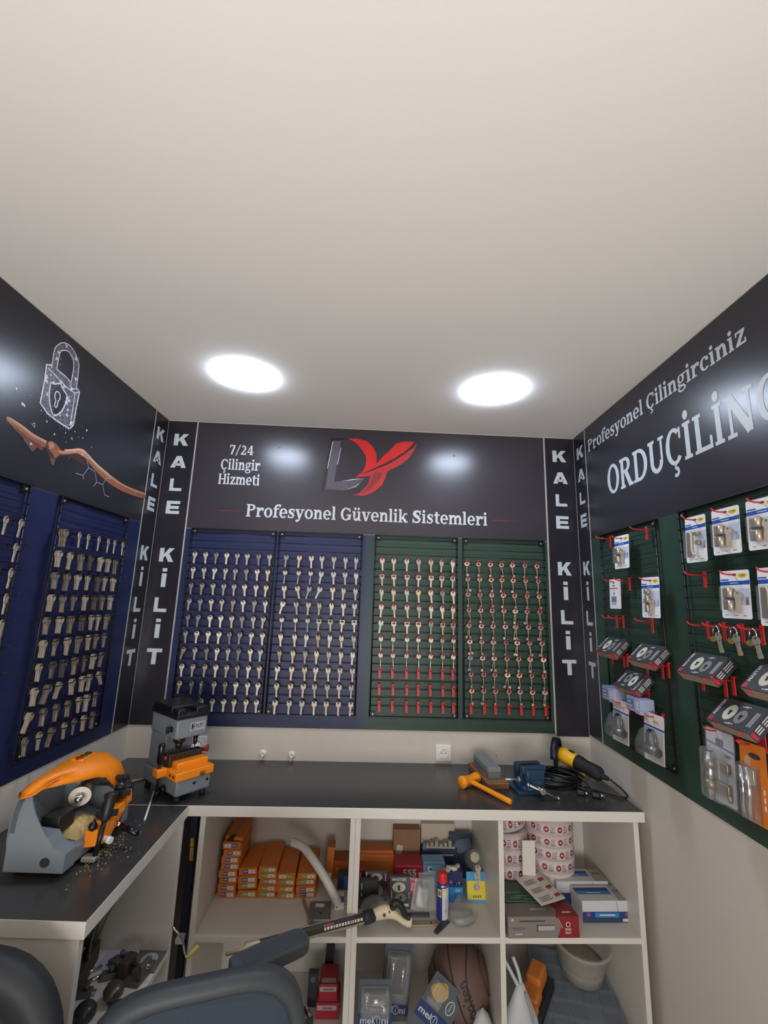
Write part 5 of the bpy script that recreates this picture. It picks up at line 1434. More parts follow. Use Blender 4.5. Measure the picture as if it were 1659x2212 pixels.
rhook(1.026, 1.298, 'red hook holding the orange bolt pack')
t = thing('bolt_pack', 'clear moulded pack with silver parts on an orange card, bottom right', 'blister pack', GR @ T(1.030, -YR - .03, 1.303) @ RZ(4) @ RX(-3), 'bolt packs on the right wall')
b = MB(); b.prism(outline(.078, .190, .004), -.001, 0); b.mi = 1; b.flat(ellipse(.006, -.030, .018, .007), -.0012); b.mi = 2
for k in range(3): b.flat(rect(.026, .030, -.150 + .018 * k, -.138 + .018 * k), -.0012)
b.mi = 3; b.flat(ellipse(-.016, -.046, .010, .012), -.0012)
b.raw('backing_card', [P('orange_card', (204, 112, 34), .5), M_ink, M_card, P('tan_print', (186, 150, 120), .5)], t)
for x in (-.022, -.004):
    b = MB(); b.cyl((x, -.014, -.182), (x, -.014, -.060), .007, None, 16); b.build('rod', M_chrome, t)
b = MB(); b.box(-.034, .010, -.012, -.001, -.100, -.062, .003); b.build('catch', M_lockm, t)
b = MB(); b.loft([[(-.037, -.001, z), (.018, -.001, z), (.016, -.001 - q, z), (-.035, -.001 - q, z)] for z, q in ((-.052, .004), (-.060, .022), (-.088, .032), (-.100, .022), (-.180, .022), (-.187, .003))]); b.build('clear_blister', M_clear2, t)

# ================================================================ contents of the middle shelves (back-wall frame: u, -d, z)
M_obox = P('orange_carton', (214, 122, 48), .55, var=.1, scale=16)
M_oboxd = P('brown_orange_carton', (188, 102, 44), .6, var=.15, scale=14)
M_lblue = P('label_blue', (74, 92, 150), .5)
M_lgreen = P('label_green', (128, 168, 108), .5)
M_paper = P('paper_white', (224, 218, 210), .6, var=.03)


def B_(u, d, z, *r):
    m = FB @ T(u, -d, z)
    for q in r: m = m @ q
    return m


def oblong(u, d, z, w, h, L, lab, grp, colour, turn=0, tilt=0, torn=False, swap=False):
    """long carton seen from its labelled end"""
    t = thing('key_box', lab, 'box', B_(u, d, z, RZ(turn), RY(tilt)), grp)
    b = MB(); b.box(-w / 2, w / 2, 0, L, 0, h, .0008); b.build('carton', M_obox, t)
    b = MB(); b.box(-w / 2 - .0002, w / 2 + .0002, .0, .004, h * .82, h * .86); b.build('lid_seam', M_oboxd, t)
    q = MB(); a, c, e = (-.40, .0, .40)
    if colour:
        x0, x1, x2 = (-w * .30, w * .02, w * .40) if not swap else (-w * .40, -w * .02, w * .32)
        lo, hi = h * .22, h * .76
        q.mi = 1 if not swap else 0; q.flat(rect(x0, x1, lo, hi), -.0003)
        q.mi = 0 if not swap else 1; q.flat(rect(x1, x2, lo, hi), -.0003)
        bx = (x0, x1) if not swap else (x1, x2)
        q.mi = 0
        for k in range(3): q.flat(rect(bx[0] + (bx[1] - bx[0]) * (.18 + .24 * k), bx[0] + (bx[1] - bx[0]) * (.34 + .24 * k), lo + .005, hi - .004), -.0005)
        q.mi = 2; mx = (x1 + x2) / 2 if not swap else (x0 + x1) / 2; q.flat(rect(mx - .003, mx + .003, lo + .003, hi - .004), -.0005)
        q.raw('end_label', [M_paper, {'b': M_lblue, 'g': M_lgreen}[colour], P('label_grey', (176, 170, 164), .5)], t)
    else: q.bm.free()
    return t


names = ['bottom', 'second', 'third', 'fourth', 'fifth', 'sixth', 'seventh', 'eighth']
stacks = [(-.5155, .072, 8, .0240, .195, 'bbbbbbbb', 'leftmost and tallest stack'), (-.4375, .075, 4, .0240, .190, 'ggbb', 'stack second from left'),
          (-.3590, .074, 5, .0218, .190, 'ggggg', 'middle stack'), (-.2860, .072, 4, .0218, .190, 'gggg', 'stack second from right'), (-.2070, .078, 4, .0218, .190, 'bbgg', 'rightmost stack')]
for si, (u, w, n, h, L, cols, nm) in enumerate(stacks):
    for k in range(n):
        du = rk.uniform(-.003, .003); tl = 0; tn = rk.uniform(-1.5, 1.5); wk = w * rk.uniform(.96, 1.0)
        if si == 0 and k == 6: du = .009
        if si == 1 and k > 0: tl, tn = -6 + k * .5, -4
        oblong(u + du, .245 + rk.uniform(-.006, .006), ZS + .0003 + k * (h + .0002) + (.004 if tl else 0), wk, h, L,
               'long orange box, %s layer of the %s' % (names[k] if k < n - 1 else 'top', nm), 'orange key boxes', cols[k], tn, tl, swap=(si == 3 and k == 3) or (si == 0 and k == 7))
# loose lid over the tallest stack, torn open at the front
t = thing('open_box', 'long orange box with a torn front, lying on the tallest stack', 'box', B_(-.512, .236, ZS + 8 * .0242 + .001), 'orange key boxes')
b = MB(); b.box(-.036, .002, .02, .19, 0, .010, .001); b.box(.004, .038, .0, .19, 0, .014, .001); b.build('carton', M_obox, t)
b = MB(); b.add([(-.022, -.002, .0008), (.034, -.002, .0008), (.012, .02, .0148), (.004, .03, .0148), (-.010, .028, .0104), (-.018, .012, .0104)], [(0, 1, 2, 3, 4, 5)]); b.build('torn_opening_shade', P('torn_shadow_card', (58, 48, 40), .8), t)  # dark brown polygon painted as the shaded inside of the tear
# boxes behind, at the right
t = thing('key_box', 'orange and white box standing upright behind the white tube', 'box', B_(-.125, .15, ZS + .0003, RY(4)), 'orange key boxes')
b = MB(); b.box(-.016, .014, 0, .06, 0, .135, .001); b.build('carton', M_obox, t)
b = MB(); b.flat(rect(-.010, .010, .006, .040), -.0004); b.raw('end_label', M_paper, t)
t = thing('key_box', 'orange box lying at the back right behind the white tube', 'box', B_(-.083, .085, ZS + .0003), 'orange key boxes')
b = MB(); b.box(-.028, .040, -.03, .05, 0, .066, .001); b.build('carton', M_oboxd, t)
b = MB(); b.flat(ellipse(-.005, .036, .008, .007), -.0304); b.raw('end_label', P('faded_print', (206, 150, 110), .6), t)
t = thing('tall_box', 'dark blue box standing at the right end behind the white tube', 'box', B_(-.060, .190, ZS + .0003))
b = MB(); b.box(-.024, .020, 0, .04, 0, .052, .001); b.build('carton', P('navy_carton', (56, 66, 92), .5), t)
b = MB(); b.flat(rect(.002, .018, .004, .048), -.0004); b.raw('print', P('blue_print', (84, 110, 170), .5), t)
t = thing('small_box', 'small white and blue box standing in front of the dark blue box', 'box', B_(-.070, .30, ZS + .0003, RZ(8)))
b = MB(); b.box(-.018, .018, -.01, .02, 0, .045, .0008); b.build('carton', M_paper, t)
b = MB(); b.flat(rect(.0, .017, .024, .044), -.0104); b.mi = 1
for k in range(4): b.flat(rect(-.014 + .0 * k, -.006, .006 + .009 * k, .011 + .009 * k), -.0104)
b.raw('print', [M_lblue, P('label_grey_dark', (120, 116, 112), .5)], t)
t = thing('small_box', 'small beige box with a barcode-like print beside the divider', 'box', B_(-.044, .285, ZS + .0003))
b = MB(); b.box(-.008, .012, -.01, .02, 0, .034, .0008); b.build('carton', P('beige_carton', (198, 184, 166), .55), t)
b = MB()
for k in range(5): b.flat(rect(-.006 + .0032 * k, -.0045 + .0032 * k, .006, .028), -.0104)
b.raw('print', P('label_grey_dark', (120, 116, 112), .5), t)
# white tube leaning over the boxes
b = MB(); b.tube(smooth_pts([(-.275, -.205, ZS + .178), (-.230, -.225, ZS + .172), (-.178, -.27, ZS + .145), (-.128, -.30, ZS + .100), (-.090, -.318, ZS + .052), (-.072, -.325, ZS + .030)], 6), .0160, 18, cap=False)
b.tube(smooth_pts([(-.072, -.325, ZS + .030), (-.090, -.318, ZS + .052), (-.128, -.30, ZS + .100), (-.178, -.27, ZS + .145), (-.230, -.225, ZS + .172), (-.275, -.205, ZS + .178)], 6), .0135, 18, cap=False)
tag(b.build('plastic_tube', P('milky_plastic', (222, 218, 210), .35), None, FB), 'white curved plastic tube leaning over the orange boxes', 'tube')
# mortise lock
t = thing('mortise_lock', 'grey mortise lock lying on the shelf in front of the orange boxes', 'lock', B_(-.150, .350, ZS + .001, RZ(-2)))
M_galv = mat('galvanised', (128, 128, 126), .45, metal=.6, var=.15, scale=50)
b = MB(); b.box(-.030, .050, -.042, .062, 0, .016, .003, RZ(4)); b.build('case', M_galv, t)
b = MB(); b.box(-.002, .002, -.094, .088, 0, .022, .0006, T(-.034, 0, 0) @ RZ(22)); b.build('faceplate', mat('worn_steel', (150, 138, 126), .45, metal=.6), t)
b = MB(); b.flat(rect(-.010, .022, .014, .034), 0); o = b.raw('label', M_paper, t, T(0, .012, .0163) @ RX(-90)); 
b = MB(); b.cyl((.014, -.006, .016), (.014, -.006, .0168), .0045, None, 14); b.build('cylinder_hole', M_dark, t)

# ---------------------------------------------------------------- middle compartment
def carton(name, label, u, d, z, w, L, h, m, prints=(), turn=0, lean=0, group=None, cat='box', roll=0):
    """upright carton; origin at the middle of its front lower edge"""
    t = thing(name, label, cat, B_(u, d, z + .0003, RZ(turn), RY(roll), RX(lean)), group)
    b = MB(); b.box(-w / 2, w / 2, 0, L, 0, h, .0008); b.build('carton', m, t)
    if prints:
        ms = []
        q = MB()
        for k, (mm, shape) in enumerate(prints):
            if mm not in ms: ms.append(mm)
            q.mi = ms.index(mm)
            if isinstance(shape, str):
                s_, cx, cz, tw, th_ = shape.split('|'); put_text(q, s_, float(cx), float(cz), float(tw), float(th_), -.0004 - .0002 * k, bold=.03)
            else: q.flat(shape, -.0004 - .0002 * k)
        q.raw('print', ms, t)
    return t


M_w = P('white_ink', (206, 206, 204), .5)
M_crim = P('crimson_carton', (164, 40, 54), .45)
M_navy = P('navy_carton', (56, 66, 92), .5)
carton('carton', 'pale beige carton leaning on the back of the middle compartment', .352, .052, ZS + .10, .155, .02, .095, P('beige_carton', (198, 184, 166), .55), cat='box') if False else None
carton('cardboard_box', 'tall brown cardboard box at the back of the middle compartment', .210, .085, ZS, .118, .055, .176, P('brown_cardboard', (146, 108, 80), .7, var=.08), [(P('torn_paper', (196, 186, 172), .6), [(-.054, .060), (-.020, .085), (-.016, .112), (-.042, .118)])])
carton('tall_carton', 'pale carton standing against the back of the middle compartment', .352, .060, ZS, .150, .03, .190, P('beige_carton', (198, 184, 166), .55))
carton('orange_carton', 'orange carton with two white stickers at the back left of the middle compartment', .072, .130, ZS, .158, .07, .100, M_obox, [(M_oboxd, rect(-.079, .079, .084, .1)), (P('sticker_grey', (198, 190, 180), .5), [(-.010, .012), (-.010, .040), (.004, .046), (.052, .046), (.052, .012)]), (M_obox, rect(.052, .070, .01, .05))])
carton('orange_carton', 'flat orange carton lying on top of the orange carton with stickers', .072, .125, ZS + .1008, .154, .06, .012, M_oboxd)
carton('red_carton', 'red carton with large white numerals, in front of the cardboard box', .209, .205, ZS, .118, .085, .098, M_crim, [(M_w, '555|.002|.071|.056|.026'), (M_w, rect(-.026, .028, .0545, .0565)), (P('dark_red_ink', (120, 30, 42), .5), rect(-.05, .05, .084, .090))])
carton('red_carton', 'small orange-red carton with white numerals low behind the black boxes', .130, .225, ZS, .042, .03, .058, P('vermilion_carton', (196, 78, 50), .5), [(M_w, '55|.004|.040|.020|.014')])
carton('crimson_box', 'crimson box edge showing at the left behind the black boxes', .010, .215, ZS, .040, .05, .085, M_crim, [(M_w, rect(-.004, .002, .05, .075)), (M_w, rect(-.012, -.008, .045, .07))])
t = carton('display_carton', 'open blue display carton filled with small parts, back right of the middle compartment', .352, .110, ZS, .152, .05, .112, M_navy, [(M_w, rect(-.03, .06, .088, .093))])
b = MB(); b.box(-.07, .07, .004, .046, .112, .120, .002); [b.box(-.06 + .02 * k, -.046 + .02 * k, .006, .03, .118, .128 + .006 * (k % 3), .002, RZ(0)) for k in range(6)]; b.build('parts_filling', P('pale_parts', (176, 170, 158), .5, var=.3, scale=60), t)
b = MB(); b.add([(-.076, 0, .112), (-.056, 0, .112), (-.070, .0, .142)], [(0, 1, 2)]); b.build('torn_flap', P('blue_flap', (96, 116, 146), .5), t)
carton('pale_blue_carton', 'pale blue carton with white lock symbol in front of the display carton', .313, .205, ZS, .090, .06, .110, P('sky_carton', (112, 158, 190), .5, var=.06), [(M_w, ellipse(-.018, .088, .010, .009)), (M_w, rect(-.026, -.012, .074, .084)), (M_navy, ellipse(-.014, .086, .005, .005)), (P('sky_dark', (84, 124, 160), .5), rect(-.04, .04, .101, .106)), (M_w, ellipse(.030, .082, .006, .007))])
carton('dark_blue_box', 'dark blue box with small pictures behind the spray can', .392, .230, ZS, .070, .05, .090, P('deep_blue_carton', (48, 54, 98), .45), [(P('pinkish_print', (150, 110, 150), .5), ellipse(-.014, .050, .008, .009)), (M_w, rect(.008, .012, .03, .05)), (M_w, rect(.018, .022, .034, .054))])
carton('blue_pouch', 'bright blue pouch beside the spray can', .391, .262, ZS, .060, .022, .050, P('bright_blue_pouch', (52, 128, 196), .35, var=.2, scale=60), [(P('pale_print', (130, 170, 210), .5), rect(.0, .02, .034, .044))], lean=-4)
for i, (u, z, r) in enumerate(((.352, 0, 22), (.382, .004, -14), (.400, .0, 40))):
    t = thing('white_clip', 'white plastic clip on the dark blue box, %s of three' % ('left', 'middle', 'right')[i], 'clip', B_(u, .236 - .012 * i, ZS + .097 + z, RZ(r)), 'white plastic clips')
    b = MB(); b.box(-.022, .022, -.006, .006, -.006, .006, .002); b.box(-.022, -.016, -.009, .009, -.006, .006, .002); b.build('clip', P('bone_plastic', (206, 202, 192), .4), t)
carton('dark_pack', 'dark blue pack standing high at the back right of the middle compartment', .450, .105, ZS, .100, .025, .165, P('midnight_pack', (40, 50, 70), .4, var=.25, scale=40), [(P('steel_print', (84, 100, 124), .5), [(-.044, .10), (-.02, .14), (.036, .15), (.046, .12), (.0, .09)])], lean=-6)
# hanging blister with keys on a yellow and blue card
t = thing('key_pack', 'clear pack with a key on a yellow and blue card, beside the spray can', 'blister pack', B_(.478, .262, ZS + .001, RX(-12)))
b = MB(); b.box(-.040, .038, 0, .002, 0, .098); b.build('backing_card', P('sky_card', (64, 160, 206), .5), t)
b = MB(); b.flat(rect(-.038, .036, .008, .068), -.0004); b.mi = 1; b.flat(ellipse(.0, .048, .013, .011), -.0006); b.mi = 2
for k in range(4): b.flat(rect(-.016 + .009 * k, -.010 + .009 * k, .014, .022), -.0006)
b.raw('print', [P('lemon_print', (226, 206, 52), .5), P('mauve_print', (176, 140, 160), .5), P('olive_print', (120, 110, 40), .5)], t)
b = MB()
b.lathe([(.040, 0), (.038, .012), (.030, .026), (.016, .036), (.0, .038)], 24, T(-.004, .006, .142) @ RX(90)); b.lathe([(.024, 0), (.023, .012), (.014, .024), (0, .026)], 20, T(.004, -.0005, .094) @ RX(90)); b.build('clear_dome', M_clear2, t)
part('key', key_of('round', M_chrome), t, T(.004, -.006, .092) @ RY(4)); part('key', key_of('round', M_nickel), t, T(.006, -.012, .118) @ RY(-6))
b = MB(); b.cyl((-.004, .004, .150), (-.004, -.014, .150), .022, .018, 20); b.build('lock_inside', M_lockm, t)
# black boxes
oval = lambda cx, cz, a, c: ellipse(cx, cz, a, c, 22)
carton('black_box', 'black lock box with two ovals, standing highest at the left of the middle compartment', .073, .262, ZS, .092, .03, .098, P('black_carton', (30, 30, 34), .35), [(P('oval_tan', (176, 164, 146), .5), oval(.0, .078, .025, .013)), (P('oval_grey', (122, 118, 112), .5), oval(-.006, .036, .034, .020)), (M_blackp, [(-.006, .084), (.010, .078), (.008, .070), (-.006, .078)]), (M_w, rect(-.040, -.037, .072, .096)), (M_w, rect(.036, .039, .066, .090))], lean=-10, turn=3)
carton('black_box', 'plain black lock box standing at the far left, in front of the others', .040, .305, ZS, .080, .03, .090, P('black_carton', (30, 30, 34), .35), [(M_w, rect(-.026, -.024, .062, .082)), (M_w, rect(-.026, -.024, .040, .052))], lean=-6)
carton('lock_box', 'charcoal lock box with white ovals standing upright, in the middle compartment', .165, .305, ZS, .080, .03, .102, M_boxk, [(M_w, 'MASTER|-.002|.092|.056|.009'), (M_oval, oval(-.004, .068, .026, .016)), (M_blackp, oval(-.004, .070, .006, .005)), (M_blackp, [(-.007, .07), (-.001, .07), (.001, .058), (-.009, .058)]), (M_greyoval, oval(.002, .036, .022, .014)), (M_blackp, oval(.002, .036, .005, .005)), (M_w, rect(-.034, -.032, .036, .056)), (M_w, rect(.034, .036, .034, .054)), (M_w, rect(-.0, .034, .010, .018))], lean=-12)
carton('red_tag_box', 'small red tag with white numerals leaning on the charcoal lock box', .207, .292, ZS + .046, .034, .008, .050, P('tag_red', (186, 40, 62), .4), [(M_w, '555|.002|.022|.008|.024'), (P('tag_grey', (150, 140, 136), .5), rect(-.017, .012, .042, .050))], roll=14, lean=-14)
# clear packs
for i, (u, r, h, ln) in enumerate(((.238, 12, .098, -16), (.280, -5, .128, -12))):
    t = thing('clear_pack', 'empty clear plastic pack leaning by the spray can, %s of two' % ('shorter', 'taller')[i], 'clear pack', B_(u, .322 + .008 * i, ZS + .003, RX(ln), RY(r)), 'empty clear packs')
    b = MB(); b.box(-.034, .034, -.001, .001, 0, h, .0004); b.build('back_sheet', M_clear2, t)
    b = MB(); b.box(-.026, .026, -.026, -.001, .012, h - .012, .008, seg=3); b.build('clear_shell', mat('clear_shell', (190, 190, 188), .1, alpha=.28, spec=.7), t)
# spray can
t = thing('spray_can', 'blue and white spray can with a red cap, standing on the middle shelf', 'spray can', B_(.322, .352, ZS + .0005))
b = MB(); b.lathe([(0, .001), (.021, 0), (.0225, .004), (.0225, .112), (.021, .118), (.013, .128), (0, .129)], 30); b.build('body', P('can_blue', (42, 56, 132), .3), t)
b = MB(); b.lathe([(.0218, .1105), (.023, .113), (.0195, .1185), (.0185, .1185)], 30); b.build('rim', M_chrome, t)
b = MB(); b.lathe([(.0185, .118), (.0182, .150), (.0165, .154), (0, .154)], 26); b.build('cap', P('cap_red', (208, 46, 46), .35), t)
def wrap(b, a0, a1, z0, z1, r, n=8):
    for k in range(n):
        p, q = math.radians(a0 + (a1 - a0) * k / n), math.radians(a0 + (a1 - a0) * (k + 1) / n)
        b.add([(r * math.sin(p), -r * math.cos(p), z0), (r * math.sin(q), -r * math.cos(q), z0), (r * math.sin(q), -r * math.cos(q), z1), (r * math.sin(p), -r * math.cos(p), z1)], [(0, 1, 2, 3)])
b = MB(); wrap(b, -12, 85, .004, .108, .0226, 12); b.mi = 1; wrap(b, 6, 40, .098, .105, .0228, 5); b.mi = 2
for z in (.062, .036):
    for (a, c, d_) in ((10, 26, 1), (26, 42, -1)):
        for s in (1, -1):
            p, q = math.radians(a), math.radians(c); zz = (z, z + s * .012) if d_ > 0 else (z + s * .012, z)
            r = .0229
            b.add([(r * math.sin(p), -r * math.cos(p), zz[0] - .0008), (r * math.sin(q), -r * math.cos(q), zz[1] - .0008), (r * math.sin(q), -r * math.cos(q), zz[1] + .0008), (r * math.sin(p), -r * math.cos(p), zz[0] + .0008)], [(0, 1, 2, 3)])
wrap(b, 24.5, 27.5, z + .022, z + .032, .0229, 1); wrap(b, 23, 29, .031, .040, .0229, 1)
b.mi = 1; wrap(b, -62, -18, .078, .104, .0228, 6)
b.mi = 3
for a0, a1 in ((-58, -54), (-50, -46), (-42, -30), (-27, -22)): wrap(b, a0, a1, .084, .098, .0230, 2)
b.raw('printed_label', [P('can_white', (206, 206, 210), .35), P('can_yellow', (232, 196, 60), .4), M_ink, P('can_blue', (42, 56, 132), .3)], t)
# round blister, blade, bars, bowl
t = thing('round_pack', 'clear round plastic pack with a handle-shaped bulge lying by the spray can', 'clear pack', B_(.392, .345, ZS + .002, RZ(28)))
b = MB(); b.cyl((0, 0, 0), (0, 0, .002), .058, .058, 36); b.build('back_sheet', M_clear2, t)
b = MB(); b.lathe([(.046, .002), (.044, .018), (.034, .030), (.018, .034), (0, .034)], 30); b.tube(smooth_pts([(-.050, -.03, .012), (-.02, -.050, .016), (.03, -.046, .016), (.052, -.014, .012)], 4), .012, 12); b.tube([(.01, .03, .02), (.046, .058, .02)], .014, 12); b.build('clear_shell', MATS['clear_shell'], t)
b = MB(); b.prism([(-.004, 0), (.012, .0), (.016, .085), (-.010, .085)], 0, .004); tag(b.build('steel_blade', P('blade_dark', (62, 62, 60), .45), None, B_(.280, .432, ZS + .001, RZ(-40), RX(-90), T(0, -.005, 0))), 'dark tapering blade pointing forward from under the round clear pack', 'blade')
t = thing('strike_bar', 'beige metal strike bar lying at the front of the middle shelf', 'bar', B_(.245, .385, ZS + .001, RZ(2)))
b = MB(); b.box(-.062, .062, -.014, .014, 0, .005, .001); b.build('bar', mat('beige_zinc', (178, 164, 138), .45, metal=.5), t)
b = MB(); b.cyl((.030, -.002, .005), (.030, -.002, .0056), .0035, None, 12); b.cyl((.052, -.002, .005), (.052, -.002, .0056), .002, None, 10); b.build('screw_hole', M_dark, t)
b = MB(); b.box(-.04, .04, -.010, .010, 0, .005, .001); tag(b.build('dark_plate', P('slate_metal', (88, 90, 96), .4), None, B_(.235, .340, ZS + .001)), 'short slate-grey plate lying behind the beige strike bar', 'plate')
t = thing('bowl_pack', 'clear dome-shaped pack in front of the black boxes', 'clear pack', B_(.064, .352, ZS + .012, RX(24)))
b = MB(); b.lathe([(.058, .0), (.054, .020), (.040, .040), (.020, .050), (0, .052)], 30); b.build('clear_dome', MATS['clear_shell'], t)
b = MB(); b.lathe([(.058, 0), (.060, -.002), (.050, -.001)], 30); b.build('flange', M_clear2, t)
b = MB(); b.cyl((0, 0, .004), (0, 0, .030), .022, .016, 20); b.build('lock_inside', P('lock_grey', (92, 96, 100), .4), t)  # plain grey lock body inside the dome

# ---------------------------------------------------------------- right compartment: label rolls, boxes, leaflet
M_lab = P('label_paper', (222, 208, 206), .5, var=.04, scale=20)
M_labred = P('label_red', (150, 50, 60), .5)
M_labtxt = P('label_text', (128, 98, 108), .5)


def roll(u, d, z, r, h, seed, label, group, tilt=0, turn=0):
    t = thing('label_roll', label, 'label roll', B_(u, d, z + .0003, RY(tilt), RZ(turn)), group)
    b = MB(); b.lathe([(r * .40, .001), (r, .001), (r, h - .001), (r * .40, h - .001), (r * .40, .001)], 44); b.build('paper', M_lab, t)
    b = MB(); b.lathe([(r * .36, 0), (r * .40, 0), (r * .40, h), (r * .36, h), (r * .36, 0)], 30); b.build('core', P('core_card', (170, 150, 130), .6), t)
    q = random.Random(seed); b = MB(); R_ = r + .0003; a = -75 + q.uniform(0, 20)
    while a < 75:
        w = 17
        b.mi = 0
        ca = a + 6
        for k in range(10):     # red round mark
            p0 = 2 * PI * k / 10; p1 = 2 * PI * (k + 1) / 10
            f = lambda p, s=1: (R_ * math.sin(math.radians(ca + 6.2 * math.cos(p) * s)), -R_ * math.cos(math.radians(ca + 6.2 * math.cos(p) * s)), h * .5 + h * .25 * math.sin(p) * s)
            b.add([f(0, 0), f(p0), f(p1)], [(0, 1, 2)])
        b.mi = 2; wrap(b, ca - 2.6, ca + 2.6, h * .44, h * .56, R_ + .0002, 2)
        b.mi = 1
        for k in range(4): wrap(b, a + 14, a + 14 + q.choice([9, 11, 12]), h * (.68 - .13 * k), h * (.73 - .13 * k), R_, 3)
        wrap(b, a + 14, a + 24, h * .22, h * .26, R_, 3)
        a += w + 14
    b.raw('print', [M_labred, M_labtxt, M_w], t)
    return t


for k in range(7):
    roll(.818 + rk.uniform(-.002, .002), .150, ZS + k * .0465, .102, .046, 30 + k, 'white label roll with red round marks, %s layer of the right-hand pile' % (names[k] if k < 6 else 'top'), 'label rolls', turn=rk.uniform(0, 12))
for k in range(4):
    roll(.636 + rk.uniform(-.003, .003), .150, ZS + k * .0560, .086, .055, 50 + k, 'white label roll with red round marks, %s layer of the pile beside the divider' % names[k], 'label rolls', turn=rk.uniform(-10, 10))
roll(.634, .150, ZS + 4 * .0562 + .012, .082, .060, 60, 'white label roll lying tilted on top of the pile beside the divider', 'label rolls', tilt=-10)
b = MB(); b.box(-.0265, .0265, 0, .0006, 0, .170); b.box(-.0265, .0265, -.0006, 0, 0, .17) if False else None
tag(b.build('paper_strip', M_paper, None, B_(.690, .262, ZS + .055, RX(2))), 'blank white paper strip hanging down the front of the label rolls', 'paper strip')
t = carton('green_box', 'dark green box lying under the leaflet, left of the right compartment', .634, .372, ZS, .150, .12, .068, P('green_carton', (70, 104, 88), .5, var=.15, scale=40))
b = MB()
for x0, x1, y in ((-.05, -.01, .018), (-.03, .03, .030), (.0, .05, .012), (-.06, .0, .05)): b.add([(x0, y, .0684), (x1, y, .0684), (x1, y + .005, .0684), (x0, y + .005, .0684)], [(0, 1, 2, 3)])
b.raw('print', P('green_pale', (134, 170, 150), .5), t)
# long grey and red lock box at the front
t = thing('long_lock_box', 'long grey and dark red lock box at the front of the right compartment', 'box', B_(.672, .452, ZS + .0004, RZ(1.5)))
W, L_, H_ = .262, .075, .066
b = MB(); b.box(-W / 2, W / 2, 0, L_, 0, H_, .0008); b.build('carton', P('grey_carton', (128, 120, 114), .5), t)
b = MB(); y = -.0004
b.mi = 0; b.flat([(W * .5, 0), (W * .5, H_), (W * .17, H_), (W * .245, H_ * .52), (W * .19, 0)], y)
b.add([(W * .5, 0, H_ + .0003), (W * .5, L_, H_ + .0003), (W * .17, L_, H_ + .0003), (W * .235, L_ * .5, H_ + .0003), (W * .17, 0, H_ + .0003)], [(0, 1, 2, 3, 4)])
b.add([(W / 2 + .0003, 0, 0), (W / 2 + .0003, L_, 0), (W / 2 + .0003, L_, H_), (W / 2 + .0003, 0, H_)], [(0, 1, 2, 3)])
b.mi = 1; b.flat(ellipse(W * .345, H_ * .62, .0085, .0085, 20), y - .0002); put_text(b, 'KALE', W * .345, H_ * .40, .022, .007, y - .0002, bold=.04); put_text(b, 'KİLİT', W * .345, H_ * .25, .022, .0075, y - .0002, bold=.04)
b.flat([(W * .20, H_ * .9), (W * .205, H_ * .92), (W * .27, H_ * .45), (W * .262, H_ * .45)], y - .0003)
b.add([(W * .30, .018, H_ + .0006), (W * .42, .018, H_ + .0006), (W * .42, .026, H_ + .0006), (W * .30, .026, H_ + .0006)], [(0, 1, 2, 3)])
b.mi = 2; b.flat(ellipse(W * .345, H_ * .62, .006, .006, 16), y - .0004); b.flat(rect(W * .34, W * .35, H_ * .52, H_ * .72), y - .0006)
b.mi = 3; b.flat(rect(-W * .08, W * .15, H_ * .36, H_ * .62), y); b.add([(-W * .14, .034, H_ + .0004), (W * .10, .034, H_ + .0004), (W * .10, .046, H_ + .0004), (-W * .14, .046, H_ + .0004)], [(0, 1, 2, 3)])
b.mi = 4; b.flat(rect(-W * .34, W * .02, H_ * .76, H_ * .84), y); b.flat(rect(-W * .10, -W * .08, H_ * .3, H_ * .66), y - .0001); b.flat(rect(-W * .08, W * .15, H_ * .57, H_ * .62), y - .0001)
b.mi = 5; b.flat(rect(-W * .44, -W * .26, H_ * .40, H_ * .52), y); b.mi = 1; b.flat(rect(-W * .40, -W * .30, H_ * .17, H_ * .21), y); b.flat(rect(-W * .45, -W * .43, H_ * .8, H_ * .92), y)
b.raw('print', [P('dark_red_print', (136, 34, 40), .45), P('rose_white', (220, 200, 196), .5), P('dark_red_print', (136, 34, 40), .45), P('steel_print_light', (170, 168, 168), .35), P('steel_print_dark', (78, 74, 74), .4), P('taupe_print', (112, 102, 98), .5)], t)
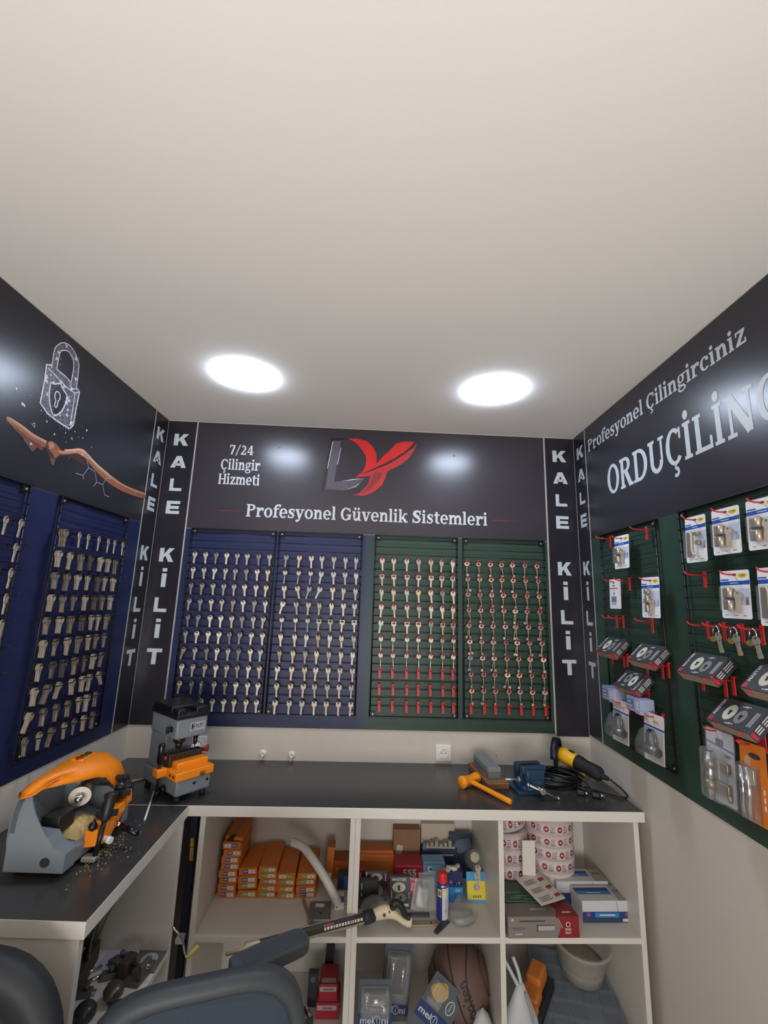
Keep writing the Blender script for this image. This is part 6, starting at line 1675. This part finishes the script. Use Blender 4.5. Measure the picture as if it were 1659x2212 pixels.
# two white and blue boxes
for i, (u, d, z, w) in enumerate(((.948, .372, 0, .192), (.905, .268, .0, .215))):
    L2, H2 = (.094, .072) if i == 0 else (.085, .080)
    t = thing('hinge_box', 'flat white and blue box in the right compartment, %s of two' % ('front one' if not i else 'rear one under the leaflet'), 'box', B_(u, d, ZS + z + .0003, RZ(1)), 'white and blue boxes')
    b = MB(); b.box(-w / 2, w / 2, 0, L2, 0, H2, .0008); b.build('carton', P('cool_white_carton', (204, 206, 208), .45), t)
    b = MB(); y = -.0004
    b.mi = 0; b.flat(rect(-w / 2, w / 2, H2 * .20, H2 * .50), y); b.mi = 1; b.flat(rect(-w * .25, w * .24, H2 * .24, H2 * .46), y - .0002); b.mi = 2; b.flat(rect(-w / 2, w / 2, 0, H2 * .20), y)
    b.mi = 3; b.flat(rect(-w * .16, w * .16, H2 * .31, H2 * .38), y - .0004); b.mi = 4; b.flat(ellipse(-w * .38, H2 * .37, .008, .007), y - .0002); b.flat(ellipse(w * .40, H2 * .37, .008, .007), y - .0002)
    b.mi = 3; b.flat(rect(w * .31, w * .47, H2 * .04, H2 * .18), y - .0002)
    for q, z_ in ((0, .62), (1, .40)):
        b.mi = q; b.add([(-w * .50, L2 * z_, H2 + .0003), (w * .22, L2 * z_, H2 + .0003), (w * .22, L2 * (z_ + .22), H2 + .0003), (-w * .5, L2 * (z_ + .22), H2 + .0003)], [(0, 1, 2, 3)])
    b.mi = 3; b.add([(-w * .28, L2 * .48, H2 + .0005), (w * .0, L2 * .48, H2 + .0005), (w * .0, L2 * .54, H2 + .0005), (-w * .28, L2 * .54, H2 + .0005)], [(0, 1, 2, 3)])
    b.mi = 5; b.add([(w * .26, 0, H2 + .0003), (w * .5, 0, H2 + .0003), (w * .5, L2, H2 + .0003), (w * .26, L2, H2 + .0003)], [(0, 1, 2, 3)])
    b.mi = 6
    for k in range(4): b.add([(w * (.32 + .04 * k), L2 * .55, H2 + .0005), (w * (.34 + .04 * k), L2 * .55, H2 + .0005), (w * (.335 + .04 * k), L2 * .70, H2 + .0005), (w * (.315 + .04 * k), L2 * .70, H2 + .0005)], [(0, 1, 2, 3)])
    b.flat([(w * .20, H2 * .98), (w * .205, H2 * .98), (w * .235, H2 * .4), (w * .225, H2 * .4)], y - .0004)
    b.raw('print', [P('box_blue', (40, 62, 128), .45), P('box_sky', (60, 130, 196), .45), P('box_darkgreen', (50, 72, 82), .5), M_w, P('box_pink', (150, 80, 110), .5), P('box_grey', (160, 158, 148), .5), M_ink], t)
# leaflet
t = thing('leaflet', 'white printed leaflet lying askew over the green box and the rear white box', 'leaflet', B_(.706, .330, ZS + .0865, RZ(24), RX(7)))
b = MB(); b.add([(-.062, -.072, .004), (.062, -.072, .0), (.066, .068, .002), (-.058, .074, .004), (0, 0, .0075)], [(0, 1, 4), (1, 2, 4), (2, 3, 4), (3, 0, 4)]); b.build('sheet', M_paper, t)
b = MB()
for r in range(3):
    yy = .038 - .042 * r
    b.mi = 0
    for k in range(3): b.add([(-.048, yy - .008 * k, .0082), (.008 - .008 * (k % 2), yy - .008 * k, .0082), (.008 - .008 * (k % 2), yy + .003 - .008 * k, .0082), (-.048, yy + .003 - .008 * k, .0082)], [(0, 1, 2, 3)])
    b.mi = 1; b.add([(.024, yy - .014, .0082), (.050, yy - .014, .0082), (.050, yy, .0082), (.024, yy, .0082)], [(0, 1, 2, 3)])
b.raw('print', [M_labtxt, M_labred], t)

# ================================================================ lower shelves
ZB = .0785
# left compartment
for k, (z, h, c) in enumerate(((0, .052, M_crim), (.0525, .052, M_crim))):
    t = carton('red_box', 'red box with pale bands low behind the chair, %s of a stack' % ('bottom' if not k else 'upper one'), -.098, .252 - .01 * k, ZB + z, .088 - .018 * k, .10, h, c,
               [(P('band_pale', (176, 160, 158), .5), rect(-.040 + .006 * k, .034 - .004 * k, h * .55, h * .85)), (P('band_ink', (120, 100, 104), .5), rect(-.02, .02, h * .64, h * .74))], group='red boxes in the lower left compartment')
    b = MB(); b.add([(-.036 + .009 * k, .008, h + .0004), (.036 - .009 * k, .008, h + .0004), (.036 - .009 * k, .03, h + .0004), (-.036 + .009 * k, .03, h + .0004)], [(0, 1, 2, 3)]); b.raw('lid_band', P('band_pale', (176, 160, 158), .5), t)
carton('black_box', 'black box standing on end behind the red boxes, low behind the chair', -.112, .13, ZB, .034, .03, .150, P('black_carton', (30, 30, 34), .35), lean=-4, roll=4)
carton('dark_tin', 'small dark square tin beside the red boxes, low behind the chair', -.162, .20, ZB, .036, .03, .108, P('tin_dark', (58, 60, 62), .4), [(P('tin_mark', (96, 98, 98), .5), ellipse(0, .09, .010, .010))])
b = MB(); b.box(-.012, .012, -.002, .002, -.055, .055, .001); b.box(-.005, .005, -.0026, .0026, .004, .03)
tag(b.build('strike_plate', mat('old_zinc', (136, 128, 104), .45, metal=.6), None, B_(-.222, .315, ZB + .063, RX(-14), RY(-38))), 'slotted zinc strike plate leaning in the lower left compartment', 'plate')
for i, (u, d, r) in enumerate(((-.205, .32, 8), (-.250, .325, -14), (-.188, .27, 30))):
    t = thing('bubble_pack', 'dark pack of chrome lock parts low behind the chair, %s of three' % ('middle', 'left', 'right')[i], 'pack', B_(u, d, ZB + .001, RZ(r)), 'packs of chrome parts')
    b = MB(); b.box(-.03, .03, -.03, .03, 0, .030, .003); b.build('card', P('pack_dark', (60, 66, 62), .5), t)
    b = MB()
    for k in range(3): b.cyl((-.022 + .02 * k, -.026, .034), (-.018 + .02 * k, .024, .034), .006, None, 12)
    b.build('chrome_parts', M_chrome, t)

# middle compartment: two hanging-card packs, basketball, white bag
def melon(u, d, z, w, h, roll, lean, label, band, second=False):
    t = thing('lock_pack', label, 'blister pack', B_(u, d, z, RY(roll), RX(lean)), 'blue lock packs')
    b = MB(); b.prism(outline(w, h, .004), -.001, 0, T(0, 0, h)); y = -.0012
    b.mi = 1; b.flat(rect(-w / 2, w / 2, band[0], band[1]), y)
    b.mi = 2; put_text(b, 'mel', -w * .24, (band[0] + band[1]) / 2 + .001, w * .38, .020, y - .0002, bold=.02); put_text(b, 'ni', w * .30, (band[0] + band[1]) / 2, w * .20, .018, y - .0002, bold=.02)
    cx = w * .06; cz = (band[0] + band[1]) / 2
    ring2(b, cx, cz, .013, .014, .0025, .0025, 0, 360, y - .0002); b.flat(rect(cx - .0012, cx + .0012, cz - .008, cz + .009), y - .0002)
    if second:
        b.mi = 3; b.flat(smooth_pts([(-w * .44, h * .78), (-w * .10, h * .95), (w * .10, h * .80), (-w * .12, h * .66)], 4, True), y - .0002); b.flat(smooth_pts([(w * .1, h * .05), (w * .4, h * .14), (w * .46, h * .02), (w * .2, h * .01)], 4, True), y - .0002)
        b.mi = 2; ring2(b, w * .28, h * .72, .016, .022, .003, .003, 0, 360, y - .0003); b.flat([(w * .27, h * .79), (w * .29, h * .79), (w * .29, h * .68), (w * .27, h * .66)], y - .0003)
    b.raw('backing_card', [P('melon_card', (66, 76, 104) if second else (88, 96, 104), .45), P('melon_blue', (44, 62, 112), .4), M_w, P('melon_yellow', (206, 164, 70), .45)], t)
    return t


t = melon(.076, .395, ZB, .120, .222, 0, -3, 'blue and clear lock pack with white lettering, upright in the lower middle compartment', (.082, .124))
b = MB(); b.cyl((-.03, -.02, .17), (.035, -.02, .17), .013, None, 18); b.cyl((-.03, -.02, .145), (-.03, -.02, .19), .009, None, 14); b.ball((.03, -.022, .150), .014, 14, 10); b.build('chrome_lock', M_chrome, t)
b = MB(); b.box(-.052, .05, -.042, -.001, .128, .208, .012, seg=3); b.build('clear_blister', MATS['clear_shell'], t)
t = melon(.225, .385, ZB + .02, .135, .215, 38, -8, 'blue pack with yellow leaf shapes and white lettering, tilted beside the basketball', (.070, .118), True)
b = MB(); b.box(-.062, -.005, -.03, -.001, .128, .20, .010); b.build('clear_blister', MATS['clear_shell'], t)
t = melon(.150, .260, ZB, .110, .240, 6, -6, 'dim blue lock pack behind the two lettered packs', (.02, .05))
b = MB(); b.box(-.046, .046, -.04, -.001, .07, .22, .012); b.build('clear_blister', MATS['clear_shell'], t)
b = MB(); b.cyl((-.02, -.02, .12), (-.02, -.02, .20), .010, None, 16); b.cyl((.02, -.02, .10), (.02, -.02, .18), .008, None, 16); b.build('chrome_lock', M_chrome, t)

t = thing('basketball', 'worn brown basketball on the lower middle shelf', 'ball', B_(.408, .245, ZB + .1205, RZ(-10), RY(-22)))
b = MB(); b.ball((0, 0, 0), .120, 48, 32); b.build('leather', P('worn_leather', (112, 88, 80), .6, var=.15, scale=30, bump=.5, bscale=500), t)
b = MB()
circ = lambda f: [f(2 * PI * k / 64) for k in range(64)]
rr_ = .1203
b.tube(circ(lambda a: (0, rr_ * math.cos(a), rr_ * math.sin(a))), .0022, 6, closed=True)
b.tube(circ(lambda a: (rr_ * math.cos(a), rr_ * math.sin(a), 0)), .0022, 6, closed=True) if False else None
for s in (-1, 1):
    x0 = .070; b.tube(circ(lambda a: ((s * (x0 - .030 * abs(math.cos(a)) ** 2)), math.sqrt(max(rr_ ** 2 - (x0 - .030 * abs(math.cos(a)) ** 2) ** 2, 0)) * math.cos(a), math.sqrt(max(rr_ ** 2 - (x0 - .030 * abs(math.cos(a)) ** 2) ** 2, 0)) * math.sin(a))), .0022, 6, closed=True)
    x1 = .102; b.tube(circ(lambda a: (s * x1, math.sqrt(rr_ ** 2 - x1 ** 2) * math.cos(a), math.sqrt(rr_ ** 2 - x1 ** 2) * math.sin(a))), .0018, 6, closed=True)
b.build('seams', P('seam_black', (46, 40, 42), .6), t)
b = MB(); vs, fs, tw, th_ = sans('molten', .02); q = []
for u_, v_ in vs:
    lat = (u_ / tw - .5) * 1.0; lon = .26 - (v_ / th_ - .5) * .34     # runs down the ball
    R2 = .1209; zz = -R2 * math.sin(lat) * -1; c_ = math.cos(lat)
    q.append((R2 * c_ * math.sin(lon), -R2 * c_ * math.cos(lon), zz))
b.add(q, fs); b.raw('lettering', P('ball_ink', (60, 48, 48), .6), t)
t = thing('plastic_bag', 'crumpled white plastic bag at the right of the lower middle shelf', 'bag', B_(.468, .36, ZB))
b = MB(); rb_ = random.Random(4); lp = []
for z, r in ((0, .034), (.03, .042), (.07, .036), (.10, .020), (.112, .006)):
    lp.append([(r * math.cos(2 * PI * k / 18) * rb_.uniform(.85, 1.12), r * .8 * math.sin(2 * PI * k / 18) * rb_.uniform(.85, 1.12), z + rb_.uniform(-.004, .004)) for k in range(18)])
b.loft(lp); b.build('bag', P('bag_white', (196, 198, 200), .4), t)

# right compartment: organiser case, clear tub, orange tool, carrier bag
OC = B_(.885, .215, ZB + .052, RZ(-14), RX(14))
t = thing('organizer_case', 'clear blue-grey organizer case full of small compartments, sloping under the tub', 'case', OC)
M_case = P('case_blue_grey', (92, 108, 128), .35)
b = MB(); b.box(-.17, .15, -.16, .14, -.022, -.016, .003)
for x in (-.17, .144): b.box(x, x + .006, -.16, .14, -.020, .022, .001)
for y in (-.16, .134): b.box(-.17, .15, y, y + .006, -.020, .022, .001)
for k in range(1, 5): b.box(-.17 + .064 * k - .001, -.17 + .064 * k + .001, -.157, .137, -.018, .019)
for k in range(1, 5): b.box(-.167, .147, -.16 + .06 * k - .001, -.16 + .06 * k + .001, -.018, .019)
b.build('tray', M_case, t)
rb_ = random.Random(8); cols_ = [P('bits_grey', (110, 114, 116), .5, var=.4, scale=120), P('bits_brown', (126, 96, 84), .5, var=.4, scale=120), P('bits_steel', (140, 140, 140), .4, var=.4, scale=120), P('bits_orange', (176, 116, 66), .5, var=.4, scale=120), P('bits_dark', (66, 70, 76), .5, var=.4, scale=120)]
b = MB()
for i in range(5):
    for j in range(5):
        b.mi = rb_.choice([0, 0, 2, 4, 4, 1, 0, 3 if i > 2 and j < 2 else 4])
        x0, y0 = -.166 + .064 * i, -.156 + .06 * j
        b.box(x0 + .002, x0 + .058, y0 + .002, y0 + .052, -.015, rb_.uniform(-.004, .010), .004)
o = b.build('small_parts', cols_, t); o['kind'] = 'stuff'
b = MB(); b.box(-.172, .152, -.162, .142, .0225, .0250, .001); b.build('clear_lid', mat('clear_lid', (170, 180, 190), .12, alpha=.22, spec=.6), t)
t = thing('plastic_tub', 'large round translucent tub on the organizer case, lower right shelf', 'tub', B_(.925, .175, ZB + .100, RX(8)))
b = MB(); b.lathe([(0, .0), (.074, .0), (.082, .006), (.108, .128), (.116, .130), (.116, .137), (.106, .137), (.104, .128), (.079, .008), (0, .004)], 44); b.build('tub', mat('tub_plastic', (222, 219, 213), .3, alpha=.30, spec=.5), t)
b = MB(); b.lathe([(0, .008), (.078, .008), (.088, .045), (.05, .060), (0, .066)], 30); o = b.build('tub_contents', P('tub_contents', (158, 150, 138), .7, var=.35, scale=70, bump=.6, bscale=90), t); o['kind'] = 'stuff'
t = thing('orange_tool', 'orange plastic tool with a black base in the lower right compartment', 'tool', B_(.690, .270, ZB + .085, RZ(-40), RX(12), Matrix.Scale(1.3, 4)))
b = MB(); b.box(-.026, .026, -.040, .010, .0, .032, .008, seg=3); b.box(-.022, .022, .006, .070, .004, .050, .008, seg=3); b.box(-.030, .030, -.060, -.034, .0, .024, .006); b.build('body', P('tool_orange', (214, 126, 56), .4), t)
b = MB(); b.box(-.034, .036, -.05, .085, -.054, .0, .005); b.build('base', P('tool_black', (44, 46, 50), .5), t)
t = thing('carrier_bag', 'white carrier bag with raised handles at the left of the lower right shelf', 'bag', B_(.600, .395, ZB, Matrix.Scale(1.18, 4)))
b = MB(); lp = []; rb_ = random.Random(12)
for z, a, c in ((0, .055, .030), (.05, .062, .034), (.10, .050, .028), (.14, .030, .016), (.185, .010, .007)):
    lp.append([(a * math.cos(2 * PI * k / 20) * rb_.uniform(.9, 1.08), c * math.sin(2 * PI * k / 20) * rb_.uniform(.9, 1.08), z) for k in range(20)])
b.loft(lp); b.build('bag', P('bag_white', (196, 198, 200), .4), t)
for s in (-1, 1):
    b = MB(); b.tube(smooth_pts([(.004 * s, 0, .172), (-.016 + .012 * s, .006, .212), (-.034 + .016 * s, .012, .246)], 5), .0055, 8); b.build('handle', P('bag_white', (196, 198, 200), .4), t)
b = MB(); b.tube(smooth_pts([(.010, -.012, .17), (.024, -.030, .12), (.034, -.038, .06)], 5), .004, 8); b.build('fold', P('bag_shade', (150, 152, 156), .45), t)  # fold in a greyer copy of the bag white, shade put into its colour

# ================================================================ left cabinet shelf
t = thing('lock_leaflet', 'dark card with a pale disc print lying on the left cabinet shelf', 'card', T(-.652, -.590, ZS + .0004))
b = MB(); b.box(-.045, .045, -.042, .046, 0, .003, .0004); b.build('card', P('card_grey', (94, 94, 88), .5), t)
b = MB(); q = ellipse(.004, .008, .026, .028, 24); b.add([(x, z, .0033) for x, z in q], [tuple(range(24))]); q = ellipse(.020, -.004, .011, .011, 16); b.mi = 1; b.add([(x, z, .0036) for x, z in q], [tuple(range(16))])
b.raw('print', [P('disc_pale', (168, 172, 168), .5), P('card_grey', (94, 94, 88), .5)], t)
b = MB(); b.box(-.04, .04, -.04, .03, 0, .002); tag(b.build('paper_slip', P('lilac_paper', (186, 180, 196), .6), None, T(-.760, -.585, ZS + .0005)), 'pale lilac paper lying at the back of the left cabinet shelf', 'paper')
M_gun = mat('gun_grey', (112, 112, 108), .42, metal=.6, var=.15)
t = thing('small_vise', 'small grey metal vise on the left cabinet shelf', 'vise', T(-.665, -.655, ZS + .0005) @ RZ(-8))
b = MB(); b.box(-.045, .042, -.030, .030, 0, .012, .002); b.build('base', M_gun, t)
b = MB(); b.box(-.036, -.008, -.022, .030, .012, .052, .003); b.build('fixed_jaw', mat('vise_brown', (84, 74, 66), .5, metal=.5), t)
b = MB(); b.box(.030, .046, -.02, .026, .012, .050, .003); b.build('sliding_jaw', M_gun, t)
b = MB(); b.cyl((-.01, .004, .036), (.056, .004, .036), .006, None, 14); b.build('screw', M_chrome, t)
for i, (x, y, z, a, l) in enumerate(((-.770, -.665, .006, 42, 'front one'), (-.800, -.640, .006, 50, 'rear one'))):
    b = MB(); b.cyl((-.03, 0, 0), (.03, 0, 0), .0055, None, 14); tag(b.build('chrome_rod', M_chrome, None, T(x, y, ZS + z) @ RZ(a)), 'chrome rod on the left cabinet shelf, %s of two' % l, 'rod', 'chrome rods')
t = thing('door_knob', 'dark round door knob near the front of the left cabinet shelf', 'knob', T(-.722, -.790, ZS + .001))
b = MB(); b.lathe([(0, 0), (.024, 0), (.028, .008), (.028, .022), (.020, .032), (.010, .036), (0, .036)], 26); b.build('knob', P('knob_dark', (52, 58, 54), .3), t)
t = thing('door_knob', 'brownish metal door knob on the left cabinet shelf beside the chair', 'knob', T(-.676, -.735, ZS + .001))
b = MB(); b.lathe([(0, 0), (.014, 0), (.012, .008), (.026, .018), (.028, .030), (.020, .042), (.006, .045), (0, .045)], 26); b.build('knob', mat('knob_brown', (104, 96, 88), .35, metal=.6), t)
t = thing('tool_box', 'brown wooden tool rack full of thin steel picks in the left cabinet', 'tool rack', T(-.850, -.670, ZS + .0005) @ RZ(12))
b = MB(); b.box(-.055, .055, -.08, .08, 0, .055, .002); b.build('block', P('rack_brown', (70, 58, 50), .6, var=.2, scale=30), t)
rb_ = random.Random(3)
for k in range(26):
    x, y = rb_.uniform(-.050, .055), rb_.uniform(-.068, .070); h = rb_.uniform(.05, .13); a = rb_.uniform(-.02, .05)
    b = MB(); b.box(x - .003, x + .003, y - .0016, y + .0016, .053, .065 + h * .3); b.tube([(x, y, .055), (x + a * .5, y - a * .2, .065 + h * .6), (x + a, y - a * .3, .07 + h * 1.1)], .003, 6); b.build('pick', [M_steel if k % 3 else mat('dark_steel', (70, 72, 74), .4, metal=.7)], t)
for i, (x, y, r) in enumerate(((-.735, -.655, 20), (-.742, -.610, -30), (-.720, -.625, 70), (-.770, -.72, 10))):
    t = thing('lock_part', 'dull metal lock part in a heap on the left cabinet shelf, %s of four' % ('front', 'rear', 'right', 'left')[i], 'lock part', T(x, y, ZS + .001 + (.018 if i == 2 else 0)) @ RZ(r), 'loose lock parts')
    b = MB(); b.box(-.022, .022, -.012, .012, 0, .016, .002); b.cyl((.006, 0, .016), (.006, 0, .030), .008, None, 14); b.build('case', M_gun, t)
    b = MB(); b.box(.02, .034, -.005, .005, .004, .012, .001); b.build('latch', [M_chrome], t)
b = MB(); b.box(-.006, .006, -.016, .016, 0, .04, .002); tag(b.build('blue_tab', P('tab_blue', (66, 70, 140), .45), None, T(-.705, -.622, ZS + .001) @ RZ(30)), 'small blue plastic tab among the loose lock parts', 'tab')

# ================================================================ long tool lying from the middle shelf onto the chair seat
H0 = Vector((.072, -.425, .524)); H1 = Vector((-.372, -.685, .566)); AX = along(H0, H1); LEN = (H1 - H0).length
t = thing('foam_gun', 'long dark-barrelled tool with cream plastic handle, lying from the shelf to the chair', 'tool', AX)
b = MB(); b.lathe([(.0, .0), (.016, .0), (.0165, .02), (.0165, LEN - .06), (.006, LEN - .05), (.005, LEN), (0, LEN)], 24); b.build('barrel', mat('champagne_metal', (176, 156, 130), .4, metal=.4), t)
b = MB()
for k in range(7):
    for a0, a1 in ((60, 150),):
        pass
v_ = AX.inverted().to_3x3() @ Vector((.1, -.75, .65)); a_c = math.degrees(math.atan2(v_.y, v_.x))
def bstrip(a0, a1, z0, z1, r, n=6):
    vs = []
    for i in range(n + 1):
        a = math.radians(a_c + a0 + (a1 - a0) * i / n)
        for z in (z0, z1): vs.append((r * math.cos(a), r * math.sin(a), z))
    b.add(vs, [(2 * i, 2 * i + 2, 2 * i + 3, 2 * i + 1) for i in range(n)])
bstrip(-48, 48, .03, LEN - .10, .0168); b.mi = 1; q_ = random.Random(6); z = .05
while z < .20:
    l = q_.uniform(.004, .010); bstrip(-30, -4, z, z + l, .0171, 3); z += l + .0035
b.mi = 2; bstrip(2, 24, .16, .20, .0171, 3)
b.raw('dark_print', [P('barrel_print', (46, 42, 40), .45), P('barrel_white', (206, 202, 194), .5), P('barrel_red', (140, 60, 52), .5)], t)
b = MB(); b.lathe([(.016, -.004), (.019, -.004), (.021, .012), (.021, .034), (.0175, .040), (.0165, .040)], 24); b.build('collar', P('collar_black', (38, 44, 56), .4), t)
HM = AX.inverted() @ T(H0.x, H0.y, H0.z)
M_cream = P('cream_plastic', (216, 200, 166), .4, var=.05)
b = MB(); secs = []
for x, z, ry_, rz in ((-.004, .0, .013, .017), (.018, .008, .015, .022), (.045, .014, .015, .023), (.070, .012, .015, .019), (.088, .002, .013, .014), (.108, -.012, .011, .012), (.126, -.020, .011, .012), (.138, -.016, .012, .016), (.142, -.012, .008, .010)):
    secs.append([(x, ry_ * math.cos(2 * PI * k / 16), z + rz * math.sin(2 * PI * k / 16)) for k in range(16)])
b.loft(secs); b.build('handle', M_cream, t, HM)
b = MB(); b.cyl((.042, -.017, .012), (.042, -.014, .012), .0055, None, 14); b.cyl((.060, -.017, .022), (.060, -.014, .022), .003, None, 10); b.build('hole_plug', P('plug_brown', (92, 64, 56), .5), t, HM)
b = MB(); b.tube(smooth_pts([(.066, 0, .020), (.082, .0, .042), (.100, .0, .036), (.118, .0, .006), (.136, 0, -.002)], 5), [.012] * 8 + [.011] * 8 + [.010] * 5, 12); b.ball((.078, 0, .040), (.016, .014, .014), 14, 10); b.build('trigger', P('trigger_black', (34, 34, 36), .45), t, HM)

# ================================================================ chairs
M_mesh = P('mesh_fabric', (52, 62, 74), .85, var=.12, scale=300, bump=.5, bscale=900)
M_frame = P('chair_frame', (60, 64, 68), .55)
M_pad = P('armrest_rubber', (66, 70, 74), .6, bump=.6, bscale=350)


def chair_base(t, h):
    b = MB(); b.cyl((0, 0, .10), (0, 0, h - .06), .026, .022, 20); b.cyl((0, 0, .06), (0, 0, .16), .034, .030, 20); b.build('gas_column', M_blackp, t)
    for k in range(5):
        a = 2 * PI * k / 5 + .95; c, s = math.cos(a), math.sin(a)
        b = MB(); b.tube([(0, 0, .105), (.15 * c, .15 * s, .095), (.29 * c, .29 * s, .070)], [.026, .022, .016], 10); f = b.build('leg', M_blackp, t)
        b = MB(); b.cyl((.29 * c - .012 * s, .29 * s + .012 * c, .0285), (.29 * c + .012 * s, .29 * s - .012 * c, .0285), .028, None, 18); b.cyl((.29 * c, .29 * s, .03), (.29 * c, .29 * s, .07), .007, None, 8); b.build('caster', M_rubber, f)


# chair in front of the cabinets, seen from behind
t = thing('office_chair', 'dark office chair with a mesh backrest and armrests, in front of the back cabinets', 'chair', T(-.335, -1.000, 0) @ RZ(18))
chair_base(t, .44)
b = MB(); b.box(-.245, .245, -.215, .300, .450, .528, .030, seg=3); b.build('seat', M_mesh, t)
def superel(a, c, n=48, e=3.2, cx=0, cz=0):
    return sq(cx, cz, a, c, n, e)
def back_shape(b, a, c, th_, y, bow, cz, e=3.4, k=1.0):
    """rounded back panel bowed about the vertical axis"""
    l0 = superel(a, c, 48, e, 0, cz); out = []
    for dy, s in ((-th_ / 2, .965), (-th_ / 3, 1.0), (th_ / 3, 1.0), (th_ / 2, .965)):
        out.append([(x * s, y + dy + bow * (x / a) ** 2 - .10 * (z - cz), cz + (z - cz) * s) for x, z in l0])
    b.loft(out)
def rim_shape(b, a, c, w, th_, y, bow, cz, e=3.4):
    lo = superel(a, c, 48, e, 0, cz); li = superel(a - w, c - w, 48, e, 0, cz); n = 48
    f = lambda p, dy: (p[0], y + dy + bow * (p[0] / a) ** 2 - .10 * (p[1] - cz), p[1])
    vs = [f(p, -th_ * .25) for p in lo] + [f(((q[0] + p[0]) / 2, (q[1] + p[1]) / 2), -th_ / 2) for p, q in zip(lo, li)] + [f(p, -th_ * .25) for p in li] + [f(p, th_ / 2) for p in li] + [f(p, th_ / 2) for p in lo]
    fs = [(r * n + i, r * n + (i + 1) % n, ((r + 1) % 5) * n + (i + 1) % n, ((r + 1) % 5) * n + i) for r in range(5) for i in range(n)]
    b.add(vs, fs, None, True)
b = MB(); rim_shape(b, .215, .235, .030, .042, -.235, .022, .660); b.build('back_frame', M_frame, t)
b = MB(); back_shape(b, .188, .208, .010, -.235, .022 * .76, .660); b.build('backrest', M_mesh, t)
b = MB(); b.box(-.035, .035, -.255, -.215, .36, .50, .008); b.box(-.035, .035, -.24, -.02, .40, .448, .008); b.build('back_support', M_blackp, t)
AM = (T(-.335, -1.000, 0) @ RZ(18)).inverted()
pd = (Vector((-.128, -.768, 0)) - Vector((-.29, -.880, 0)))
ang = math.degrees(math.atan2(pd.y, pd.x))
b = MB(); pl = smooth_pts([(.105, .0), (.098, .028), (.06, .038), (-.09, .036), (-.115, .02), (-.115, -.02), (-.09, -.036), (.06, -.038), (.098, -.028)], 3, True)
b.loft([[(x * .96, y * .93, z) if z in (-.016, .016) else (x, y, z) for x, y in pl] for z in (-.016, -.011, .010, .016)])
for k in range(30): b.box(-.088 + .0062 * k, -.0855 + .0062 * k, -.028, .028, .0158, .0168)
o = b.build('armrest', M_pad, t, AM @ T(-.205, -.822, .662) @ RZ(ang))
b = MB(); b.box(-.018, .018, -.022, .022, -.17, -.014, .006); b.build('armrest_post', M_blackp, t, AM @ T(-.245, -.870, .658) @ RZ(18))
b = MB(); b.tube([(.235, .10, .44), (.245, .10, .46), (.18, .10, .49)], .014, 8); b.build('armrest_bracket', M_blackp, t) if False else b.bm.free()
b = MB(); b.box(-.045, .02, -.02, .02, -.21, -.165, .006); b.build('armrest_bracket', M_blackp, t, AM @ T(-.245, -.870, .658) @ RZ(18))

# second chair at the lower left picture corner
t = thing('office_chair', 'black chair with a round padded back, at the lower left corner of the picture', 'chair', T(-.705, -1.46, 0) @ RZ(196))
chair_base(t, .44)
b = MB(); b.box(-.22, .22, -.22, .22, .450, .520, .032, seg=3); b.build('seat', M_rubber, t)
b = MB(); rim_shape(b, .235, .230, .060, .070, -.21, .030, .692, 2.5); b.build('back_rim', P('chair_black', (40, 42, 46), .6, bump=.2, bscale=300), t)
b = MB(); back_shape(b, .185, .180, .030, -.21, .020, .692, 2.5); b.build('backrest', P('chair_pad_black', (26, 28, 32), .75, bump=.3, bscale=300), t)
b = MB(); b.box(-.035, .035, -.24, -.20, .38, .52, .008); b.box(-.035, .035, -.23, .0, .40, .448, .008); b.build('back_support', M_blackp, t)
